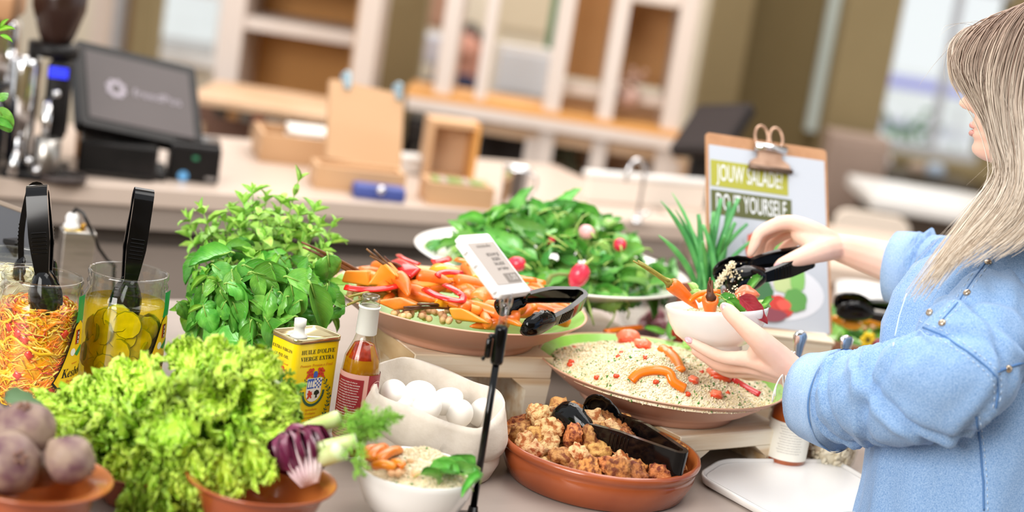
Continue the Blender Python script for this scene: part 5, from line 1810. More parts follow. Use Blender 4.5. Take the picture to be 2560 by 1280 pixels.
def platter(label, p, R, H=0.058, foot=0.62):
    t = thing('stoneware_platter', label, 'platter', p)
    f = R * foot
    prof = [(0, 0.002), (f * 0.93, 0.002), (f * 0.96, 0), (f, 0.001), (f * 1.02, 0.008), (f * 1.03, 0.012), (f + (R - f) * 0.35, H * 0.38), (f + (R - f) * 0.75, H * 0.74), (R, H * 0.985)]
    obj('body', lathe(BM(), prof, 72), M_copper, t)
    obj('rim', lathe(BM(), [(R, H * 0.985), (R * 1.002, H), (R * 0.994, H * 1.02), (R * 0.982, H * 1.0)], 72), M_copper_rim, t)
    obj('glazed_inside', lathe(BM(), [(R * 0.982, H), (f + (R - f) * 0.7, H * 0.76), (f + (R - f) * 0.3, H * 0.42), (f * 0.9, 0.016), (0, 0.012)], 72), M_green, t)
    return t


# ------------------------------------------------------------------ the three platters and their risers
R1 = 322 * mpp(on(1150, 745, 1.09))
c1 = on(1150, 745, 1.09)
riser('pine riser under the carrot platter', (c1.x + 0.01, c1.y - 0.015, CZ), 0.235, 0.20, 1.09 - 0.058 - CZ - 0.0005, YAW)
platter('broad copper pink platter heaped with roasted carrots on a pine riser', (c1.x, c1.y, 1.09 - 0.058), R1)
c2 = on(1655, 922, 1.030)
R2 = 313 * mpp(c2)
riser('low pine riser under the couscous platter', (c2.x + 0.062, c2.y - 0.012, CZ), 0.23, 0.19, 1.030 - 0.058 - CZ - 0.0005, radians(38))
platter('copper pink platter of couscous salad under the held bowl', (c2.x, c2.y, 1.030 - 0.058), R2)
c3 = on(2150, 822, 1.02)
R3 = 205 * mpp(c3)
riser('small pine riser under the mixed salad platter beside the denim shirt', (c3.x, c3.y, CZ), 0.15, 0.13, 1.02 - 0.058 - CZ - 0.0005, YAW)
platter('copper pink platter of mixed salad half hidden by the denim shirt', (c3.x, c3.y, 1.02 - 0.058), R3)

# white footed platter
c4 = on(1382, 650, 1.085)
R4 = 350 * mpp(c4)
wp = thing('footed_platter', 'large white footed platter piled with green salad leaves', 'platter', (c4.x, c4.y, 0.966))
H4 = 1.085 - 0.966
prof = [(0, 0.004), (0.048, 0.004), (0.056, 0), (0.058, 0.004), (0.054, 0.014), (0.049, 0.03), (0.055, 0.045), (0.085, 0.058), (R4 * 0.55, 0.075), (R4 * 0.8, H4 * 0.80), (R4 * 0.97, H4 * 0.95), (R4, H4 * 0.985),
        (R4 * 0.995, H4), (R4 * 0.97, H4 * 0.995), (R4 * 0.9, H4 * 0.945), (R4 * 0.7, H4 * 0.82), (R4 * 0.4, H4 * 0.74), (0, H4 * 0.72)]
obj('dish', lathe(BM(), prof, 80), M_china, wp)
riser('wide pine riser beneath the white footed platter', (c4.x + 0.02, c4.y, CZ), 0.30, 0.2, 0.966 - CZ - 0.0005, YAW)

# ------------------------------------------------------------------ roasted carrots, peppers, squash, chickpeas
M_carrot = mat('roast_carrot', '#f0832a', rough=0.35, col2='#e2701c', scale=45, bump=0.12, bscale=160, rnd=0.1, coat=0.15)
M_stalk = mat('roast_stalk', '#7a4a22', rough=0.55, col2='#4e2c14', scale=60, rnd=0.2)
M_stalk_g = mat('olive_stalk', '#a39a3e', rough=0.5, col2='#83732a', scale=60)
M_pep_r = mat('red_pepper', '#d9241c', rough=0.22, col2='#c4161a', scale=25, coat=0.35)
M_pep_ri = mat('red_pepper_flesh', '#ee6a50', rough=0.35, col2='#e4553f', scale=25)
M_pep_o = mat('orange_pepper', '#f58218', rough=0.22, col2='#ee7410', scale=25, coat=0.3)
M_squash = mat('roast_squash', '#f79c36', rough=0.35, col2='#f28b22', scale=20, rnd=0.08, coat=0.15)
M_pep_y = mat('yellow_pepper', '#f7a81c', rough=0.22, col2='#f4980f', scale=18, coat=0.3)
M_chick = mat('chickpea', '#e6b98a', rough=0.5, col2='#dcaa78', scale=40, rnd=0.08)


def carrot(label, top, tip, r, stalk=None, group='roasted carrots on the platter', mw_=None, stalk_m=None, bendv=0.06, stalk_n=3, stalk_len=0.05):
    top, tip = V(top), V(tip)
    L = (tip - top).length
    t = thing('carrot', label, 'carrot', group=group, mw=frame(top, tip - top, V((0, 0, 1))))
    rs = random.Random(int(abs(top.x * 7919 + tip.y * 104729) * 1000) % 99991)
    bm = BM()
    prof = [(0, 0.35), (0.02, 0.78), (0.08, 0.98), (0.2, 1.0), (0.4, 0.9), (0.6, 0.74), (0.8, 0.52), (0.93, 0.3), (1.0, 0.08)]
    tube(bm, [(L * u, L * bendv * sin(pi * u) + rs.uniform(-1, 1) * 0.0006, L * 0.03 * sin(pi * u)) for u, _ in prof], [r * k * (1 + rs.uniform(-.05, .05)) for _, k in prof], 12)
    obj('root', bm, M_carrot, t)
    if stalk is not None:
        sd = t.matrix_world.to_3x3().inverted() @ (V(stalk) - top)
        SL = sd.length
        bm = BM()
        for k in range(stalk_n):
            o2 = V((0, rs.uniform(-1, 1) * r * 0.4, rs.uniform(-1, 1) * r * 0.4))
            e = sd * rs.uniform(0.65, 1.0) + V((0, rs.uniform(-1, 1), rs.uniform(-1, 1))) * SL * 0.10
            if k == 0:
                e = sd
            tube(bm, bez(o2 * 0.8, sd * 0.45 + o2 + V((0, 0, SL * 0.04)), e, 6), [r * 0.26, r * 0.22, r * 0.2, r * 0.18, r * 0.16, r * 0.14, r * 0.12], 6)
        tube(bm, [(0.002, 0, 0), (-0.004, 0, 0) if True else 0, V((-0.006, 0, 0)) + sd * 0.08], [r * 0.75, r * 0.5, r * 0.3], 8)
        obj('stalk', bm, stalk_m or M_stalk, t)
    return t


def P1(px, py, z):
    return on(px, py, z)


def strip(name, label, cat, pts, wid, thick, m, group=None, up=(0, 0, 1), m2=None):
    """a cut strip of pepper: flat section that follows a line"""
    bm = BM()
    tube(bm, pts, wid / 2, 10, flat=thick / wid, up=up)
    o = obj(name, bm, m)
    return tag(o, label, cat, group)


z1 = 1.09
TOP = 0.045
def zc1(p):
    d = (V((p[0], p[1])) - V((c1.x, c1.y))).length / R1
    return z1 - 0.008 + 0.05 * max(0, 1 - d * d)


# bed of chickpeas, carrots and squash that fills the platter
rs = random.Random(77)
bedn = 0
CL = 'roasted carrot lying in the heap on the copper pink platter'
for k in range(52):
    a, d = rs.uniform(0, 2 * pi), R1 * 0.80 * sqrt(rs.random())
    x, y = c1.x + d * cos(a), c1.y + d * sin(a)
    if k > 34:
        x, y = c1.x + abs(d * cos(a)) * 0.95 + 0.01, c1.y + d * sin(a) * 0.9
    z = z1 - 0.012 + 0.045 * (1 - (d / R1) ** 2) - rs.uniform(0.0, 0.012)
    th = rs.uniform(0, 2 * pi)
    L = rs.uniform(0.05, 0.085)
    e = V((cos(th), sin(th), rs.uniform(-0.15, 0.15))) * L / 2
    if ((V((x, y)) + V((e.x, e.y))) - V((c1.x, c1.y))).length > R1 * 0.9 or ((V((x, y)) - V((e.x, e.y))) - V((c1.x, c1.y))).length > R1 * 0.9:
        continue
    carrot(CL, V((x, y, z)) - e, V((x, y, z)) + e, rs.uniform(0.008, 0.012), group='roasted carrots lying in the heap')
me = None
bm = BM(); blob(bm, (0, 0, 0), (0.0058, 0.0052, 0.0052), 2, 0.08, 2, 3); tube(bm, [(0.004, 0, 0.001), (0.0075, 0, 0.001)], [0.0022, 0.0008], 6)
me_ch = bpy.data.meshes.new('chickpea'); bm.to_mesh(me_ch); bm.free()
me_ch.polygons.foreach_set('use_smooth', [True] * len(me_ch.polygons)); me_ch.materials.append(M_chick)
n = 0
for k in range(90):
    px, py = (rs.uniform(985, 1165), rs.uniform(766, 800)) if k < 50 else (rs.uniform(870, 1000), rs.uniform(735, 765))
    py = py + (px - 1075) * 0.10
    q = on(px, py, z1 - 0.006 + rs.uniform(-0.004, 0.006))
    if (V((q.x, q.y)) - V((c1.x, c1.y))).length > R1 * 0.95:
        continue
    m = Matrix.Translation(q) @ Quaternion((rs.random(), rs.random(), rs.random(), rs.random())).normalized().to_matrix().to_4x4()
    tag(inst('chickpea', me_ch, None, m), 'chickpea at the front rim among the roasted carrots', 'chickpea', 'chickpeas in the carrot platter')

heroes = [
    ('long roasted carrot with pale green stalk in the middle of the platter front', (1000, 729), (1098, 752), 1.105, 1.108, 0.0155, (872, 742), 1.11, M_stalk_g),
    ('roasted carrot with dark stalk stub lying highest on the platter', (1040, 690), (1128, 706), 1.128, 1.128, 0.0125, (1022, 690), 1.128, None),
    ('bent roasted carrot beside the yellow pepper, upright', (1162, 668), (1186, 716), 1.128, 1.118, 0.0115, None, 0, None),
    ('short roasted carrot below the bent one', (1136, 716), (1198, 742), 1.115, 1.112, 0.013, None, 0, None),
    ('roasted carrot with its cut crown turned to the viewer by the sign', (1190, 762), (1252, 728), 1.108, 1.112, 0.0175, (1180, 768), 1.106, M_stalk_g),
    ('long slim roasted carrot pointing past the sign at the front rim', (1158, 766), (1308, 816), 1.102, 1.098, 0.0125, (1010, 768), 1.108, M_stalk),
    ('roasted carrot behind the sign pointing up', (1300, 760), (1270, 720), 1.105, 1.125, 0.012, None, 0, None),
    ('roasted carrot at the far rim behind the sign', (1330, 715), (1362, 750), 1.11, 1.10, 0.0125, None, 0, None),
    ('small roasted carrot stub beside the tongs at the rim end', (1392, 788), (1362, 812), 1.1, 1.097, 0.011, None, 0, None),
    ('roasted carrot under the long dark stalk bundle beside the basil', (905, 690), (975, 730), 1.112, 1.112, 0.013, (757, 618), 1.15, M_stalk),
    ('roasted carrot standing with a burnt stalk bundle above the squash', (992, 690), (1020, 740), 1.13, 1.112, 0.0125, (916, 622), 1.165, M_stalk),
    ('roasted carrot with burnt stalks behind the squash wedge', (1010, 680), (1075, 700), 1.13, 1.125, 0.012, (960, 640), 1.15, M_stalk),
]
for k in range(20):
    px, py = rs.uniform(1215, 1440), rs.uniform(745, 800)
    q = on(px, py, z1 + 0.004 + rs.uniform(0, 0.012))
    if (V((q.x, q.y)) - V((c1.x, c1.y))).length > R1 * 0.86:
        continue
    th = rs.uniform(0, 6.28)
    e = V((cos(th), sin(th), rs.uniform(-0.15, 0.15))) * 0.03
    carrot(CL, q - e, q + e, rs.uniform(0.008, 0.012), group='roasted carrots lying in the heap')
for lb, a, b, za, zb, r, st, zs, sm_ in heroes:
    carrot(lb, on(a[0], a[1], za), on(b[0], b[1], zb), r, on(st[0], st[1], zs) if st else None, stalk_m=sm_, stalk_n=5 if (st and abs(st[0] - a[0]) > 60) else 3)


def wedge(name, label, cat, pts, th, m, group=None):
    """chunk cut from a squash: a polygon of sighted corners pushed back by th, softly rounded"""
    bm = BM()
    a = [bm.verts.new(p) for p in pts]
    b = [bm.verts.new(V(p) + V((0.01, th, -0.006))) for p in pts]
    n = len(pts)
    bm.faces.new(a[::-1]); bm.faces.new(b)
    for i in range(n):
        bm.faces.new((a[i], a[(i + 1) % n], b[(i + 1) % n], b[i]))
    bmesh.ops.recalc_face_normals(bm, faces=bm.faces[:])
    bmesh.ops.bevel(bm, geom=bm.edges[:], offset=0.004, segments=3, affect='EDGES', profile=0.6)
    o = obj(name, bm, m)
    return tag(o, label, cat, group)


wedge('squash_chunk', 'pale orange squash wedge standing like a triangle on the carrots', 'squash', [on(916, 713, 1.112), on(958, 652, 1.15), on(990, 690, 1.137), on(992, 716, 1.115)], 0.03, M_squash)
wedge('squash_chunk', 'squarish orange squash chunk at the basil end of the platter', 'squash', [on(852, 705, 1.108), on(862, 676, 1.128), on(918, 676, 1.13), on(924, 716, 1.108)], 0.035, M_squash)
wedge('squash_chunk', 'long yellow orange squash slice at the front rim by the chickpeas', 'squash', [on(1118, 768, 1.115), on(1152, 770, 1.117), on(1220, 808, 1.10), on(1130, 798, 1.098)], 0.02, M_squash)
wedge('squash_chunk', 'orange squash piece under the pale green stalk', 'squash', [on(930, 752, 1.105), on(1000, 742, 1.113), on(1042, 762, 1.106), on(985, 776, 1.093)], 0.03, M_carrot)
wedge('squash_chunk', 'small yellow squash cube below the red pepper loop', 'squash', [on(1078, 765, 1.105), on(1090, 745, 1.118), on(1108, 748, 1.118), on(1104, 768, 1.105)], 0.016, M_pep_y)
wedge('squash_chunk', 'orange squash slab across the middle of the heap', 'squash', [on(990, 705, 1.118), on(1050, 695, 1.128), on(1130, 700, 1.13), on(1080, 718, 1.117), on(1010, 722, 1.112)], 0.02, M_squash)
bm = BM(); q = on(1112, 682, 1.125); blob(bm, q, (0.026, 0.02, 0.015), 3, 0.15, 1.6, 4)
tag(obj('pepper_piece', bm, M_pep_y), 'glossy yellow pepper piece on top beside the sign', 'pepper')
bm = BM(); q = on(1196, 700, 1.122); blob(bm, q, (0.016, 0.018, 0.012), 3, 0.15, 1.6, 9)
tag(obj('pepper_piece', bm, M_pep_y), 'small yellow pepper piece tucked behind the sign edge', 'pepper')
strip('pepper_strip', 'long magenta red pepper strip under the squash wedge', 'pepper', bez(on(862, 718, 1.113), on(930, 732, 1.116), on(1006, 712, 1.12), 10), 0.010, 0.004, M_pep_r, up=(0, -0.6, 0.6))
strip('pepper_strip', 'curved red pepper loop in the middle of the platter', 'pepper', bez(on(1062, 722, 1.12), on(1110, 752, 1.122), on(1156, 752, 1.118), 10) + bez(on(1162, 746, 1.12), on(1150, 728, 1.13), on(1112, 712, 1.13), 8)[1:], 0.013, 0.005, M_pep_r, up=(0, -0.5, 0.7))
strip('pepper_strip', 'red pepper strip at the far side behind the stalks', 'pepper', bez(on(982, 655, 1.135), on(1010, 668, 1.14), on(1040, 684, 1.135), 8), 0.026, 0.006, M_pep_r, up=(0, -0.6, 0.5))
for k in range(8):
    a = rs.uniform(0, 2 * pi); d = R1 * 0.6 * sqrt(rs.random())
    q = V((c1.x + d * cos(a), c1.y + 0.03 + d * sin(a) * 0.8, 0)); q.z = zc1(q) + 0.008
    e = V((rs.uniform(-1, 1), rs.uniform(-1, 1), 0)).normalized() * 0.03
    strip('pepper_strip', 'red pepper strip half buried among the carrots' if k % 2 else 'orange pepper strip half buried among the carrots', 'pepper', bez(q - e, q + V((e.y, -e.x, 0.006)) * 0.6, q + e, 8), 0.011, 0.004, M_pep_r if k % 2 else M_pep_o, group='buried %s pepper strips' % ('red' if k % 2 else 'orange'), up=(0, -0.5, 0.7))
tongs('black tongs lying on the roasted carrots, bend towards the white platter', on(1452, 744, 1.135), on(1275, 792, 1.118), V((0.1, -0.45, 1)), 0.062, 0.026)

# ------------------------------------------------------------------ cazuela of croutons
cz = on(1503, 1108, CZ + 0.058)
CRr = 254 * mpp(cz)
ca = thing('terracotta_dish', 'wide glazed terracotta dish full of toasted croutons', 'dish', (cz.x, cz.y, CZ))
HC = 0.058
obj('body', lathe(BM(), [(0, 0.002), (CRr * 0.80, 0.002), (CRr * 0.84, 0), (CRr * 0.88, 0.003), (CRr * 0.955, HC * 0.45), (CRr * 0.965, HC * 0.68), (CRr * 0.955, HC * 0.74), (CRr * 0.985, HC * 0.80), (CRr, HC * 0.9), (CRr * 0.99, HC * 0.985), (CRr * 0.965, HC)], 80), M_terra, ca)
obj('inside', lathe(BM(), [(CRr * 0.965, HC), (CRr * 0.94, HC * 0.95), (CRr * 0.92, HC * 0.8), (CRr * 0.91, HC * 0.4), (CRr * 0.85, 0.009), (0, 0.007)], 80), M_terra_in, ca)
M_cr = [mat('crouton_light', '#e6bd84', rough=0.75, col2='#a65a20', scale=3.2, mix=(0.45, 0.62), bump=0.7, bscale=9, rnd=0.18),
        mat('crouton_spiced', '#cd8646', rough=0.7, col2='#70300f', scale=3.6, mix=(0.42, 0.62), bump=0.7, bscale=9, rnd=0.2),
        mat('crouton_crust', '#cf9656', rough=0.7, col2='#84421a', scale=2.8, mix=(0.42, 0.62), bump=0.6, bscale=8, rnd=0.2)]
crm = []
for k in range(9):
    bm = BM()
    g = bmesh.ops.create_cube(bm, size=1.0)
    bmesh.ops.subdivide_edges(bm, edges=bm.edges[:], cuts=6, use_grid_fill=True)
    for v in bm.verts:
        d = v.co.normalized()
        q = v.co.lerp(d * 0.62, 0.55)
        q = V((q.x * (1.1 + 0.12 * (k % 3)), q.y * (0.85 + 0.1 * (k % 2)), q.z * 0.8))
        q += d * (0.20 * noise.noise(d * 1.9 + V((k * 3.3, 0.4, 0))) + 0.14 * noise.noise(d * 4.5 + V((0, k * 5.1, 0))))
        v.co = q
    me = bpy.data.meshes.new('crouton')
    bm.to_mesh(me); bm.free()
    me.polygons.foreach_set('use_smooth', [True] * len(me.polygons))
    me.materials.append(M_cr[k % 3])
    crm.append(me)
rs = random.Random(5)
spots = []
for lay, (n, zb) in enumerate(((56, 0.028), (60, 0.050), (26, 0.068))):
    tries = 0
    c = 0
    while c < n and tries < 4000:
        tries += 1
        a, d = rs.uniform(0, 2 * pi), CRr * (0.80, 0.84, 0.7)[lay] * sqrt(rs.random())
        x, y = d * cos(a), d * sin(a)
        if lay == 2:
            x = x * 0.7 - 0.035
            y = y * 0.6 + 0.02
        if all((x - s[0]) ** 2 + (y - s[1]) ** 2 > 0.0195 ** 2 or abs(zb - s[2]) > 0.01 for s in spots):
            spots.append((x, y, zb)); c += 1
            sc = rs.uniform(0.021, 0.032)
            zz = CZ + zb + 0.012 * (1 - (d / CRr) ** 2) * (x < 0.04) + rs.uniform(-0.003, 0.003)
            m = Matrix.Translation((cz.x + x, cz.y + y, zz)) @ Quaternion((rs.gauss(0, 1), rs.gauss(0, 1), rs.gauss(0, 1), rs.gauss(0, 1))).normalized().to_matrix().to_4x4() @ Matrix.Diagonal((sc, sc, sc, 1))
            tag(inst('crouton', rs.choice(crm), None, m), 'toasted spiced crouton chunk in the terracotta dish', 'crouton', 'croutons in the terracotta dish')
tongs('black tongs lying open on the croutons with their bend over the dish rim', on(1704, 1160, CZ + 0.074), on(1704, 1160, CZ + 0.074) + V((-0.160, 0.124, 0.016)), V((-0.12, 0.05, 1)), 0.080, 0.037, 0.054)

# ------------------------------------------------------------------ small white bowl with salad
cb = on(1043, 1167, CZ + 0.076)
RB1 = 152 * mpp(cb)
def white_bowl(label, mw_, R, H):
    t = thing('white_bowl', label, 'bowl', mw=mw_)
    pr = [(0, 0.003), (R * 0.42, 0.003), (R * 0.46, 0), (R * 0.5, 0.001), (R * 0.5, 0.007), (R * 0.62, 0.012), (R * 0.80, H * 0.36), (R * 0.92, H * 0.62), (R * 0.985, H * 0.88), (R, H * 0.985), (R * 0.99, H),
          (R * 0.965, H * 0.985), (R * 0.94, H * 0.86), (R * 0.87, H * 0.6), (R * 0.74, H * 0.34), (R * 0.5, 0.014), (0, 0.012)]
    obj('shell', lathe(BM(), pr, 64), M_china, t)
    return t


white_bowl('small white bowl of carrot, couscous and spinach at the front', Matrix.Translation((cb.x, cb.y, CZ)), RB1, 0.076)
M_cous = mat('couscous_grain', '#f6ead0', rough=0.6, col2='#f0dfba', scale=40, rnd=0.0)
M_cous_d = mat('couscous_toasted', '#ead9a8', rough=0.6)
M_herb = mat('chopped_herb', '#5a9a35', rough=0.5, col2='#3f7a2a', scale=60)
M_tom = mat('diced_tomato', '#e65a2c', rough=0.35, col2='#d8441f', scale=40)


def grains(name, label, fz, spots_fn, n, seed, gr=0.0016, herb=0.05, tom=0.006, base=None, cat='couscous'):
    """a heap of couscous: a lumpy bed and loose grains sitting on it, as one uncountable mass"""
    rs = random.Random(seed)
    bm = BM() if base is None else base
    for k in range(n):
        x, y = spots_fn(rs)
        z = fz(x, y)
        if z is None:
            continue
        u = rs.random()
        mi = 1 if u < 0.2 else 0
        g = gr * rs.uniform(0.7, 1.35)
        if u > 1 - tom:
            mi, g = 3, gr * 3.2
        elif u > 1 - tom - herb:
            mi, g = 2, gr * rs.uniform(1.0, 2.4)
        c = V((x, y, z + rs.uniform(-0.3, 0.9) * gr))
        q = Quaternion((rs.gauss(0, 1), rs.gauss(0, 1), rs.gauss(0, 1), rs.gauss(0, 1))).normalized()
        s3 = (g, g * 0.9, g * 0.9) if mi != 2 else (g, g * 0.6, g * 0.2)
        vs = [bm.verts.new(c + q @ V(d)) for d in ((s3[0], 0, 0), (-s3[0], 0, 0), (0, s3[1], 0), (0, -s3[1], 0), (0, 0, s3[2]), (0, 0, -s3[2]))]
        for a, b, d in ((0, 2, 4), (2, 1, 4), (1, 3, 4), (3, 0, 4), (2, 0, 5), (1, 2, 5), (3, 1, 5), (0, 3, 5)):
            bm.faces.new((vs[a], vs[b], vs[d])).material_index = mi
    o = obj(name, bm, [M_cous, M_cous_d, M_herb, M_tom], recalc=False)
    return tag(o, label, cat, None, 'stuff')


def heap_bed(fz, c, R, n=40, mi=0):
    bm = BM()
    rows = []
    for i in range(n // 2 + 1):
        r = R * i / (n // 2)
        if i == 0:
            rows.append([bm.verts.new((c[0], c[1], fz(c[0], c[1])))])
            continue
        rows.append([bm.verts.new((c[0] + r * cos(2 * pi * j / n), c[1] + r * sin(2 * pi * j / n), fz(c[0] + r * cos(2 * pi * j / n), c[1] + r * sin(2 * pi * j / n)))) for j in range(n)])
    for a, b in zip(rows, rows[1:]):
        for j in range(n):
            if len(a) == 1:
                bm.faces.new((a[0], b[j], b[(j + 1) % n]))
            else:
                bm.faces.new((a[j], b[j], b[(j + 1) % n], a[(j + 1) % n]))
    return bm


def fbowl(x, y):
    d = sqrt((x - cb.x) ** 2 + (y - cb.y) ** 2) / RB1
    if d > 0.93:
        return None
    return CZ + 0.068 + 0.014 * (1 - d * d) + 0.014 * exp(-((x - cb.x - 0.01) ** 2 + (y - cb.y - 0.02) ** 2) / 0.0012) + 0.0015 * noise.noise(V((x * 90, y * 90, 0)))


grains('couscous', 'couscous filling the small white bowl', fbowl, lambda r: (lambda a, d: (cb.x + d * cos(a), cb.y + d * sin(a)))(r.uniform(0, 2 * pi), RB1 * 0.92 * sqrt(r.random())), 3200, 2, 0.0015, 0.03, 0.0, heap_bed(fbowl, cb, RB1 * 0.92))
M_spin = mat('spinach_leaf', '#5fa844', rough=0.28, col2='#82c258', scale=3, rnd=0.25, veins=('#a4d47c', 20, 0.5), sss=0.08, subcol=(0.003, 0.006, 0.002), coat=0.1)
M_spin_d = mat('dark_salad_leaf', '#46903c', rough=0.28, col2='#62a84a', scale=3, rnd=0.25, veins=('#8fc46a', 20, 0.5), coat=0.1)
M_spin_l = mat('pale_salad_leaf', '#92c85a', rough=0.3, col2='#b0da74', scale=3, rnd=0.2, veins=('#c4e596', 20, 0.5), coat=0.1)
M_sst = mat('salad_stem', '#b4cf6e', rough=0.4, col2='#9cbd58', scale=30)
SAL = []
for k in range(10):
    SAL.append(leaf_mesh('salad_leaf_%d' % k, 1.0, (0.5, 0.62, 0.56, 0.7, 0.46)[k % 5], (M_spin, M_spin_d, M_spin, M_spin_l, M_spin_d)[k % 5], cup=(0.6, -0.5, 0.9, -0.8, 0.4)[k % 5], bend=(0.6, 1.6, -0.7, 1.1, 2.0)[(k * 3) % 5],
                         ruff=(0.05, 0.09, 0.04, 0.1, 0.06)[k % 5], rfreq=7 + k, puff=0.02, crease=0.16, tip=0.7, base=0.6, stem=0.5 if k % 2 else 0.25, stem_r=0.018, seed=40 + k, nu=14, nv=8, stem_mat=M_sst))


def loose_leaf(name, label, pos, x, up, size, me=None, group=None, cat='leaf'):
    m = frame(pos, x, up) @ Matrix.Diagonal((size, size, size, 1))
    o = inst(name, me or random.choice(SAL), None, m)
    return tag(o, label, cat, group)


for k, (px, py, ang, sz, mi) in enumerate(((1075, 1170, 10, 0.05, 0), (1110, 1160, -25, 0.045, 5), (1190, 1165, 205, 0.055, 2), (1150, 1185, 170, 0.05, 7), (1050, 1185, 15, 0.035, 2), (1120, 1180, 20, 0.045, 0), (1200, 1195, 240, 0.035, 2), (1160, 1165, 120, 0.035, 5))):
    q = on(px, py, CZ + 0.092)
    a = radians(ang)
    loose_leaf('spinach_leaf', 'spinach leaf lying in the small white bowl', q, V((cos(a), sin(a), 0.15)), V((0.2 * (k % 3 - 1), -0.7, 1)), sz * 1.15, SAL[mi], 'spinach in the small white bowl')
for k, (a, b) in enumerate((((925, 1150), (960, 1118)), ((945, 1155), (995, 1125)), ((985, 1160), (1010, 1168)), ((905, 1140), (940, 1122)), ((940, 1165), (985, 1170)))):
    strip('carrot_piece', ['roasted carrot baton at the bowl edge, topmost', 'curved roasted carrot baton across the heap in the small bowl', 'short roasted carrot piece beside the spinach in the small bowl', 'darker roasted carrot piece nearest the fennel fronds', 'roasted carrot piece lowest at the rim of the small bowl'][k], 'carrot',
          bez(on(a[0], a[1], CZ + 0.085), on((a[0] + b[0]) / 2 - 6, (a[1] + b[1]) / 2 - 12, CZ + 0.097), on(b[0], b[1], CZ + 0.09), 8), 0.016, 0.012, mat('roast_pumpkin', '#ef8f1c', rough=0.3, col2='#d96f10', scale=40, coat=0.2))
for k in range(9):
    q = on(rs.uniform(975, 1040), rs.uniform(1150, 1186), CZ + 0.085)
    tag(inst('chickpea', me_ch, None, Matrix.Translation(q)), 'chickpea in the small white bowl', 'chickpea', 'chickpeas in the small white bowl')

# ------------------------------------------------------------------ couscous salad on its platter
pk = on(1575, 838, 1.112)
def fcous(x, y):
    d = sqrt((x - c2.x) ** 2 + (y - c2.y + 0.016) ** 2) / (R2 * 0.90)
    if d > 1.0:
        return None
    e = 1 - d ** 10
    z = 1.0215 + 0.036 * (1 - d * d)
    z += 0.094 * exp(-((x - pk.x - 0.012) ** 2 / 0.0070 + (y - pk.y + 0.03) ** 2 / 0.0055)) * (1 - d ** 4)
    return z + (0.004 * noise.noise(V((x * 45, y * 45, 3))) + 0.0015 * noise.noise(V((x * 120, y * 120, 3)))) * e


def cspot(r):
    if r.random() < 0.3:
        return (pk.x + r.gauss(0, 0.06), pk.y - 0.02 + r.gauss(0, 0.06))
    a, d = r.uniform(0, 2 * pi), R2 * 0.90 * sqrt(r.random())
    return (c2.x + d * cos(a), c2.y - 0.016 + d * sin(a))


grains('couscous', 'heap of couscous with chopped herbs on the copper pink platter', fcous, cspot, 16000, 9, 0.0016, 0.075, 0.0008, heap_bed(lambda x, y: (fcous(x, y) or 1.0215), (c2.x, c2.y - 0.016), R2 * 0.899, 72))


def onc(px, py, lift=0.006):
    q = on(px, py, 1.20)
    for k in range(400):
        z = 1.20 - k * 0.0005
        q = on(px, py, z)
        f = fcous(q.x, q.y)
        if z <= (f if f is not None else 1.022) + lift:
            break
    return q


def cstrip(label, pix, w, th, m, lift=0.008):
    P = [onc(x, y, lift) for x, y in pix]
    pts = []
    for i in range(len(P) - 1):
        p0, p1, p2, p3 = P[max(0, i - 1)], P[i], P[i + 1], P[min(len(P) - 1, i + 2)]
        for k in range(4):
            t = k / 4
            pts.append(0.5 * ((2 * p1) + (p2 - p0) * t + (2 * p0 - 5 * p1 + 4 * p2 - p3) * t * t + (3 * p1 - p0 - 3 * p2 + p3) * t ** 3))
    pts.append(P[-1])
    strip('pepper_strip', label, 'pepper', pts, w, th, m, up=(0, -0.4, 0.8))


cstrip('arched orange pepper strip at the front of the couscous', [(1578, 952), (1600, 932), (1640, 925), (1672, 932), (1684, 955), (1712, 972)], 0.016, 0.010, M_pep_o, 0.005)
cstrip('orange pepper strip running down the couscous heap', [(1652, 868), (1672, 880), (1690, 900), (1700, 925)], 0.018, 0.009, M_pep_o, 0.005)
cstrip('thin orange pepper strip on the heap top', [(1515, 830), (1550, 824), (1606, 818)], 0.013, 0.008, M_pep_o, 0.005)
cstrip('dark red pepper strip near the platter end', [(1830, 946), (1862, 966), (1900, 986)], 0.013, 0.006, M_pep_r, 0.004)
M_salmon = mat('tomato_flesh', '#f28a68', rough=0.3, col2='#ea6f4a', scale=30, coat=0.3)
def tomato(label, px, py, r, seed):
    q = onc(px, py, r * 0.4)
    t = thing('tomato_piece', label, 'tomato', q)
    bm = BM(); blob(bm, (0, 0, 0), (r, r * 0.8, r * 0.75), 3, 0.35, 1.9, seed); obj('flesh', bm, M_salmon, t)
    bm = BM(); tube(bm, bez((-r * 0.7, -r * 0.5, -r * 0.2), (0, -r * 1.0, r * 0.2), (r * 0.8, -r * 0.4, -r * 0.3), 6), r * 0.22, 8); obj('skin_edge', bm, M_tom, t)


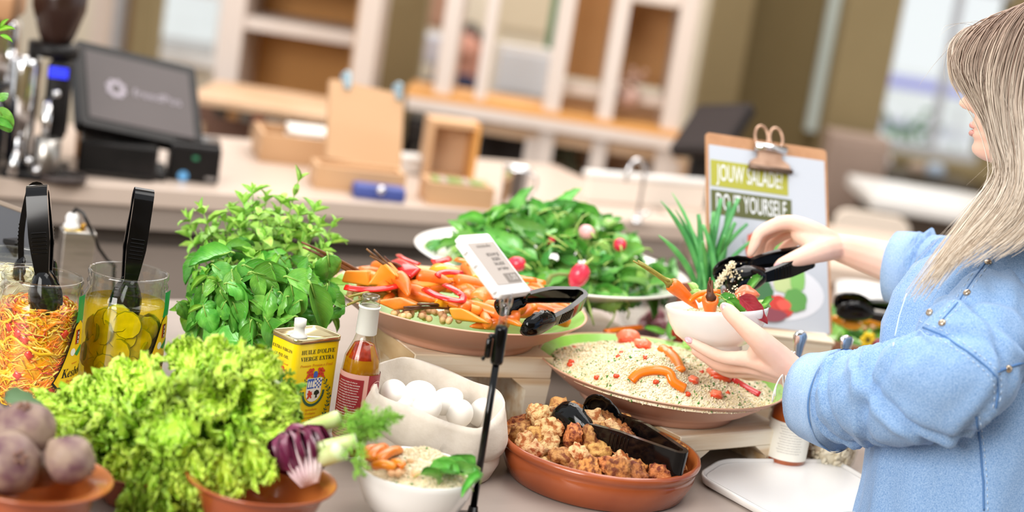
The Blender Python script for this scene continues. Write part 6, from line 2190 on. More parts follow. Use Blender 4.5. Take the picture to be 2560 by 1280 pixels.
tomato('big tomato chunk on the peak of the couscous heap', 1572, 846, 0.019, 1)
tomato('tomato chunk resting lower on the couscous beside the peak', 1606, 862, 0.014, 2)
tomato('tomato wedge near the wrist at the platter end', 1800, 935, 0.019, 5)
tomato('small tomato bit by the arched pepper strip', 1732, 950, 0.009, 7)
tomato('small tomato bit at the front rim of the couscous', 1790, 986, 0.010, 8)
for k, (px, py) in enumerate(((1428, 904), (1492, 944), (1424, 912), (1541, 940), (1640, 955), (1720, 985))):
    q = onc(px, py, 0.003)
    bm = box(BM(), (0.009, 0.007, 0.006), (0, 0, 0), 0.0015, rot=Matrix.Rotation(k, 3, 'Z'))
    tag(obj('pepper_dice', bm, M_tom, loc=q), 'tiny red pepper dice in the couscous', 'pepper', 'pepper dice in the couscous')
for k, (px, py, ang) in enumerate(((1668, 822, 40), (1690, 838, 10), (1660, 835, 200), (1705, 860, -20), (1680, 850, 100))):
    q = onc(px, py, 0.012)
    loose_leaf('salad_leaf', 'dark salad leaf at the far side of the couscous heap', q, V((cos(radians(ang)), sin(radians(ang)), 0.4)), V((0, -1, 0.5)), 0.04, SAL[k], 'salad leaves behind the couscous')
for k, (px, py) in enumerate(((1715, 832), (1740, 838), (1700, 836))):
    q = onc(px, py, 0.02)
    bm = BM(); blob(bm, (0, 0, 0), (0.016, 0.013, 0.013), 3, 0.1, 2, k)
    tag(obj('dried_tomato', bm, mat('dark_red_tomato', '#a3281e', rough=0.25, col2='#86180f', scale=20, coat=0.3), loc=q), 'dark red dried tomato behind the held bowl', 'tomato', 'dried tomatoes behind the couscous')

# ------------------------------------------------------------------ salad leaves on the white platter
rs = random.Random(91)
rim4 = 1.085
def fleaf(x, y):
    d = sqrt((x - c4.x) ** 2 + (y - c4.y) ** 2) / R4
    return rim4 - 0.018 + 0.118 * max(0.0, 1 - (d / 0.90) ** 1.7)


nl = 0
for k in range(236):
    while True:
        a = rs.uniform(0, 2 * pi)
        d = R4 * (0.80 + 0.1 * cos(a)) * rs.random() ** 0.6
        x, y = c4.x + d * cos(a), c4.y + d * sin(a)
        if y < c4.y + 0.10:
            break
    z = max(rim4 - 0.006 - 0.012 * (d < R4 * 0.7), fleaf(x, y) - rs.uniform(0.0, 0.03)) + (0.01 if k % 5 == 0 else 0)
    out = V((cos(a), sin(a), 0))
    yaw = rs.uniform(0, 2 * pi)
    xd = V((cos(yaw), sin(yaw), rs.uniform(-0.5, 0.5) if d < R4 * 0.6 else rs.uniform(0.0, 0.4))) + out * 0.5
    up = V((0, -0.35, 1)) + out * 0.6 + V((rs.gauss(0, 0.4), rs.gauss(0, 0.4), 0))
    sz = rs.uniform(0.052, 0.09)
    ce = V((x, y, z))
    loose_leaf('salad_leaf', 'curled green salad leaf in the pile on the white footed platter', ce - xd.normalized() * sz * 0.5, xd, up, sz, rs.choice(SAL), 'salad leaves on the white platter')
# hero leaves seen against the background, top of the pile
for px, py, ang, sz, mi in ((1180, 540, 150, 0.07, 2), (1225, 545, 200, 0.075, 5), (1300, 500, 70, 0.075, 0), (1260, 525, 20, 0.085, 6), (1420, 495, 60, 0.07, 5), (1400, 520, 200, 0.07, 3), (1480, 530, 0, 0.08, 2), (1525, 540, 40, 0.05, 8), (1345, 510, 110, 0.06, 7),
                            (1320, 590, 250, 0.075, 0), (1280, 615, 200, 0.07, 3), (1240, 590, 60, 0.06, 2), (1480, 620, 300, 0.075, 3), (1530, 660, 20, 0.07, 3), (1580, 600, -20, 0.07, 1), (1600, 640, -15, 0.07, 8), (1380, 570, 100, 0.06, 2), (1450, 660, 230, 0.08, 3), (1385, 640, 30, 0.085, 3), (1400, 665, 160, 0.08, 2), (1340, 650, 100, 0.08, 0), (1500, 690, 80, 0.085, 3), (1545, 690, 60, 0.08, 6), (1420, 625, 250, 0.085, 5), (1605, 690, 10, 0.08, 2), (1640, 680, -20, 0.07, 3), (1560, 640, 200, 0.08, 0), (1140, 600, 200, 0.06, 0), (1110, 605, 170, 0.055, 2), (1190, 600, 20, 0.07, 3), (1220, 640, 200, 0.06, 6), (1660, 700, 20, 0.05, 0), (1150, 570, 130, 0.06, 5), (1090, 598, 30, 0.05, 6), (1320, 690, 60, 0.05, 2), (1480, 580, 140, 0.08, 2), (1370, 530, 40, 0.08, 0)):
    hgt = rim4 + 0.10 * max(0, (700 - py) / 210)
    q = on(px, py, hgt) if False else atd(px, py, dep(c4) - 0.16 * max(0, (py - 520) / 190))
    a = radians(ang)
    xd = CR * cos(a) + CU * sin(a) + _F * rs.uniform(-0.3, 0.2)
    loose_leaf('salad_leaf', 'curled green salad leaf in the pile on the white footed platter', q - xd.normalized() * sz * 0.5, xd, -_F * 0.8 + CU * 0.7 + CR * rs.uniform(-0.5, 0.5), sz, SAL[mi], 'salad leaves on the white platter')
M_rad = mat('radish_red', '#d8203c', rough=0.25, col2='#e23a55', scale=20, coat=0.3)
for k, (px, py, r, lb) in enumerate(((1448, 688, 0.017, 'bright red radish hanging over the white platter rim'), (1292, 660, 0.013, 'red radish at the rim right behind the sign'), (1466, 580, 0.013, 'pale pink radish half in the salad pile'), (1550, 612, 0.012, 'red radish at the far end of the salad pile'), (1376, 600, 0.009, 'small red radish deep in the salad pile'))):
    q = atd(px, py, dep(c4) - (0.235 if k < 2 else 0.12))
    t = thing('radish', lb, 'radish', mw=Matrix.Translation(q) @ Matrix.Rotation(radians(20 if k == 0 else 80), 4, 'Y') @ Matrix.Rotation(0.5 * k, 4, 'X'))
    obj('root', lathe(BM(), [(0, -1.5 * r), (r * 0.5, -1.25 * r), (r * 0.95, -0.5 * r), (r, 0.2 * r), (r * 0.8, 0.9 * r), (r * 0.25, 1.25 * r), (0, 1.3 * r)], 20), M_rad if k != 2 else mat('radish_pink', '#eeb3b4', rough=0.3), t)
    bm = BM(); tube(bm, [(0, 0, 1.2 * r), (0.002, 0, 1.6 * r), (0.006, 0, 2.2 * r)], [r * 0.22, r * 0.15, r * 0.1], 6); obj('stalk', bm, M_sst, t)
pts = [(1365, 712), (1378, 690), (1398, 685), (1425, 688)]
bm = BM(); tube(bm, [atd(x, y, dep(c4) - 0.235) for x, y in pts], [0.005, 0.004, 0.003, 0.003], 8)
tag(obj('herb_sprig', bm, mat('olive_sprig', '#8f9a4e', rough=0.5, col2='#6f7f3a', scale=40)), 'olive green sprig drooping over the white platter rim', 'herb')

# ------------------------------------------------------------------ mixed salad on the third platter
rs = random.Random(14)
for k in range(60):
    a, d = rs.uniform(0, 2 * pi), R3 * 0.85 * sqrt(rs.random())
    x, y = c3.x + d * cos(a), c3.y + d * sin(a)
    z = 1.02 + 0.03 * (1 - (d / R3) ** 2) - rs.uniform(0, 0.015)
    yaw = rs.uniform(0, 2 * pi)
    xd = V((cos(yaw), sin(yaw), rs.uniform(-0.4, 0.4)))
    sz = rs.uniform(0.03, 0.05)
    loose_leaf('salad_leaf', 'dark green leaf in the mixed salad beside the denim shirt', V((x, y, z)) - xd.normalized() * sz / 2, xd, V((rs.gauss(0, .4), -0.5, 1)), sz, rs.choice(SAL), 'leaves of the mixed salad')
for k, (px, py) in enumerate(((2105, 800), (2150, 800), (2170, 788), (2188, 806), (2128, 812))):
    q = on(px, py, 1.055)
    bm = BM(); blob(bm, q, (0.02, 0.014, 0.010), 2, 0.3, 2, k)
    tag(obj('mango_piece', bm, M_pep_y), ['yellow pumpkin piece at the bowl side of the mixed salad', 'yellow pumpkin piece in the middle of the mixed salad', 'yellow pumpkin piece topmost under the black tongs', 'yellow pumpkin piece closest to the denim shirt', 'small yellow pumpkin piece lowest on the mixed salad'][k], 'pumpkin')
for k in range(40):
    q = on(rs.uniform(2120, 2225), rs.uniform(795, 850), 1.05 + rs.uniform(-.006, .004))
    if (V((q.x, q.y)) - V((c3.x, c3.y))).length > R3 * 0.8:
        continue
    tag(inst('chickpea', me_ch, None, Matrix.Translation(q)), 'chickpea on the mixed salad by the denim shirt', 'chickpea', 'chickpeas on the mixed salad')
q = on(2205, 862, 1.04); bm = BM(); blob(bm, (0, 0, 0), (0.02, 0.012, 0.012), 3, 0.2, 2, 3); tag(obj('beetroot_piece', bm, mat('plum_beet', '#7c3140', rough=0.3, col2='#94485a', scale=30), loc=q), 'plum coloured beetroot piece at the rim of the mixed salad', 'beetroot')
q = on(2170, 850, 1.045)
fl = thing('edible_flower', 'yellow edible flower on the mixed salad', 'flower', q)
for k in range(6):
    a = k * pi / 3
    o = obj('petal', (lambda bm: (blob(bm, (0.009 * cos(a), 0, 0.009 * sin(a)), (0.007, 0.002, 0.007), 1), bm)[1])(BM()), mat('petal_yellow', '#f2cf20', rough=0.5), fl)
bm = BM(); blob(bm, (0, -0.002, 0), 0.004, 1); obj('heart', bm, mat('flower_heart', '#5a4a18', rough=0.6), fl)
tongs('black tongs lying on the mixed salad, handle hidden by the shirt', on(2330, 795, 1.085), on(2090, 762, 1.09), V((0.05, -0.7, 1)), 0.03, 0.024, 0.05)
# white dish beyond
c5 = on(2165, 735, 0.985)
t = thing('white_dish', 'white dish standing behind the mixed salad', 'dish', (c5.x, c5.y, CZ))
r5 = 78 * mpp(c5)
obj('shell', lathe(BM(), [(0, 0.002), (r5 * 0.6, 0), (r5 * 0.9, 0.04), (r5, 0.09), (r5 * 0.96, 0.09), (r5 * 0.85, 0.045), (r5 * 0.55, 0.008), (0, 0.008)], 48), M_china, t)
obj('foot_ring', lathe(BM(), [(r5 * 0.5, 0.0), (r5 * 0.58, -0.0005), (r5 * 0.6, 0.004), (r5 * 0.5, 0.004)], 48), M_china, t)
# ================================================================== front bowls with lettuce, beets, radicchio and fennel
b1 = on(655, 1192, CZ + 0.072)
RL = 190 * mpp(b1)
terra_bowl('terracotta_bowl', 'terracotta bowl holding the frilly lettuce, radicchio and fennel', (b1.x, b1.y, CZ), RL, 0.072, 0.55)
b2_ = on(352, 1165, CZ + 0.045)
terra_bowl('terracotta_bowl', 'shadowed terracotta bowl hidden under the lettuce beside the beet bowl', (b2_.x, b2_.y, CZ), 0.068, 0.046, 0.6)
b3 = on(92, 1190, CZ + 0.072)
RT = 190 * mpp(b3)
terra_bowl('terracotta_bowl', 'terracotta bowl with a wide lip holding purple beets', (b3.x, b3.y, CZ), RT, 0.072, 0.62, 0.2)
M_beet = mat('beet_skin', '#63404a', rough=0.62, col2='#97806f', scale=34, mix=(0.34, 0.62), bump=0.2, bscale=110, detail=7)
for k, (px, py, r, lb) in enumerate(((62, 1075, 78, 'large dusty beet on top of the beet bowl'), (18, 1158, 86, 'dusty brown beet cut off at the beet bowl edge'), (176, 1150, 64, 'smaller dark purple beet at the side towards the lettuce'), (108, 1165, 56, 'beet in the shade between the other beets'), (-30, 1060, 60, 'beet mostly outside the picture on the pile'))):
    d = dep(b3) + (0.03, -0.02, -0.015, 0.03, 0.05)[k]
    q = atd(px, py, d)
    R = r * d / FPX
    t = thing('beet', lb, 'beet', mw=Matrix.Translation(q) @ Matrix.Rotation(0.7 * k, 4, 'Z') @ Matrix.Rotation(radians((20, 60, 105, 40, 10)[k]), 4, 'X'))
    bm = BM()
    blob(bm, (0, 0, 0), (R, R * 0.96, R * 0.92), 4, 0.09, 1.8, k * 3.1)
    for v in bm.verts:
        if v.co.z < -R * 0.6:
            e = (-v.co.z / R - 0.6) / 0.4
            v.co.z -= R * 0.35 * e * e
    obj('root', bm, M_beet, t)
    bm = BM()
    for j in range(5):
        a = j * 1.26
        tube(bm, [(R * 0.1 * cos(a), R * 0.1 * sin(a), R * 0.88), (R * 0.2 * cos(a), R * 0.2 * sin(a), R * 1.02)], [R * 0.07, R * 0.05], 6)
    obj('stalk_stub', bm, mat('beet_stub', '#7d5a4a', rough=0.8), t)
bm = BM()
q = atd(8, 998, dep(b3) + 0.07)
me = leaf_mesh('beet_leaf', 0.05, 0.03, mat('grey_green_leaf', '#5c7a52', rough=0.6), cup=0.4, bend=0.6, ruff=0.05, seed=4)
tag(inst('herb_leaf', me, None, frame(q, CR * 0.8 + _F * 0.3, CU - _F)), 'dull green leaf behind the top beet', 'leaf')

# --- frilly lettuce
M_let = mat('frilly_lettuce', '#b3dc3c', rough=0.42, col2='#d2ee66', scale=22, rnd=0.12, sss=0.2, subcol=(0.006, 0.012, 0.002))
M_let2 = mat('frilly_lettuce_deep', '#94ca32', rough=0.42, col2='#bade4c', scale=22, rnd=0.15, sss=0.2, subcol=(0.006, 0.012, 0.002))


def frill_leaf(name, L, Wd, m, seed, amp=0.085, nu=26, nv=54, bend=0.8, cup=0.5):
    bm = BM()
    rs = random.Random(seed)
    o = V((rs.random() * 50, rs.random() * 50, 0))
    grid = []
    for i in range(nu + 1):
        u = i / nu
        w = 0.16 + 0.84 * sin(min(1.0, u / 0.72) * pi / 2) ** 1.3
        if u > 0.72:
            w *= sqrt(max(0.12, 1 - ((u - 0.72) / 0.30) ** 2))
        ang = bend * u
        base = V((L * sin(ang) / bend, 0, -L * (1 - cos(ang)) / bend))
        nz, tx = V((sin(ang), 0, cos(ang))), V((cos(ang), 0, -sin(ang)))
        row = []
        for j in range(nv + 1):
            v = 2 * j / nv - 1
            e = max(abs(v) ** 1.5, max(0.0, (u - 0.45) / 0.55) ** 1.2)
            # frills: two scales of folding that grow towards the margin, displacing sideways as well
            f1 = noise.noise(o + V((u * 5.5, v * 4.5, 0.0)))
            f2 = noise.noise(o + V((u * 13, v * 12, 7.0)))
            f3 = noise.noise(o + V((u * 27, v * 24, 3.0)))
            g2 = noise.noise(o + V((u * 13, v * 12, 19.0)))
            h = cup * Wd * 0.5 * v * v * w + L * amp * (0.5 * f1 + e * (1.9 * f1 + 1.7 * f2 + 1.2 * f3))
            p = base + V((0, v * Wd * 0.5 * w, 0)) + nz * h + tx * (L * amp * e * 1.3 * g2) + V((0, L * amp * e * 1.2 * noise.noise(o + V((u * 13, v * 12, 31.0))), 0))
            row.append(bm.verts.new(p))
        grid.append(row)
    for i in range(nu):
        for j in range(nv):
            bm.faces.new((grid[i][j], grid[i + 1][j], grid[i + 1][j + 1], grid[i][j + 1]))
    me = bpy.data.meshes.new(name)
    bm.to_mesh(me); bm.free()
    me.polygons.foreach_set('use_smooth', [True] * len(me.polygons))
    me.materials.append(m)
    return me


LET = [frill_leaf('lettuce_leaf_%d' % k, 1.0, (0.95, 1.1, 0.85)[k % 3], M_let if k % 3 else M_let2, k * 11 + 2, amp=0.13, bend=(0.9, 1.3, 0.5)[k % 3]) for k in range(6)]
rs = random.Random(17)


def lettuce(label, centre, radii, n, sz, seed):
    rs = random.Random(seed)
    t = thing('lettuce', label, 'lettuce', centre)
    made = 0
    for k in range(n):
        gz = 1 - 2 * (k + 0.5) / n
        a = k * 2.39996 + rs.uniform(-0.2, 0.2)
        d = V((sqrt(max(0, 1 - gz * gz)) * cos(a), sqrt(max(0, 1 - gz * gz)) * sin(a), gz))
        if d.y > 0.75 or d.z < -0.75:
            continue
        tip = V((d.x * radii[0], d.y * radii[1], d.z * radii[2])) * rs.uniform(0.86, 1.04)
        s = sz * rs.uniform(0.8, 1.15)
        x = (d + V((rs.gauss(0, .3), rs.gauss(0, .3), rs.gauss(0, .3)))).normalized()
        up = V((rs.gauss(0, .5), -0.3 + rs.gauss(0, .4), 1.0 + rs.gauss(0, .4)))
        m = frame(tip - x * s * 0.8, x, up) @ Matrix.Diagonal((s, s, s, 1))
        inst('leaf', rs.choice(LET), t, m)
    bm = BM(); blob(bm, (0, 0, 0), (radii[0] * 0.45, radii[1] * 0.45, radii[2] * 0.45), 2, 0.2, 2, seed)
    obj('heart', bm, mat('lettuce_heart', '#6f9a26', rough=0.6, col2='#86ae38', scale=30), t)
    return t


L1 = lettuce('frilly pale green lettuce spilling out of the terracotta bowl beside the tin', atd(560, 1052, 2.15), (0.076, 0.07, 0.076), 64, 0.062, 3)
L2 = lettuce('frilly pale green lettuce leaning towards the beets', atd(315, 1092, 2.16), (0.092, 0.07, 0.062), 72, 0.062, 5)
for par, px, py, dd, sz, xd in ((L2, 400, 1215, -0.09, 0.085, -CU + _F * -0.1 + CR * 0.2), (L2, 350, 1180, -0.07, 0.06, -CU - CR * 0.5), (L1, 560, 1185, -0.10, 0.06, -CU + CR * 0.1), (L1, 500, 1160, -0.09, 0.06, -CU - CR * 0.3), (L1, 630, 1150, -0.10, 0.065, -CU + CR * 0.3), (L2, 120, 1025, 0.0, 0.055, -CR + CU * 0.1), (L2, 160, 1060, -0.03, 0.06, -CR - CU * 0.3),
                                (L1, 640, 930, -0.02, 0.06, CR * 0.6 + CU * 0.5), (L1, 560, 905, -0.02, 0.06, CU + CR * 0.2), (L1, 470, 905, 0.0, 0.06, CU - CR * 0.2), (L2, 300, 1170, -0.07, 0.06, -CU), (L2, 430, 1190, -0.10, 0.07, -CU + CR * 0.3), (L2, 370, 1240, -0.10, 0.08, -CU - CR * 0.1), (L2, 440, 1250, -0.10, 0.08, -CU + CR * 0.2), (L2, 255, 1130, -0.04, 0.06, -CR - CU * 0.6), (L1, 480, 1190, -0.10, 0.06, -CU), (L2, 195, 1030, 0.02, 0.06, -CR + CU * 0.3), (L2, 215, 1090, -0.02, 0.06, -CR * 0.5 - _F), (L2, 340, 945, 0.0, 0.06, CU - CR * 0.2), (L2, 260, 985, 0.0, 0.06, CU - CR * 0.6), (L1, 690, 1000, -0.03, 0.05, CR), (L1, 690, 1090, -0.05, 0.06, CR - CU * 0.3), (L1, 430, 950, -0.05, 0.07, -_F + CU * 0.3), (L1, 430, 1060, -0.09, 0.07, -_F - CU * 0.4), (L2, 400, 1120, -0.09, 0.07, -CU - _F)):
    q = atd(px, py, 2.15 + dd) - par.location
    x = xd.normalized()
    m = frame(q - x * sz * 0.5, x, -_F * 1.0 + CU * 0.4) @ Matrix.Diagonal((sz, sz, sz, 1))
    inst('leaf', rs.choice(LET), par, m)

# --- radicchio
q0 = atd(752, 1128, 2.085)
rd = thing('radicchio', 'dark purple radicchio with white ribs in the terracotta bowl', 'radicchio', mw=frame(q0, CR * 0.25 - CU * 0.9, -_F * 0.8 + CU * 0.4) @ Matrix.Scale(0.84, 4))
M_radi = mat('radicchio_leaf', '#5d1a38', rough=0.28, col2='#7a2a4c', scale=30, coat=0.2, rnd=0.1)
M_radw = mat('radicchio_rib', '#f3e3e4', rough=0.4, col2='#e9cdd4', scale=30)
for k in range(7):
    a = (k - 3) * 0.42
    me = leaf_mesh('radicchio_leaf', 0.085, 0.075, M_radi, cup=0.9, bend=1.2, ruff=0.03, crease=0.1, tip=0.6, base=0.7, nu=14, nv=10, seed=k, puff=0.02)
    inst('leaf', me, rd, Matrix.Translation((-0.035, 0, -0.012 + 0.002 * k)) @ Matrix.Rotation(a, 4, 'X') @ Matrix.Translation((0, 0, 0.018)))
bm = BM(); blob(bm, (0, 0, -0.004), (0.042, 0.027, 0.025), 3, 0.08, 2, 4); obj('head', bm, M_radi, rd)
for k in range(8):
    a = (k - 3.5) * 0.17
    bm = BM()
    tube(bm, [(0.048, 0.003 * (k - 3.5), 0.022), (0.028, 0.006 * (k - 3.5), 0.031 - 0.0008 * (k - 3.5) ** 2), (0.0, 0.0085 * (k - 3.5), 0.034 - 0.0014 * (k - 3.5) ** 2), (-0.016, 0.010 * (k - 3.5), 0.030 - 0.0014 * (k - 3.5) ** 2)], [0.0042, 0.0045, 0.003, 0.0006], 8, flat=0.5)
    obj('rib', bm, M_radw, rd)

# --- fennel stalks with fronds
M_fen = mat('fennel_stalk', '#b9cf78', rough=0.4, col2='#d3e2a4', scale=30, stretch=(1, 1, 1), coat=0.1)
M_fencut = mat('fennel_cut', '#e3ebc4', rough=0.5, col2='#cfdca2', scale=60)
M_frond = mat('fennel_frond', '#7dba3c', rough=0.5, col2='#9ccf50', scale=30)


def frond(bm, root, d, L, depth, rs, r=0.0007):
    d = d.normalized()
    end = root + d * L
    pts = [root, root + d * L * 0.5 + V((rs.uniform(-1, 1), rs.uniform(-1, 1), rs.uniform(-1, 1))) * L * 0.06, end]
    tube(bm, pts, [r, r * 0.8, r * 0.45], 4)
    if depth == 0:
        return
    n = 5
    for i in range(n):
        u = 0.25 + 0.75 * i / (n - 1)
        p = root + d * L * u
        for sg in (-1, 1):
            s = d.orthogonal().normalized()
            s.rotate(Quaternion(d, rs.uniform(0, 6.28)))
            frond(bm, p, d * 0.8 + s * 0.75 * sg, L * (0.48 if depth > 1 else 0.42) * (1.1 - 0.5 * u), depth - 1, rs, r * 0.8)


def fennel(label, pix, rad, frond_px=(), d0=2.12, seed=1, dd=(0, 0, 0)):
    P = [atd(x, y, d0 + e) for (x, y), e in zip(pix, dd)]
    t = thing('fennel_stalk', label, 'fennel', P[0])
    P = [p - t.location for p in P]
    line = bez(P[0], P[1], P[2], 8)
    bm = BM(); tube(bm, line, [rad * (0.9 + 0.25 * i / 8) for i in range(9)], 14, flat=0.75); obj('stalk', bm, M_fen, t)
    dirv = (line[-1] - line[-2]).normalized()
    bm = BM(); tube(bm, [line[-1] - dirv * 0.001, line[-1] + dirv * 0.0008], [rad * 1.12, rad * 1.08], 14, flat=0.75); obj('cut_end', bm, M_fencut, t)
    rs = random.Random(seed)
    for (ax, ay), (bx, by), de in frond_px:
        a, b = atd(ax, ay, d0 + de) - t.location, atd(bx, by, d0 + de - 0.01) - t.location
        bm = BM(); frond(bm, a, b - a, (b - a).length, 3, rs, 0.0008); obj('frond', bm, M_frond, t)
    return t


fennel('thick pale green fennel stalk with its cut end towards the sack', ((700, 1098), (780, 1068), (846, 1046)), 0.0115, (((840, 1085), (965, 1040), 0.0), ((850, 1090), (940, 1062), 0.02), ((820, 1080), (920, 1052), 0.03), ((870, 1080), (972, 1050), -0.01), ((850, 1075), (905, 1030), 0.01), ((868, 1090), (930, 1085), 0.0)), 2.10, 4, (0.0, 0.02, 0.03))
fennel('second fennel stalk lying below, cut end by the radicchio', ((742, 1128), (820, 1118), (890, 1102)), 0.0105, (((880, 1080), (900, 1170), -0.02), ((860, 1085), (885, 1050), 0.0)), 2.075, 6, (0.01, 0.0, 0.0))
fennel('stub of a fennel stalk turned towards the viewer', ((800, 1150), (825, 1140), (850, 1128)), 0.013, (), 2.07, 8, (0.01, 0.0, -0.01))
fennel('fennel stalk rising behind the lettuce in front of the tin', ((640, 1020), (665, 985), (690, 952)), 0.010, (((690, 985), (745, 960), 0.01), ((690, 990), (735, 1010), 0.01), ((680, 975), (720, 940), 0.015), ((695, 1000), (740, 985), 0.0), ((690, 990), (715, 1050), 0.0), ((680, 1000), (700, 1045), 0.01)), 2.16, 9, (0, 0, 0))

# ------------------------------------------------------------------ price sign on its pole
pb = on(1178, 1302, CZ)
ztop = ony(1250, 815, pb.y).z
sg = thing('shelf_label_stand', 'white electronic shelf label on a thin black pole in front of the platter', 'sign', (pb.x, pb.y, CZ))
hp = ztop - CZ
bm = BM(); tube(bm, [(0, 0, 0.004), (0, 0, hp - 0.03)], 0.0046, 16); obj('pole', bm, M_tong, sg)
bm = BM(); lathe(bm, [(0, 0), (0.03, 0), (0.03, 0.003), (0.008, 0.006), (0.006, 0.02), (0, 0.02)], 28); obj('foot', bm, M_tong, sg)
bm = BM(); lathe(bm, [(0, hp - 0.05), (0.0075, hp - 0.05), (0.0085, hp - 0.046), (0.0085, hp - 0.004), (0.0075, hp), (0, hp)], 20); obj('clamp', bm, M_tong, sg)
bm = BM(); box(bm, (0.008, 0.009, 0.026), (-0.013, -0.002, hp - 0.030), 0.002); box(bm, (0.010, 0.008, 0.006), (-0.010, -0.002, hp - 0.014), 0.002); box(bm, (0.005, 0.008, 0.006), (-0.0175, -0.002, hp - 0.045), 0.002); obj('clamp_lever', bm, M_tong, sg)
M_acr = glassmat('clear_acrylic', (0.93, 0.93, 0.94), rough=0.05, ior=1.5, gloss=2.2)
bm = BM(); lathe(bm, [(0, hp), (0.0055, hp), (0.0055, hp + 0.026), (0.007, hp + 0.03), (0, hp + 0.031)], 16); obj('clear_stem', bm, M_acr, sg)
for dx in (-0.005, 0.005):
    bm = BM(); blob(bm, (dx, 0, hp + 0.036), (0.0035, 0.011, 0.012), 3); obj('clear_joint', bm, M_acr, sg)
dS = dep(V((pb.x, pb.y, ztop)))
mws, ws, hs = quad_frame((1146, 588), (1220, 581), (1256, 736), dS - 0.005, 0.74, 1)
T0 = Matrix.Translation(-sg.location)
M_esl = mat('label_white_plastic', '#f3f1f1', rough=0.3)
hz_ = obj('housing', slab(BM(), rrect(ws, hs, 0.004), -0.010, 0.0), M_esl, sg, smooth=False); hz_.matrix_local = T0 @ mws
for k in (hz_,):
    bv = k.modifiers.new('soft', 'BEVEL'); bv.width = 0.0012; bv.segments = 2; bv.limit_method = 'ANGLE'
obj('display', slab(BM(), rrect(ws * 0.86, hs * 0.70, 0.001, 1), 0.0003, 0.0007), mat('epaper_grey', '#b9aea6', rough=0.3, col2='#bdb2aa', scale=8), hz_, smooth=False)
for z in (-0.36, 0.08, 0.3):
    obj('clip_tab', box(BM(), (0.006, hs * 0.12, 0.008), (-ws / 2 - 0.002, hs * z, -0.006), 0.0012), M_esl, hz_, smooth=False)
obj('rear_rail', box(BM(), (ws * 0.5, hs * 0.9, 0.005), (-ws * 0.2, 0, -0.0126), 0.001), M_esl, hz_, smooth=False)
M_einkk = mat('epaper_ink', '#3a3431', rough=0.5)
M_einkg = mat('epaper_ink_grey', '#7d736c', rough=0.5)
text_on('lettering', 'saladebuffet', ws * 0.10, M_einkg, hz_, Matrix.Translation((0.0, hs * 0.29, 0.0012)))
for k, ln in enumerate(('BOUW JE', 'EIGEN', 'SALADE', 'per bakje')):
    text_on('lettering', ln, ws * 0.10, M_einkk, hz_, Matrix.Translation((ws * 0.10, hs * (0.14 - 0.078 * k), 0.0012)), 0.95)
obj('price_box', slab(BM(), rrect(ws * 0.44, hs * 0.15, 0.0005, 1), 0.0008, 0.0011), M_einkg, hz_, smooth=False).location = (ws * 0.19, -hs * 0.255, 0)
text_on('price', '1,00', ws * 0.17, mat('epaper_light', '#d5ccc5', rough=0.4), hz_, Matrix.Translation((ws * 0.19, -hs * 0.255, 0.0014)))

# ------------------------------------------------------------------ tray at the front
pts = [on(x, y, CZ) for x, y in ((1738, 1208), (1800, 1169), (2088, 1171), (2190, 1232), (2215, 1300), (1935, 1318))]
cx = sum((p for p in pts), V()) / len(pts)


def rounded(poly, r, n=5):
    out = []
    k = len(poly)
    for i in range(k):
        p, a, b = poly[i], poly[i - 1], poly[(i + 1) % k]
        u, w = (a - p), (b - p)
        ru = min(r, u.length * 0.4)
        rw = min(r, w.length * 0.4)
        s, e = p + u.normalized() * ru, p + w.normalized() * rw
        for j in range(n + 1):
            t = j / n
            out.append(s * (1 - t) ** 2 + p * 2 * t * (1 - t) + e * t * t)
    return out


poly = rounded([V((p.x - cx.x, p.y - cx.y, 0)) for p in pts], 0.03)
tr_ = thing('serving_tray', 'empty white serving tray in front of the denim shirt', 'tray', (cx.x, cx.y, CZ))
bm = BM()
loft(bm, [[p * 0.93 + V((0, 0, 0.0)) for p in poly], [p * 0.985 + V((0, 0, 0.004)) for p in poly], [p + V((0, 0, 0.012)) for p in poly], [p + V((0, 0, 0.0155)) for p in poly], [p * 0.975 + V((0, 0, 0.0155)) for p in poly], [p * 0.955 + V((0, 0, 0.0105)) for p in poly]])
obj('tray', bm, M_china, tr_)
bm = BM()
loft(bm, [[p * 0.952 + V((0, 0, 0.0110)) for p in poly], [p * 0.93 + V((0, 0, 0.0112)) for p in poly]])
obj('tray_floor', bm, mat('white_melamine', '#fbfaf8', rough=0.3, col2='#f8f7f4', scale=3), tr_)

# ------------------------------------------------------------------ sauce jar, bean jar, nut jar and their spoons
pj = on(1957, 1164, CZ)
rj = 53 * mpp(pj)
sj = thing('sauce_jar', 'glass jar of orange sauce with a white label', 'jar', (pj.x, pj.y, CZ), facing(pj))
HJ = 0.118
obj('glass', lathe(BM(), [(0, 0), (rj * 0.9, 0), (rj, 0.005), (rj, HJ * 0.78), (rj * 0.85, HJ * 0.88), (rj * 0.82, HJ * 0.9), (rj * 0.86, HJ * 0.92), (rj * 0.82, HJ * 0.96), (rj * 0.84, HJ), (rj * 0.79, HJ)], 40), M_jar, sj)
tag(obj('sauce', lathe(BM(), [(0, 0.003), (rj * 0.93, 0.003), (rj * 0.965, 0.008), (rj * 0.965, HJ * 0.77), (rj * 0.8, HJ * 0.86), (0, HJ * 0.86)], 40), mat('orange_sauce', '#bf5a14', rough=0.3, col2='#a84a10', scale=60, coat=0.2), loc=(pj.x, pj.y, CZ)), 'orange sauce filling the white labelled jar', 'sauce', kind='stuff')
obj('label', cyl_patch(BM(), rj + 0.0008, [(0.018, radians(-75), radians(75)), (0.078, radians(-75), radians(75))], 20), M_label_w, sj)
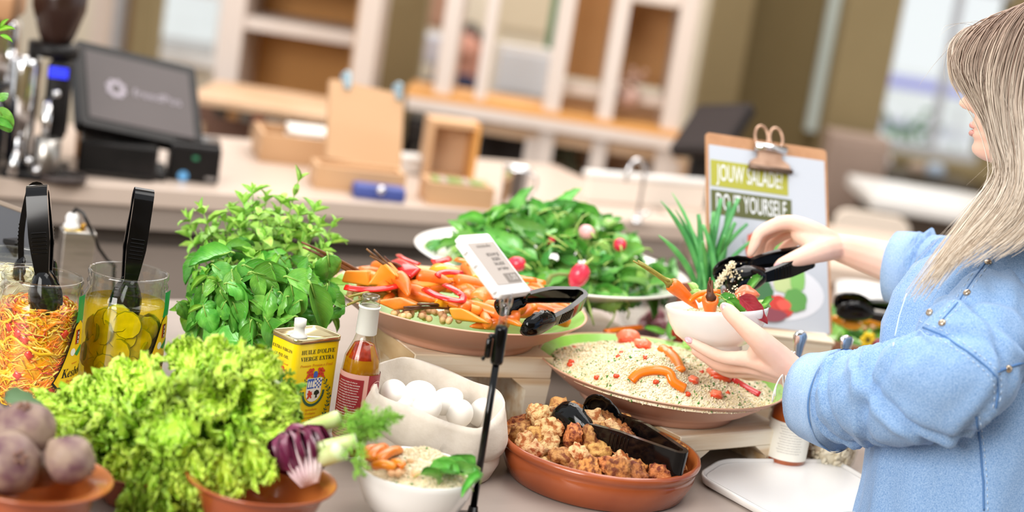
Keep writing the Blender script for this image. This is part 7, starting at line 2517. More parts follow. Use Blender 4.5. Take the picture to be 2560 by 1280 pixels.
for k in range(11):
    a = radians(8)
    text_on('lettering', 'ingredienten water tomaat paprika ui olie zout'[: 40 - (k * 5) % 11], 0.0026, mat('label_grey_ink', '#9a9690', rough=0.5), sj, Matrix.Translation(((rj + 0.0014) * sin(a), -(rj + 0.0014) * cos(a), 0.073 - k * 0.0042)) @ Matrix.Rotation(a, 4, 'Z') @ Matrix.Rotation(radians(90), 4, 'X'), wrap=rj)
pbn = on(2072, 1172, CZ)
rb = 68 * mpp(pbn)
bj = thing('bean_jar', 'round glass jar of creamy white beans beside the sauce jar', 'jar', (pbn.x, pbn.y + 0.02, CZ), facing(pbn))
HB = 0.115
obj('glass', lathe(BM(), [(0, 0), (rb * 0.75, 0), (rb * 0.95, 0.012), (rb, 0.03), (rb, HB * 0.72), (rb * 0.9, HB * 0.86), (rb * 0.85, HB * 0.9), (rb * 0.88, HB), (rb * 0.83, HB)], 40), M_jar, bj)
rs = random.Random(8)
bm = BM()
lathe(bm, [(0, 0.006), (rb * 0.70, 0.008), (rb * 0.84, 0.03), (rb * 0.84, HB * 0.7), (0, HB * 0.74)], 32)
for k in range(330):
    a, z = rs.uniform(0, 2 * pi), rs.uniform(0.006, HB * 0.74)
    rr = rb * (0.87 if z > 0.025 else 0.70 + 0.17 * z / 0.025)
    if rs.random() < 0.15:
        rr, z = rb * 0.8 * sqrt(rs.random()), HB * 0.745
    g = 0.0052 * rs.uniform(0.8, 1.2)
    tl = rs.uniform(-0.6, 0.6) + (pi / 4)
    e = V((-sin(a) * cos(tl), cos(a) * cos(tl), sin(tl))) * g * 1.1
    c = V((rr * cos(a), rr * sin(a), z))
    tube(bm, [c - e, c - e * 0.5, c + e * 0.5, c + e], [g * 0.2, g * 0.62, g * 0.62, g * 0.2], 7)
tag(obj('white_beans', bm, mat('white_bean', '#ece0c8', rough=0.45, col2='#e0d0b2', scale=50), loc=bj.location), 'creamy white beans packed in the round jar', 'beans', kind='stuff')
pn = on(1895, 1128, CZ)
rn = 0.034
nj = thing('nut_jar', 'glass jar of brown walnut pieces behind the sauce jar', 'jar', (pn.x + 0.045, pn.y + 0.03, CZ))
obj('glass', lathe(BM(), [(0, 0), (rn * 0.9, 0), (rn, 0.005), (rn, 0.10), (rn * 0.9, 0.115), (rn * 0.92, 0.125), (rn * 0.87, 0.125)], 40), M_jar, nj)
bm = BM()
for k in range(170):
    a, z = rs.uniform(0, 2 * pi), rs.uniform(0.006, 0.118)
    rr = rn * (0.78 if z < 0.105 else 0.6 * rs.random())
    blob(bm, (rr * cos(a), rr * sin(a), z), 0.0062 * rs.uniform(0.8, 1.2), 1, 0.4, 3, k)
tag(obj('walnuts', bm, mat('walnut', '#b98a52', rough=0.7, col2='#8a5c30', scale=80, bump=0.3), loc=nj.location), 'brown walnut pieces heaped in the nut jar', 'nuts', kind='stuff')


def spoon(label, top, bot, cat='spoon'):
    top, bot = V(top), V(bot)
    t = thing('steel_spoon', label, cat, mw=frame(bot, top - bot, -_F))
    L = (top - bot).length
    bm = BM()
    tube(bm, [(0.03, 0, 0), (L * 0.45, 0, 0), (L * 0.7, 0, 0), (L * 0.86, 0, 0.001), (L * 0.95, 0, 0.001), (L * 0.985, 0, 0.001), (L, 0, 0.001)], [0.004, 0.0035, 0.0045, 0.009, 0.0115, 0.008, 0.001], 12, flat=0.28, up=(0, 0, 1)); obj('handle', bm, M_chrome, t)
    bm = BM(); blob(bm, (0.014, 0, 0.0), (0.024, 0.016, 0.005), 2); obj('bowl', bm, M_chrome, t)
    return t


dj = dep(pj + V((0, 0, 0.12)))
spoon('chrome spoon handle rising out of the sauce jar', atd(2003, 826, dj - 0.01), sj.location + V((-0.004, 0, 0.045)))
spoon('chrome spoon handle rising out of the bean jar', atd(2118, 838, dep(bj.location + V((0, 0, 0.12)))), bj.location + V((0.0, 0, 0.086)))

# ------------------------------------------------------------------ spring onions in a clay pot
po = on(1762, 745, 1.105)
pot = thing('onion_pot', 'brown clay pot behind the held bowl holding spring onions', 'pot', (po.x, po.y, CZ))
ph = 1.105 - CZ
obj('pot', lathe(BM(), [(0, 0), (0.036, 0), (0.047, ph), (0.05, ph + 0.002), (0.05, ph + 0.014), (0.046, ph + 0.014), (0.043, ph - 0.004), (0, ph - 0.01)], 36), mat('clay_pot_red', '#a4583e', rough=0.6, col2='#94492f', scale=14), pot)
obj('soil', lathe(BM(), [(0, ph - 0.006), (0.043, ph - 0.0045)], 24), mat('potting_soil', '#2f2219'), pot)
dO = dep(po)
M_on = mat('spring_onion_green', '#3f8f4c', rough=0.4, col2='#5fae5e', scale=25, rnd=0.16)
M_onp = mat('spring_onion_base', '#a9cc7c', rough=0.4, col2='#c4dc9c', scale=30)
tips = [(1652, 502, -.02, 9), (1646, 588, -.05, 10), (1680, 482, .02, 6), (1688, 524, .0, 7), (1746, 536, -.03, 10), (1757, 562, -.05, 9), (1784, 530, .02, 10), (1802, 497, .0, 10), (1823, 505, .03, 10), (1846, 497, .02, 10), (1838, 556, -.04, 9), (1812, 590, -.06, 8), (1757, 604, -.06, 7), (1778, 560, -.02, 8), (1868, 560, .03, 8), (1882, 600, .02, 7), (1720, 560, .02, 7)]
for k, (px, py, dd, w) in enumerate(tips):
    e = atd(px, py, dO + dd)
    a = k * 2.4
    b = V((po.x + 0.022 * cos(a) * (k % 3) * 0.5, po.y + 0.022 * sin(a) * (k % 3) * 0.5, CZ + ph - 0.006))
    t = thing('spring_onion', ['spring onion leaf bending far out, topmost of the pair beside the platter', 'thick spring onion leaf bending lowest towards the white platter', 'thin spring onion leaf with the pointed tip nearest the cream panel', 'slim spring onion leaf just under the thin pointed one'][k] if k < 4 else 'upright cut spring onion leaf in the brown clay pot', 'spring onion', b, group='spring onions in the clay pot')
    dv = e - b
    w = w * mpp(e) * 0.95
    pth = bez((0, 0, 0), V((dv.x * 0.25, dv.y * 0.25, dv.z * 0.62)), dv, 10)
    bm = BM(); tube(bm, pth, [w * 0.75, w * 0.8, w * 0.9, w, w * 1.05, w * 1.05, w, w * 0.95, w * 0.85, w * (0.7 if k > 3 else 0.5), w * (0.62 if k > 3 else 0.15)], 10, flat=0.7); obj('leaf', bm, M_on, t)
    bm = BM(); tube(bm, [pth[0], pth[1] * 0.9], [w * 0.95, w * 0.9], 10); obj('base', bm, M_onp, t)

# ------------------------------------------------------------------ clipboard
mwc, wc, hc_ = quad_frame((1764, 330), (2086, 368), (1754, 800), 2.99, 0.70, 1)
cbd = thing('clipboard', 'brown clipboard with a white salad poster and a copper clip', 'clipboard', mw=mwc)
obj('board', slab(BM(), rrect(wc, hc_, 0.008), -0.003, 0.0), mat('hardboard', '#b98a63', rough=0.55, col2='#ad7d57', scale=40), cbd, smooth=False)
obj('sheet', slab(BM(), rrect(wc * 0.955, hc_ * 0.93, 0.001, 1), 0.0003, 0.0009), mat('poster_white', '#bcc2cc', rough=0.7, col2='#b8bec8', scale=4), cbd, smooth=False).location = (0.0, -hc_ * 0.03, 0)
def cpanel(nm, x0, x1, y0, y1, m, e=0.0012):
    o = obj(nm, slab(BM(), [(x0, y0), (x1, y0), (x1, y1), (x0, y1)], 0, 0.0003), m, cbd, smooth=False)
    o.location = (0, 0, e)
    return o


X = lambda f: -wc / 2 + f * wc
Y = lambda f: hc_ / 2 - f * hc_
cpanel('banner', X(0.035), X(0.665), Y(0.285), Y(0.145), mat('banner_olive', '#a3a236', rough=0.6))
cpanel('banner', X(0.035), X(0.69), Y(0.435), Y(0.305), mat('banner_dark_olive', '#55592c', rough=0.6))
M_pw = mat('poster_letters', '#dfe2e6', rough=0.6)
text_on('lettering', 'JOUW SALADE?', hc_ * 0.125, M_pw, cbd, Matrix.Translation((X(0.35), Y(0.214), 0.002)), fit=wc * 0.54, bold=0.0003)
text_on('lettering', 'DO IT YOURSELF', hc_ * 0.125, M_pw, cbd, Matrix.Translation((X(0.36), Y(0.370), 0.002)), fit=wc * 0.57, bold=0.0003)


def disc(nm, x, y, rx, ry, m, e, seed=0, amp=0.0):
    bm = BM()
    bm.faces.new([bm.verts.new((X(x) + wc * rx * cos(a) * (1 + amp * noise.noise(V((cos(a) * 2, sin(a) * 2, seed)))), Y(y) + wc * ry * sin(a) * (1 + amp * noise.noise(V((cos(a) * 2, sin(a) * 2, seed)))), 0)) for a in [2 * pi * i / 28 for i in range(28)]])
    o = obj(nm, bm, m, cbd, smooth=False)
    o.location = (0, 0, e)
    return o


disc('printed_bowl', 0.52, 0.80, 0.42, 0.22, mat('print_bowl', '#d8dae2', rough=0.6), 0.0014)
pm = lambda c: mat('print_' + c[1:], c, rough=0.6, col2=c, scale=20)
for k, (x, y, rx, ry, c) in enumerate(((0.42, 0.56, 0.13, 0.07, '#b9bcc4'), (0.36, 0.62, 0.05, 0.16, '#d9624a'), (0.56, 0.60, 0.1, 0.14, '#6aa552'), (0.66, 0.66, 0.08, 0.1, '#8fbf6a'), (0.48, 0.72, 0.09, 0.09, '#c7c2cc'), (0.62, 0.76, 0.1, 0.07, '#b9c98e'), (0.44, 0.82, 0.08, 0.1, '#3d6e44'), (0.72, 0.72, 0.06, 0.12, '#7fb960'), (0.58, 0.88, 0.11, 0.08, '#c83a30'), (0.70, 0.84, 0.09, 0.09, '#5c9a4a'), (0.60, 0.87, 0.06, 0.04, '#e0584a'), (0.5, 0.93, 0.12, 0.05, '#88414e'))):
    disc('printed_vegetable', x, y, rx, ry, pm(c), 0.0017 + 0.00025 * k, k, 0.25)
M_clip = mat('copper_clip', '#d0ab92', rough=0.35, metal=0.6, col2='#a37e66', scale=20)
bm = BM()
slab(bm, [(X(0.33), Y(0.165)), (X(0.68), Y(0.165)), (X(0.66), Y(0.125)), (X(0.60), Y(0.10)), (X(0.60), Y(0.03)), (X(0.41), Y(0.03)), (X(0.41), Y(0.10)), (X(0.35), Y(0.125))], 0.002, 0.010)
obj('clip', bm, M_clip, cbd, smooth=False)
bm = BM(); tube(bm, [(X(0.33), Y(0.163), 0.010), (X(0.68), Y(0.163), 0.010)], 0.005, 10); obj('clip_jaw', bm, mat('clip_dark', '#6f5a4c', rough=0.35, metal=0.6), cbd)
bm = BM(); tube(bm, [(X(0.38), Y(0.05), 0.012), (X(0.63), Y(0.05), 0.012)], 0.007, 12); obj('clip_spring', bm, M_chrome, cbd)
for sx in (0.44, 0.56):
    bm = BM()
    tube(bm, [(X(sx) + 0.013 * cos(a), Y(0.0) + 0.02 * sin(a) + 0.004, 0.008) for a in [pi * 2 * i / 16 for i in range(17)]], 0.0025, 8, caps=False); obj('clip_ring', bm, M_clip, cbd)
# what it leans on: a box riser behind the pot
qb = mwc @ V((0, -hc_ / 2, 0))
zb = qb.z
t = thing('wooden_riser', 'pine block hidden behind the bowls, carrying the clipboard', 'riser', (qb.x, qb.y + 0.02, CZ), 0.12)
obj('block', box(BM(), (0.2, 0.11, zb - CZ - 0.006), (0, 0.0, (zb - CZ - 0.006) / 2), 0.002), M_wood, t, smooth=False)
obj('top_board', box(BM(), (0.205, 0.115, 0.0055), (0, 0.0, zb - CZ - 0.003), 0.001), M_wood, t, smooth=False)
# glass carafe between the white platter and the held bowl
pg = on(1655, 812, 0.985)
t = thing('glass_bowl', 'clear glass bowl of dark red beets behind the couscous', 'bowl', (pg.x, pg.y + 0.12, CZ))
obj('glass', lathe(BM(), [(0, 0.002), (0.04, 0.0), (0.07, 0.03), (0.085, 0.075), (0.088, 0.11), (0.085, 0.11), (0.08, 0.075), (0.06, 0.03), (0, 0.008)], 44), M_jar, t)
for k in range(9):
    a = k * 2.4
    bm = BM(); blob(bm, (0.036 * cos(a) * (k % 3) / 1.6, 0.036 * sin(a) * (k % 3) / 1.6, 0.032 + 0.01 * (k % 4)), 0.017, 2, 0.2, 2, k)
    for v in bm.verts:
        v.co += t.location
    tag(obj('beet_cube', bm, mat('plum_beet', '#7c3140')), 'dark red beet piece in the clear glass bowl', 'beetroot', 'beet pieces in the glass bowl')
# ================================================================== THE WOMAN AT THE ISLAND
from mathutils.bvhtree import BVHTree
A = atd
FW = V((-0.90, 0.43, 0)).normalized()
LF = V((0, 0, 1)).cross(FW)            # her left hand side, towards the viewer
pw = thing('person', 'blonde woman in a light blue denim shirt filling a bowl with tongs', 'person', (A(2440, 900, 2.42).x, A(2440, 900, 2.42).y, 0))
PO = V(pw.location)
M_skin = mat('fair_skin', '#f3cdb9', rough=0.5, spec=0.35, col2='#efc0aa', scale=14, sss=0.12, subcol=(0.02, 0.008, 0.004), bump=0.03, bscale=300)
M_denim = mat('light_denim', '#5f8abf', rough=0.9, col2='#a3c0e2', scale=560, mix=(0.25, 0.75), detail=3, bump=0.10, bscale=1200, sheen=0.15)
M_denim_in = mat('denim_inside', '#84a7d2', rough=0.9, col2='#b0c9e8', scale=560, mix=(0.25, 0.75), bump=0.08, bscale=1200)
M_seam = mat('denim_seam', '#4f79ae', rough=0.8)
M_stitch = mat('pale_stitch', '#c3d7ec', rough=0.8)


def T(p):
    return V(p) - PO


# ---- head: horizontal slices with a face profile (x forward, y left, z up from the eyes)
HC_ = A(2600, 214, 2.47)
HM = Matrix(((FW.x, LF.x, 0, HC_.x), (FW.y, LF.y, 0, HC_.y), (0, 0, 1, HC_.z), (0, 0, 0, 1))) @ Matrix.Rotation(radians(6), 4, 'Y')
def lerp_t(tab, z):
    for (z0, a), (z1, b) in zip(tab, tab[1:]):
        if z0 <= z <= z1:
            t = (z - z0) / (z1 - z0)
            return a + (b - a) * t
    return tab[0][1] if z < tab[0][0] else tab[-1][1]


TF = [(-.120, .045), (-.114, .074), (-.104, .087), (-.096, .088), (-.087, .083), (-.079, .0905), (-.075, .090), (-.070, .0855), (-.066, .0915), (-.060, .0905), (-.050, .086), (-.035, .087), (-.02, .086), (0, .080), (.012, .085), (.028, .092), (.05, .091), (.08, .078), (.1, .056), (.118, .02), (.122, .0)]
TBk = [(-.120, .0), (-.1, -.03), (-.07, -.06), (-.03, -.085), (.02, -.1), (.06, -.095), (.1, -.06), (.122, -.005)]
TW = [(-.120, .015), (-.11, .032), (-.095, .043), (-.07, .055), (-.04, .064), (0, .071), (.04, .075), (.08, .066), (.105, .043), (.122, .008)]
TN = [(-.049, 0), (-.045, .012), (-.041, .024), (-.036, .029), (-.030, .027), (-.02, .019), (-.008, .011), (.005, .005), (.016, 0)]
body = BM()
R = []
for i in range(50):
    z = -.1199 + (.1215 + .1199) * i / 49
    f, bk, w = lerp_t(TF, z), lerp_t(TBk, z), lerp_t(TW, z)
    ring = []
    for j in range(56):
        a = 2 * pi * j / 56
        c, s = cos(a), sin(a)
        x = (f + bk) / 2 + (f - bk) / 2 * (abs(c) ** 0.85) * (1 if c > 0 else -1)
        y = w * (abs(s) ** 0.9) * (1 if s > 0 else -1)
        if c > 0:
            x += lerp_t(TN, z) * exp(-(y / 0.0105) ** 2)
            x -= 0.012 * exp(-((abs(y) - 0.032) / 0.014) ** 2) * exp(-(z / 0.011) ** 2)
            x -= 0.010 * min(1, (y / 0.05) ** 2) * (z < -0.04)
        ring.append(T(HM @ V((x, y, z))))
    R.append(ring)
loft(body, R)
for sg in (-1, 1):      # ears
    blob(body, T(HM @ V((-0.008, sg * 0.076, -0.01))), (0.016, 0.010, 0.03), 2)


def limb(pts, rad, n=14, flat=1.0, up=None):
    P = [V(p) for p in pts]
    out, rr = [], []
    k = len(P)
    for i in range(k - 1):
        p0, p1, p2, p3 = P[max(0, i - 1)], P[i], P[i + 1], P[min(k - 1, i + 2)]
        for q in range(4):
            t = q / 4
            out.append(0.5 * ((2 * p1) + (p2 - p0) * t + (2 * p0 - 5 * p1 + 4 * p2 - p3) * t * t + (3 * p1 - p0 - 3 * p2 + p3) * t ** 3))
            rr.append(rad[i] + (rad[i + 1] - rad[i]) * t)
    out.append(P[-1]); rr.append(rad[-1])
    tube(body, [T(p) for p in out], rr, n, flat=flat, up=up)
    tip = T(P[-1])
    blob(body, tip, rad[-1] * 0.98, 2)


neck0 = HM @ V((-0.028, 0, -0.06))
chest = A(2505, 740, 2.49)
limb([neck0, (neck0 + chest) / 2 + V((0.01, 0, 0.02)), chest], [0.05, 0.05, 0.055])
hip = V((chest.x - 0.03, chest.y - 0.03, 0.86))
limb([chest, (chest + hip) / 2, hip], [0.06, 0.085, 0.09])
SL, EL = A(2475, 800, 2.40), A(2400, 975, 2.29)
WL = A(1992, 934, 2.505)
limb([chest, SL, EL], [0.045, 0.04, 0.034])
limb([EL, A(2250, 985, 2.34), A(2080, 960, 2.44), WL], [0.038, 0.036, 0.030, 0.0235], flat=0.9)
SRt, ER = A(2500, 715, 2.60), A(2370, 705, 2.70)
WR = A(2092, 617, 2.735)
limb([chest, SRt, ER], [0.05, 0.045, 0.038])
limb([ER, A(2245, 662, 2.72), A(2165, 637, 2.73), WR], [0.040, 0.0365, 0.031, 0.0235], flat=0.9)
for sx in (-1, 1):       # legs down to the floor
    hj = hip + LF * (0.085 * sx)
    limb([hj, V((hj.x + 0.01, hj.y, 0.48)), V((hj.x + 0.02, hj.y, 0.08))], [0.085, 0.055, 0.038])
    limb([V((hj.x + 0.02, hj.y, 0.05)), V((hj.x + 0.02, hj.y, 0.04)) + FW * 0.15], [0.04, 0.03])

# ---- her left hand under the bowl, thumb up its side
def finger(pts, rad):
    limb(pts, rad, 10)


palm_L = {
    'i': [WL, A(1925, 912, 2.49), A(1868, 898, 2.497), A(1806, 893, 2.503), A(1760, 873, 2.508), A(1724, 853, 2.514)],
    'm': [WL, A(1930, 924, 2.51), A(1872, 915, 2.515), A(1806, 914, 2.54), A(1768, 896, 2.555), A(1738, 878, 2.56)],
    'r': [WL, A(1940, 932, 2.53), A(1885, 926, 2.535), A(1826, 930, 2.56), A(1790, 914, 2.575), A(1764, 896, 2.585)],
    'p': [WL, A(1950, 938, 2.545), A(1905, 934, 2.555), A(1866, 938, 2.58), A(1836, 922, 2.595), A(1815, 906, 2.605)]}
for k, rr_ in (('i', (0.020, 0.0155, 0.0125, 0.0098, 0.0088, 0.0068)), ('m', (0.020, 0.0155, 0.0125, 0.0098, 0.0086, 0.0068)), ('r', (0.020, 0.015, 0.012, 0.0095, 0.0084, 0.0066)), ('p', (0.02, 0.014, 0.011, 0.0086, 0.0076, 0.006))):
    finger(palm_L[k], rr_)
limb([WL, A(1945, 895, 2.485), A(1893, 845, 2.462), A(1846, 803, 2.462), A(1822, 778, 2.470), A(1811, 767, 2.473)], (0.021, 0.021, 0.0165, 0.0122, 0.0112, 0.0078), 12)
limb([A(1900, 860, 2.475), A(1885, 895, 2.495)], [0.013, 0.013])       # web between thumb and finger
limb([A(1920, 905, 2.50), A(1890, 915, 2.52)], [0.019, 0.016])

# ---- her right hand closed over the tongs
palm_R = {
    'i': [WR, A(2035, 578, 2.715), A(1968, 556, 2.712), A(1903, 580, 2.705), A(1886, 612, 2.705), A(1876, 634, 2.706)],
    'm': [WR, A(2035, 582, 2.735), A(1975, 560, 2.738), A(1912, 590, 2.735), A(1898, 625, 2.732), A(1892, 648, 2.728)],
    'r': [WR, A(2040, 592, 2.752), A(1988, 575, 2.76), A(1930, 605, 2.76), A(1920, 635, 2.752), A(1916, 655, 2.744)],
    'p': [WR, A(2050, 605, 2.765), A(2005, 595, 2.778), A(1958, 622, 2.778), A(1950, 645, 2.766), A(1948, 660, 2.756)]}
for k, rr_ in (('i', (0.020, 0.0155, 0.0128, 0.0100, 0.0088, 0.0066)), ('m', (0.020, 0.0155, 0.0128, 0.0100, 0.0088, 0.0066)), ('r', (0.020, 0.015, 0.012, 0.0096, 0.0084, 0.0064)), ('p', (0.02, 0.014, 0.011, 0.0086, 0.0076, 0.006))):
    finger(palm_R[k], rr_)
limb([WR, A(2052, 625, 2.70), A(2010, 640, 2.682), A(1975, 652, 2.672), A(1953, 662, 2.672), A(1944, 667, 2.674)], (0.021, 0.0205, 0.0155, 0.0118, 0.0106, 0.0076), 12)
limb([A(2040, 612, 2.71), A(2000, 585, 2.72)], [0.018, 0.016])
bo_ = obj('body', body, M_skin, pw)
rm = bo_.modifiers.new('fuse', 'REMESH'); rm.mode = 'VOXEL'; rm.voxel_size = 0.0026; rm.use_smooth_shade = True
sm_ = bo_.modifiers.new('smooth', 'SMOOTH'); sm_.iterations = 4; sm_.factor = 0.5

M_lip = mat('lip_pink', '#dfa096', rough=0.4, col2='#d8968c', scale=60)
for zz, xx, rr in ((-0.0655, 0.0905, 0.0042), (-0.0765, 0.0895, 0.0048)):
    bm = BM(); tube(bm, [T(HM @ V((xx - 16 * y * y, y, zz + (0.0012 if zz > -0.07 else -0.001) - abs(y) * 0.12 * (1 if zz > -0.07 else -1)))) for y in [-0.022 + 0.0044 * i for i in range(11)]], [rr * k for k in (0.25, 0.6, 0.85, 1, 1, 1, 1, 1, 0.85, 0.6, 0.25)], 8); obj('lip', bm, M_lip, pw)
for sg in (-1, 1):
    bm = BM(); blob(bm, T(HM @ V((0.068, sg * 0.032, 0.0))), 0.0125, 3); e = obj('eye', bm, mat('eye_white', '#f0ece6', rough=0.2), pw)
    bm = BM(); blob(bm, T(HM @ V((0.0768, sg * 0.0325, 0.0))), (0.0055, 0.0055, 0.0055), 2); obj('iris', bm, mat('iris_blue', '#5b7d96', rough=0.15), e)
    bm = BM(); tube(bm, [T(HM @ V((0.088 - 4 * (abs(y) - .02) ** 2, sg * y, 0.021 + 0.1 * (y - 0.018) * (y < 0.035)))) for y in (0.014, 0.022, 0.03, 0.038, 0.046)], [0.0012, 0.0024, 0.0024, 0.002, 0.0008], 6); obj('eyebrow', bm, mat('brow_brown', '#7b5a40', rough=0.7), pw)
M_nail = mat('pink_nail', '#e9b3b8', rough=0.2, coat=0.4, col2='#e4a9af', scale=60)
for p, ax, nr in ((A(1945, 664, 2.664), A(1944, 667, 2.674) - A(1975, 652, 2.672), -_F + CU * 0.3), (A(1812, 768, 2.4655), A(1811, 767, 2.473) - A(1846, 803, 2.462), -_F + CU * 0.1 - CR * 0.2), (A(1722, 850, 2.5085), A(1724, 853, 2.514) - A(1760, 873, 2.508), -_F + CU * 0.5)):
    bm = BM(); blob(bm, (0, 0, 0), (0.0068, 0.0052, 0.0014), 2)
    o = obj('nail', bm, M_nail, pw); m = frame(T(p), ax, nr); o.matrix_local = m

# ---- shirt: trunk
trunk = BM()
rows = []
ctr = [(2372, 1400, 232, .20), (2392, 1280, 226, .195), (2412, 1140, 222, .19), (2436, 1000, 226, .19), (2458, 860, 232, .19), (2474, 770, 214, .185), (2486, 705, 186, .165), (2497, 655, 130, .125), (2504, 625, 100, .085), (2512, 590, 92, .066), (2520, 560, 96, .066)]
NT = 84
axs = []
for px, py, hw, lat in ctr:
    c = A(px, py, 2.45)
    axs.append((c, hw * mpp(c) / 0.93, lat * 0.72))
fine = []
for i in range(len(axs) - 1):
    for q in range(6):
        t = q / 6
        fine.append((axs[i][0].lerp(axs[i + 1][0], t), axs[i][1] * (1 - t) + axs[i + 1][1] * t, axs[i][2] * (1 - t) + axs[i + 1][2] * t))
fine.append(axs[-1])
for i, (c, fwd, lat) in enumerate(fine):
    ring = []
    for j in range(NT):
        a = 2 * pi * j / NT
        fold = 0.06 * noise.noise(V((cos(a) * 3.2, sin(a) * 3.2, i * 0.045))) + 0.035 * noise.noise(V((cos(a) * 8, sin(a) * 8, i * 0.10)))
        if i < 22:
            fold += 0.020 * sin(a * 9 + 1.2 * sin(i * 0.12)) * min(1, (22 - i) / 14)
        k = 1 + fold
        ring.append(T(V((c.x, c.y, c.z)) + FW * (fwd * cos(a) * k) + LF * (lat * sin(a) * k)))
    rows.append(ring)
loft(trunk, rows, caps=False)
pick = BM()
loft(pick, rows, caps=False)
tk = obj('shirt_trunk', trunk, M_denim, pw)
so = tk.modifiers.new('cloth', 'SOLIDIFY'); so.thickness = 0.0016; so.offset = 0


CREASE = [(0.34, 0.6, 0.10, 0.05, 0.022), (0.44, 2.4, 0.14, 0.055, 0.018), (0.52, 1.2, 0.09, 0.05, 0.016), (0.60, 5.0, 0.13, 0.06, 0.016), (0.67, 3.4, 0.12, 0.055, 0.015), (0.74, 0.2, 0.10, 0.055, 0.014), (0.81, 2.0, 0.08, 0.05, 0.013), (0.87, 4.2, 0.09, 0.05, 0.012), (0.93, 1.0, 0.05, 0.045, 0.012), (0.24, 4.0, 0.12, 0.05, 0.024)]


def sleeve(path, rad, name, seed, amp=0.05, n=72, sub=16):
    P = [V(p) for p in path]
    out, rr = [], []
    k = len(P)
    for i in range(k - 1):
        p0, p1, p2, p3 = P[max(0, i - 1)], P[i], P[i + 1], P[min(k - 1, i + 2)]
        for q in range(sub):
            t = q / sub
            out.append(0.5 * ((2 * p1) + (p2 - p0) * t + (2 * p0 - 5 * p1 + 4 * p2 - p3) * t * t + (3 * p1 - p0 - 3 * p2 + p3) * t ** 3))
            rr.append(rad[i] * (1 - t) + rad[i + 1] * t)
    out.append(P[-1]); rr.append(rad[-1])
    bm = BM()
    tube(bm, [T(p) for p in out], rr, n, caps=False, up=(0, 0, 1))
    N = len(out)
    for i in range(N):
        c = T(out[i])
        for j in range(n):
            v = bm.verts[i * n + j] if False else None
    bm.verts.ensure_lookup_table()
    for i in range(N):
        c = T(out[i])
        for j in range(n):
            v = bm.verts[i * n + j]
            a = 2 * pi * j / n
            u = i / N
            f = amp * noise.noise(V((cos(a) * 1.6 + seed, sin(a) * 1.6, u * 5.0))) + amp * 0.8 * noise.noise(V((cos(a + u * 3) * 2.5, sin(a + u * 3) * 2.5 + seed, u * 9.0)))
            f -= amp * 0.75 * max(0.0, noise.noise(V((cos(a - u * 5) * 1.2 + 9, sin(a - u * 5) * 1.2, u * 12 + seed)))) ** 0.7
            for (u0, a0, kk, dpt, ww) in CREASE:
                dd = u - (u0 + kk * sin(a - a0))
                f += -1.7 * dpt * exp(-(dd / ww) ** 2) + dpt * 1.0 * exp(-((dd - ww * 1.7) / ww) ** 2)
            v.co = c + (v.co - c) * (1 + f)
    return bm, out, rr


def cuff_mesh(path, rad, n=72, wob=0.03, seed=0):
    bm = BM()
    tube(bm, [T(p) for p in path], rad, n, caps=False, up=(0, 0, 1))
    bm.verts.ensure_lookup_table()
    for i, p in enumerate(path):
        c = T(p)
        for j in range(n):
            v = bm.verts[i * n + j]
            a = 2 * pi * j / n
            v.co = c + (v.co - c) * (1 + wob * noise.noise(V((cos(a) * 1.8, sin(a) * 1.8, i * 0.4 + seed))))
    return bm


s_ = lambda px, d: px * d / FPX
nearp = [A(2496, 700, 2.45), A(2472, 790, 2.37), A(2428, 868, 2.31), A(2392, 940, 2.28), A(2300, 972, 2.31), A(2190, 992, 2.37), A(2108, 998, 2.42)]
nearr = [s_(66, 2.45), s_(118, 2.37), s_(138, 2.3), s_(142, 2.28), s_(136, 2.31), s_(124, 2.37), s_(118, 2.42)]
bm, o1, r1 = sleeve(nearp, nearr, 'sleeve', 3.0, 0.10)
pk2 = bm.copy()
sl = obj('sleeve', bm, M_denim, pw)
so = sl.modifiers.new('cloth', 'SOLIDIFY'); so.thickness = 0.0016; so.offset = 0
cA, cB_ = A(2098, 1000, 2.425), A(2022, 988, 2.465)
cufp = [cB_.lerp(cA, 0.10), cB_, cB_.lerp(cA, 0.02), cB_.lerp(cA, 0.3), cB_.lerp(cA, 0.65), cB_.lerp(cA, 1.0), cB_.lerp(cA, 1.06), cB_.lerp(cA, 0.99)]
bm = cuff_mesh(cufp, [s_(96, 2.44), s_(103, 2.46), s_(107, 2.46), s_(113, 2.45), s_(121, 2.44), s_(128, 2.43), s_(125, 2.43), s_(116, 2.43)], wob=0.05)
pk3 = bm.copy()
obj('cuff', bm, M_denim_in, pw)
bm = cuff_mesh([cB_.lerp(cA, 1.03), cB_.lerp(cA, 1.07)], [s_(129.5, 2.43), s_(129, 2.43)], wob=0.05)
obj('cuff_edge', bm, M_seam, pw)
farp = [A(2470, 705, 2.57), A(2400, 695, 2.63), A(2330, 682, 2.68), A(2272, 672, 2.71)]
bm, o2, r2 = sleeve(farp, [s_(105, 2.57), s_(100, 2.63), s_(94, 2.68), s_(90, 2.71)], 'sleeve', 8.0, 0.06)
sl = obj('sleeve', bm, M_denim, pw)
so = sl.modifiers.new('cloth', 'SOLIDIFY'); so.thickness = 0.0016; so.offset = 0
cA, cB_ = A(2296, 678, 2.70), A(2232, 668, 2.722)
bm = cuff_mesh([cB_.lerp(cA, 0.1), cB_, cB_.lerp(cA, 0.03), cB_.lerp(cA, 0.5), cB_.lerp(cA, 1.0), cB_.lerp(cA, 0.98)], [s_(82, 2.72), s_(88, 2.72), s_(91, 2.72), s_(95, 2.71), s_(98, 2.70), s_(88, 2.70)], wob=0.04, seed=4)
obj('cuff', bm, M_denim_in, pw)

# seams and snaps laid on the cloth where they show
for b in (pick, pk2, pk3):
    b.normal_update()
bvhs = [BVHTree.FromBMesh(b) for b in (pick, pk2, pk3)]


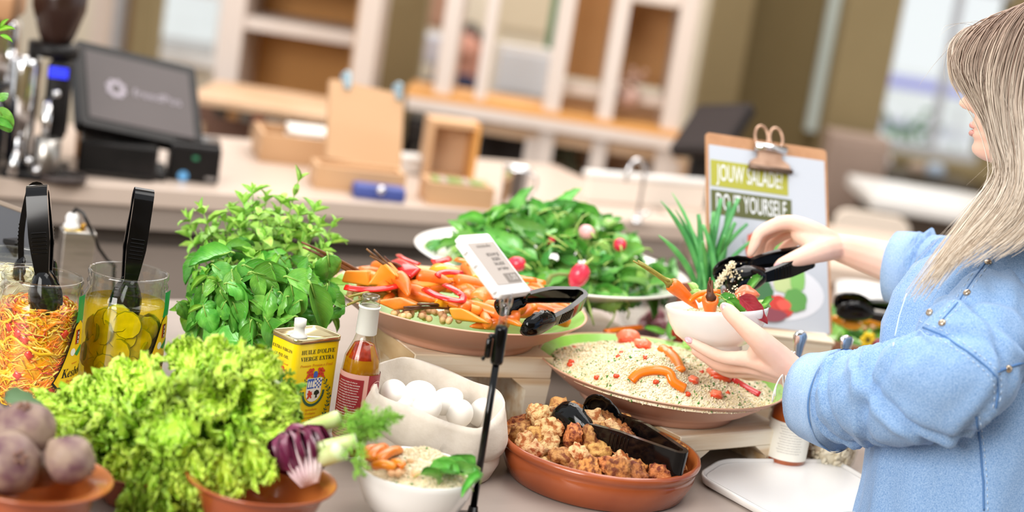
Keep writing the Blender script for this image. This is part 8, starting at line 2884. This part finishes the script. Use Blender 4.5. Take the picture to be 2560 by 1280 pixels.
def onshirt(px, py, lift=0.0012):
    o, d = CAM - PO, ray(px, py).normalized()
    best = None
    for b in bvhs:
        h = b.ray_cast(o, d)
        if h[0] is not None and (best is None or h[3] < best[3]):
            best = h
    if best is None:
        return None
    n = best[1] if best[1].dot(d) < 0 else -best[1]
    return best[0] + n * lift, n


def seam(name, pix, r, m, lift=0.0012, dashed=False):
    pts = []
    for (x0, y0), (x1, y1) in zip(pix, pix[1:]):
        k = max(2, int(sqrt((x1 - x0) ** 2 + (y1 - y0) ** 2) / 8))
        for i in range(k):
            h = onshirt(x0 + (x1 - x0) * i / k, y0 + (y1 - y0) * i / k, lift)
            if h:
                pts.append(h[0])
    bm = BM()
    run = []
    for i, p in enumerate(pts):
        if run and (p - run[-1]).length > 0.02:
            if len(run) > 1:
                tube(bm, run, r, 5)
            run = []
        run.append(p)
        if dashed and len(run) == 2:
            tube(bm, run, r, 4); run = []
    if len(run) > 1:
        tube(bm, run, r, 5)
    if len(bm.verts):
        o = obj(name, bm, m, pw)
        if dashed or name == 'seam':
            o['kind'] = 'stuff'


arm = [(2292, 812), (2350, 835), (2420, 880), (2470, 920), (2492, 945), (2494, 985), (2488, 1030)]
seam('seam', arm, 0.0015, M_seam, 0.0008)
seam('stitching', [(x - 9, y + 7) for x, y in arm], 0.0007, M_stitch, 0.0012, True)
seam('stitching', [(x + 8, y - 9) for x, y in arm], 0.0007, M_stitch, 0.0012, True)
yoke = [(2478, 640), (2440, 690), (2400, 750), (2352, 806)]
seam('seam', yoke, 0.0012, M_seam, 0.0008)
seam('stitching', [(x - 8, y - 5) for x, y in yoke], 0.0007, M_stitch, 0.0012, True)
seam('stitching', [(x + 8, y + 5) for x, y in yoke], 0.0007, M_stitch, 0.0012, True)
seam('seam', [(2494, 930), (2530, 915), (2565, 905)], 0.0018, M_seam, 0.0008)
side = [(2440, 1040), (2452, 1120), (2458, 1200), (2460, 1285)]
seam('seam', side, 0.0018, M_seam, 0.0008)
seam('stitching', [(x + 9, y) for x, y in side], 0.0007, M_stitch, 0.0012, True)
seam('seam', [(2268, 735), (2250, 790), (2237, 850), (2232, 876)], 0.0016, M_stitch, 0.0008)
M_snap = mat('snap_steel', '#c9b8a4', rough=0.25, metal=0.8, col2='#b6a48f', scale=60)
for px, py in ((2470, 657), (2418, 733), (2356, 808), (2520, 922), (2325, 782)):
    h = onshirt(px, py, 0.0014)
    if h is None:
        continue
    bm = BM(); lathe(bm, [(0, 0.0026), (0.0034, 0.0024), (0.005, 0.0014), (0.0054, -0.001)], 16)
    o = obj('snap', bm, M_snap, pw)
    z = h[1]
    o.matrix_local = frame(h[0], z.orthogonal(), z)
pick.free(); pk2.free(); pk3.free()
# trousers and shoes below the shirt
bm = BM()
for sx in (-1, 1):
    hj = T(hip) + LF * (0.085 * sx)
    tube(bm, [(hj.x, hj.y, 0.92), (hj.x + 0.005, hj.y, 0.75), (hj.x + 0.01, hj.y, 0.48), (hj.x + 0.02, hj.y, 0.1)], [0.10, 0.098, 0.072, 0.055], 20)
obj('trousers', bm, mat('black_jeans', '#25262b', rough=0.8, col2='#2d2e34', scale=200), pw)
for sx in (-1, 1):
    hj = T(hip) + LF * (0.085 * sx)
    c = V((hj.x + 0.02, hj.y, 0.0)) + FW * 0.06
    bm = BM(); blob(bm, (0, 0, 0), (0.14, 0.055, 0.06), 3)
    for v in bm.verts:
        v.co.z = max(v.co.z, -0.045)
    o = obj('shoe', bm, mat('white_trainer', '#e8e6e2', rough=0.6), pw)
    o.matrix_local = Matrix.Translation(c + V((0, 0, 0.046))) @ Matrix(((FW.x, LF.x, 0, 0), (FW.y, LF.y, 0, 0), (0, 0, 1, 0), (0, 0, 0, 1)))

# ---- bracelet: white cord round the left wrist with two loose ends
wc_ = A(1972, 932, 2.51)
wax = (A(2030, 945, 2.48) - A(1925, 918, 2.50)).normalized()
wax = (wax + CU * 0.18).normalized()
u1 = wax.orthogonal().normalized(); u2 = wax.cross(u1)
M_cord = mat('white_cord', '#f1ece4', rough=0.7, col2='#e2dbd0', scale=300)
bm = BM()
for k, (off, r) in enumerate(((0.0, 0.0315), (0.004, 0.0310))):
    tube(bm, [T(wc_ + wax * (off + 0.003 * sin(2 * a)) + (u1 * cos(a) + u2 * sin(a)) * r) for a in [2 * pi * i / 40 for i in range(41)]], 0.0014, 6, caps=False)
for px, py in ((1930, 1005), (1938, 990)):
    tube(bm, bez(T(A(1957, 936, 2.475)), T(A(1936, 960, 2.474)), T(A(px, py, 2.474)), 8), 0.0012, 6)
obj('bracelet', bm, M_cord, pw)

# ---- hair
M_hair = bpy.data.materials.new('blonde_hair')
M_hair.use_nodes = True
nt = M_hair.node_tree
b = nt.nodes['Principled BSDF']
b.inputs['Roughness'].default_value = 0.42
b.inputs['Specular IOR Level'].default_value = 0.45
uvn = nt.nodes.new('ShaderNodeUVMap')
sx_ = nt.nodes.new('ShaderNodeSeparateXYZ')
nt.links.new(uvn.outputs[0], sx_.inputs[0])
def ramp(stops, src):
    r = nt.nodes.new('ShaderNodeValToRGB')
    e = r.color_ramp.elements
    while len(e) < len(stops):
        e.new(0.5)
    for q, (p, c) in zip(e, stops):
        q.position = p; q.color = lin(c)
    nt.links.new(src, r.inputs[0])
    return r.outputs[0]


cdark = ramp([(0.0, '#65473a'), (0.3, '#755a4b'), (0.5, '#957e6e'), (0.6, '#b09a86'), (1.0, '#c2ab92')], sx_.outputs[0])
clight = ramp([(0.0, '#8f6d54'), (0.22, '#a58c7a'), (0.42, '#dccdba'), (0.6, '#f2e8da'), (1.0, '#efe2cf')], sx_.outputs[0])
mx = nt.nodes.new('ShaderNodeMixRGB')
nt.links.new(sx_.outputs[1], mx.inputs[0]); nt.links.new(cdark, mx.inputs[1]); nt.links.new(clight, mx.inputs[2])
nt.links.new(mx.outputs[0], b.inputs['Base Color'])

GUIDES = [   # sighted points with depth, from the parting to the tip
    [(2500, 62, 2.50), (2420, 72, 2.49), (2378, 112, 2.48), (2371, 160, 2.475), (2378, 205, 2.475), (2394, 236, 2.48)],
    [(2525, 42, 2.47), (2440, 82, 2.43), (2398, 150, 2.41), (2424, 222, 2.405), (2470, 290, 2.40), (2496, 360, 2.40), (2500, 440, 2.385), (2436, 530, 2.35), (2345, 650, 2.32), (2262, 772, 2.30)],
    [(2560, 22, 2.45), (2470, 90, 2.41), (2438, 190, 2.39), (2480, 290, 2.385), (2506, 380, 2.38), (2506, 450, 2.37), (2445, 540, 2.34), (2370, 640, 2.31), (2290, 745, 2.29)],
    [(2585, 12, 2.44), (2515, 90, 2.395), (2478, 210, 2.375), (2494, 330, 2.37), (2520, 430, 2.36), (2492, 520, 2.33), (2420, 605, 2.30), (2330, 715, 2.28)],
    [(2610, 8, 2.44), (2560, 110, 2.39), (2532, 250, 2.37), (2542, 390, 2.36), (2532, 490, 2.34), (2470, 575, 2.30), (2390, 650, 2.275)],
    [(2640, 8, 2.44), (2605, 150, 2.39), (2582, 320, 2.37), (2580, 460, 2.35), (2545, 560, 2.31), (2470, 620, 2.27), (2400, 668, 2.262)],
    [(2680, 15, 2.45), (2660, 180, 2.40), (2640, 380, 2.38), (2610, 520, 2.34), (2565, 600, 2.29), (2510, 640, 2.262)],
    [(2740, 50, 2.48), (2725, 230, 2.44), (2700, 420, 2.40), (2660, 560, 2.36), (2610, 640, 2.30)],
    [(2700, 10, 2.55), (2760, 150, 2.55), (2770, 350, 2.52), (2740, 520, 2.46), (2700, 650, 2.40)]]
GW = []
for gi_, g in enumerate(GUIDES):
    P = [A(*q) for q in ([(2612 + 14 * gi_, 2 + 2 * gi_, 2.50 - 0.004 * gi_)] if gi_ < 7 else []) + g]
    out = []
    N_ = 36
    k = len(P) - 1
    for i in range(N_ + 1):
        s = i / N_ * k
        j = min(int(s), k - 1)
        t = s - j
        p0, p1, p2, p3 = P[max(0, j - 1)], P[j], P[j + 1], P[min(k, j + 2)]
        out.append(T(0.5 * ((2 * p1) + (p2 - p0) * t + (2 * p0 - 5 * p1 + 4 * p2 - p3) * t * t + (3 * p1 - p0 - 3 * p2 + p3) * t ** 3)))
    GW.append(out)
hb = BM()
uvl = hb.loops.layers.uv.new('UVMap')


def strand(pts, r, tone, n=5, flat=0.45):
    base = len(hb.faces)
    hb.verts.index_update()
    k = len(pts)
    nf0 = len(hb.faces)
    tube(hb, pts, [r * min(1.0, 0.5 + i / 3) * (1 - 0.75 * max(0, i / (k - 1) - 0.55) / 0.45) for i in range(k)], n, caps=False, flat=flat, up=tuple(-_F + CU * 0.2))
    hb.faces.ensure_lookup_table()
    for fi in range(nf0, len(hb.faces)):
        f = hb.faces[fi]
        u = ((fi - nf0) // n) / (k - 1)
        for l in f.loops:
            l[uvl].uv = (u, tone)


rs = random.Random(12)
# under layer: broad overlapping locks, then fine strands over them
for gi in range(1, len(GW) - 1):
    for q in range(9):
        w = q / 9
        pts = [GW[gi][i].lerp(GW[gi + 1][i], w) + _F * 0.010 for i in range(31)]
        strand(pts, 0.0085, 0.30 + 0.3 * rs.random(), 6, 0.3)
for k in range(1700):
    gi = rs.choices(range(0, len(GW) - 1), [3, 8, 9, 9, 8, 6, 4, 2])[0]
    w = rs.random()
    if gi == 0:
        w = rs.random() * 0.25
        src = [GW[0][i] for i in range(37)]
        off = CR * rs.uniform(0.0, 0.022) + _F * rs.uniform(-0.03, 0.012) + CU * rs.uniform(-0.004, 0.006)
        pts = [src[i] + off * (i / 36) ** 0.6 for i in range(37)]
        r = rs.uniform(0.0004, 0.0011)
        tone = rs.choice((0.1, 0.2, 0.5, 0.8))
    else:
        ph, am = rs.uniform(0, 6.28), rs.uniform(0.001, 0.009)
        fr = rs.uniform(4, 8)
        ln = int(37 * (rs.uniform(0.86, 1.0) if gi < 4 else rs.uniform(0.62, 1.0)))
        lat = CR * rs.gauss(0, 0.006) + CU * rs.gauss(0, 0.004) + _F * rs.uniform(-0.014, 0.008)
        pts = [GW[gi][i].lerp(GW[gi + 1][i], w) + lat * min(1, i / 6) + (CR * sin(ph + fr * i / 36) + CU * cos(ph + fr * i / 36) * 0.4) * am * (i / 36) for i in range(ln)]
        r = rs.uniform(0.0003, 0.0012)
        tone = min(1, max(0, 0.5 + 0.75 * noise.noise(V((gi + w, 0, 0)) * 5.0) + rs.gauss(0.0, 0.30)))
    strand(pts, r, tone)
for k in range(120):       # flyaway hairs
    gi = rs.randint(0, len(GW) - 3)
    w = rs.random()
    lat = CR * rs.gauss(0, 0.012) + CU * rs.gauss(0.002, 0.008) - _F * rs.uniform(0.0, 0.02)
    i0 = rs.randint(4, 20)
    src = [GW[gi][i].lerp(GW[gi + 1][i], w if gi else 0.0) for i in range(37)]
    pts = [src[i] + lat * ((i - i0) / 8) for i in range(i0, min(37, i0 + 16))]
    strand(pts, 0.00022, rs.uniform(0.3, 0.9), 3, 1.0)
obj('hair', hb, M_hair, pw)
bm = BM(); blob(bm, T(HM @ V((-0.012, 0, 0.010))), (0.094, 0.086, 0.104), 3)
for v in bm.verts:
    q = HM.inverted() @ (v.co + PO)
    if q.x > 0.062:
        q.x = 0.062
        v.co = T(HM @ q)
obj('hair_cap', bm, mat('hair_root', '#6d5344', rough=0.5, col2='#8d7566', scale=40, stretch=(6, 6, 0.6)), pw)

# ================================================================== THE HELD BOWL AND TONGS
hbp = A(1818, 768, 2.565)
nrm = (V((0, 0, 1)) + CR * 0.085 + _F * 0.11).normalized()
RH, HH = 129 * mpp(hbp), 0.066
mwh = frame(hbp - nrm * HH, CR, nrm)
hbw = white_bowl('white bowl of salad held up in the hand over the couscous', mwh, RH, HH)
HI = mwh


def inb(px, py, d):
    return A(px, py, d)


carrot('small roasted carrot with a long stalk sticking out of the held bowl', A(1674, 708, 2.53), A(1745, 772, 2.55), 0.0115, A(1583, 652, 2.50), group=None, stalk_m=M_stalk_g, stalk_n=4)
carrot('roasted carrot in the held bowl standing crown up below the tongs', A(1776, 742, 2.51), A(1778, 800, 2.53), 0.0125, A(1775, 694, 2.505), group=None, stalk_m=M_stalk, stalk_n=4)
strip('pepper_strip', 'orange pepper strip arching at the rim of the held bowl', 'pepper', bez(A(1724, 756, 2.53), A(1738, 726, 2.53), A(1800, 730, 2.54), 10), 0.0085, 0.006, M_pep_o, up=(0, -0.7, 0.5))
strip('pepper_strip', 'small yellow pepper strip on the far side of the held bowl', 'pepper', bez(A(1745, 752, 2.55), A(1765, 738, 2.56), A(1800, 735, 2.57), 8), 0.0085, 0.006, M_pep_y, up=(0, -0.7, 0.5))
for k, (px, py, ang, sz, mi, d) in enumerate(((1800, 738, -35, 0.05, 0, 2.52), (1815, 750, -40, 0.055, 2, 2.515), (1755, 730, 150, 0.03, 3, 2.57), (1890, 760, 30, 0.04, 3, 2.55), (1905, 775, 60, 0.035, 2, 2.55), (1745, 722, 120, 0.028, 8, 2.59), (1870, 730, 60, 0.045, 7, 2.60), (1840, 745, 0, 0.05, 1, 2.56), (1780, 750, 20, 0.05, 6, 2.57))):
    a = radians(ang)
    xd = CR * cos(a) + CU * sin(a)
    loose_leaf('salad_leaf', 'green salad leaf in the held white bowl', A(px, py, d), xd, -_F * 0.8 + CU * 0.7, sz, SAL[mi], 'salad leaves in the held bowl')
me = leaf_mesh('red_leaf', 0.062, 0.03, mat('ruby_leaf', '#8c1f2c', rough=0.35, col2='#a8323c', scale=60, veins=('#c45a5a', 22, 0.5)), cup=0.5, bend=0.5, ruff=0.05, seed=7)
tag(inst('red_leaf', me, None, frame(A(1848, 742, 2.515), CR * 0.8 - CU * 0.62, -_F + CU * 0.5)), 'deep ruby salad leaf lying over the rim of the held bowl', 'leaf')
bm = BM(); blob(bm, (0, 0, 0), (0.017, 0.012, 0.014), 3, 0.35, 2, 12)
tag(obj('tomato_piece', bm, M_salmon, loc=A(1866, 738, 2.56)), 'salmon pink tomato chunk under the tongs in the held bowl', 'tomato')
# bed of couscous and leaves inside the bowl
def fheld(x, y):
    d = sqrt(x * x + y * y) / RH
    return None if d > 0.9 else HH * 0.72 + 0.014 * (1 - d * d)


o = grains('couscous', 'couscous and crumbs filling the held white bowl', fheld, lambda r: (lambda a, d: (d * cos(a), d * sin(a)))(r.uniform(0, 2 * pi), RH * 0.88 * sqrt(r.random())), 1500, 5, 0.0016, 0.12, 0.0, heap_bed(fheld, (0, 0), RH * 0.88))
o.matrix_world = mwh
zt_ = (CU * 0.86 + CR * 0.25 - _F * 0.30)
held = tongs('black tongs held in the far hand, tip dusted with couscous', A(2030, 640, 2.70), A(1800, 700, 2.655), zt_, 0.05, 0.028, 0.048)
rs = random.Random(6)
bm = BM()
for k in range(420):
    if k < 310:
        t = rs.random()
        c = A(1834 - 44 * t + rs.gauss(0, 3.5), 657 + 58 * t + rs.gauss(0, 4), 2.63 + rs.uniform(-.006, 0.006))
    elif k < 370:
        c = A(rs.gauss(1838, 15), rs.gauss(690, 13), 2.628 + rs.uniform(-.004, .004))
    else:
        c = A(rs.gauss(1838, 10), rs.gauss(740, 12), 2.525 + rs.uniform(-0.005, 0.005))
    blob(bm, c, rs.uniform(0.0009, 0.0016), 1)
tag(obj('couscous', bm, mat('couscous_grain', '#f2e3b4')), 'couscous grains clinging to the held tongs', 'couscous', None, 'stuff')
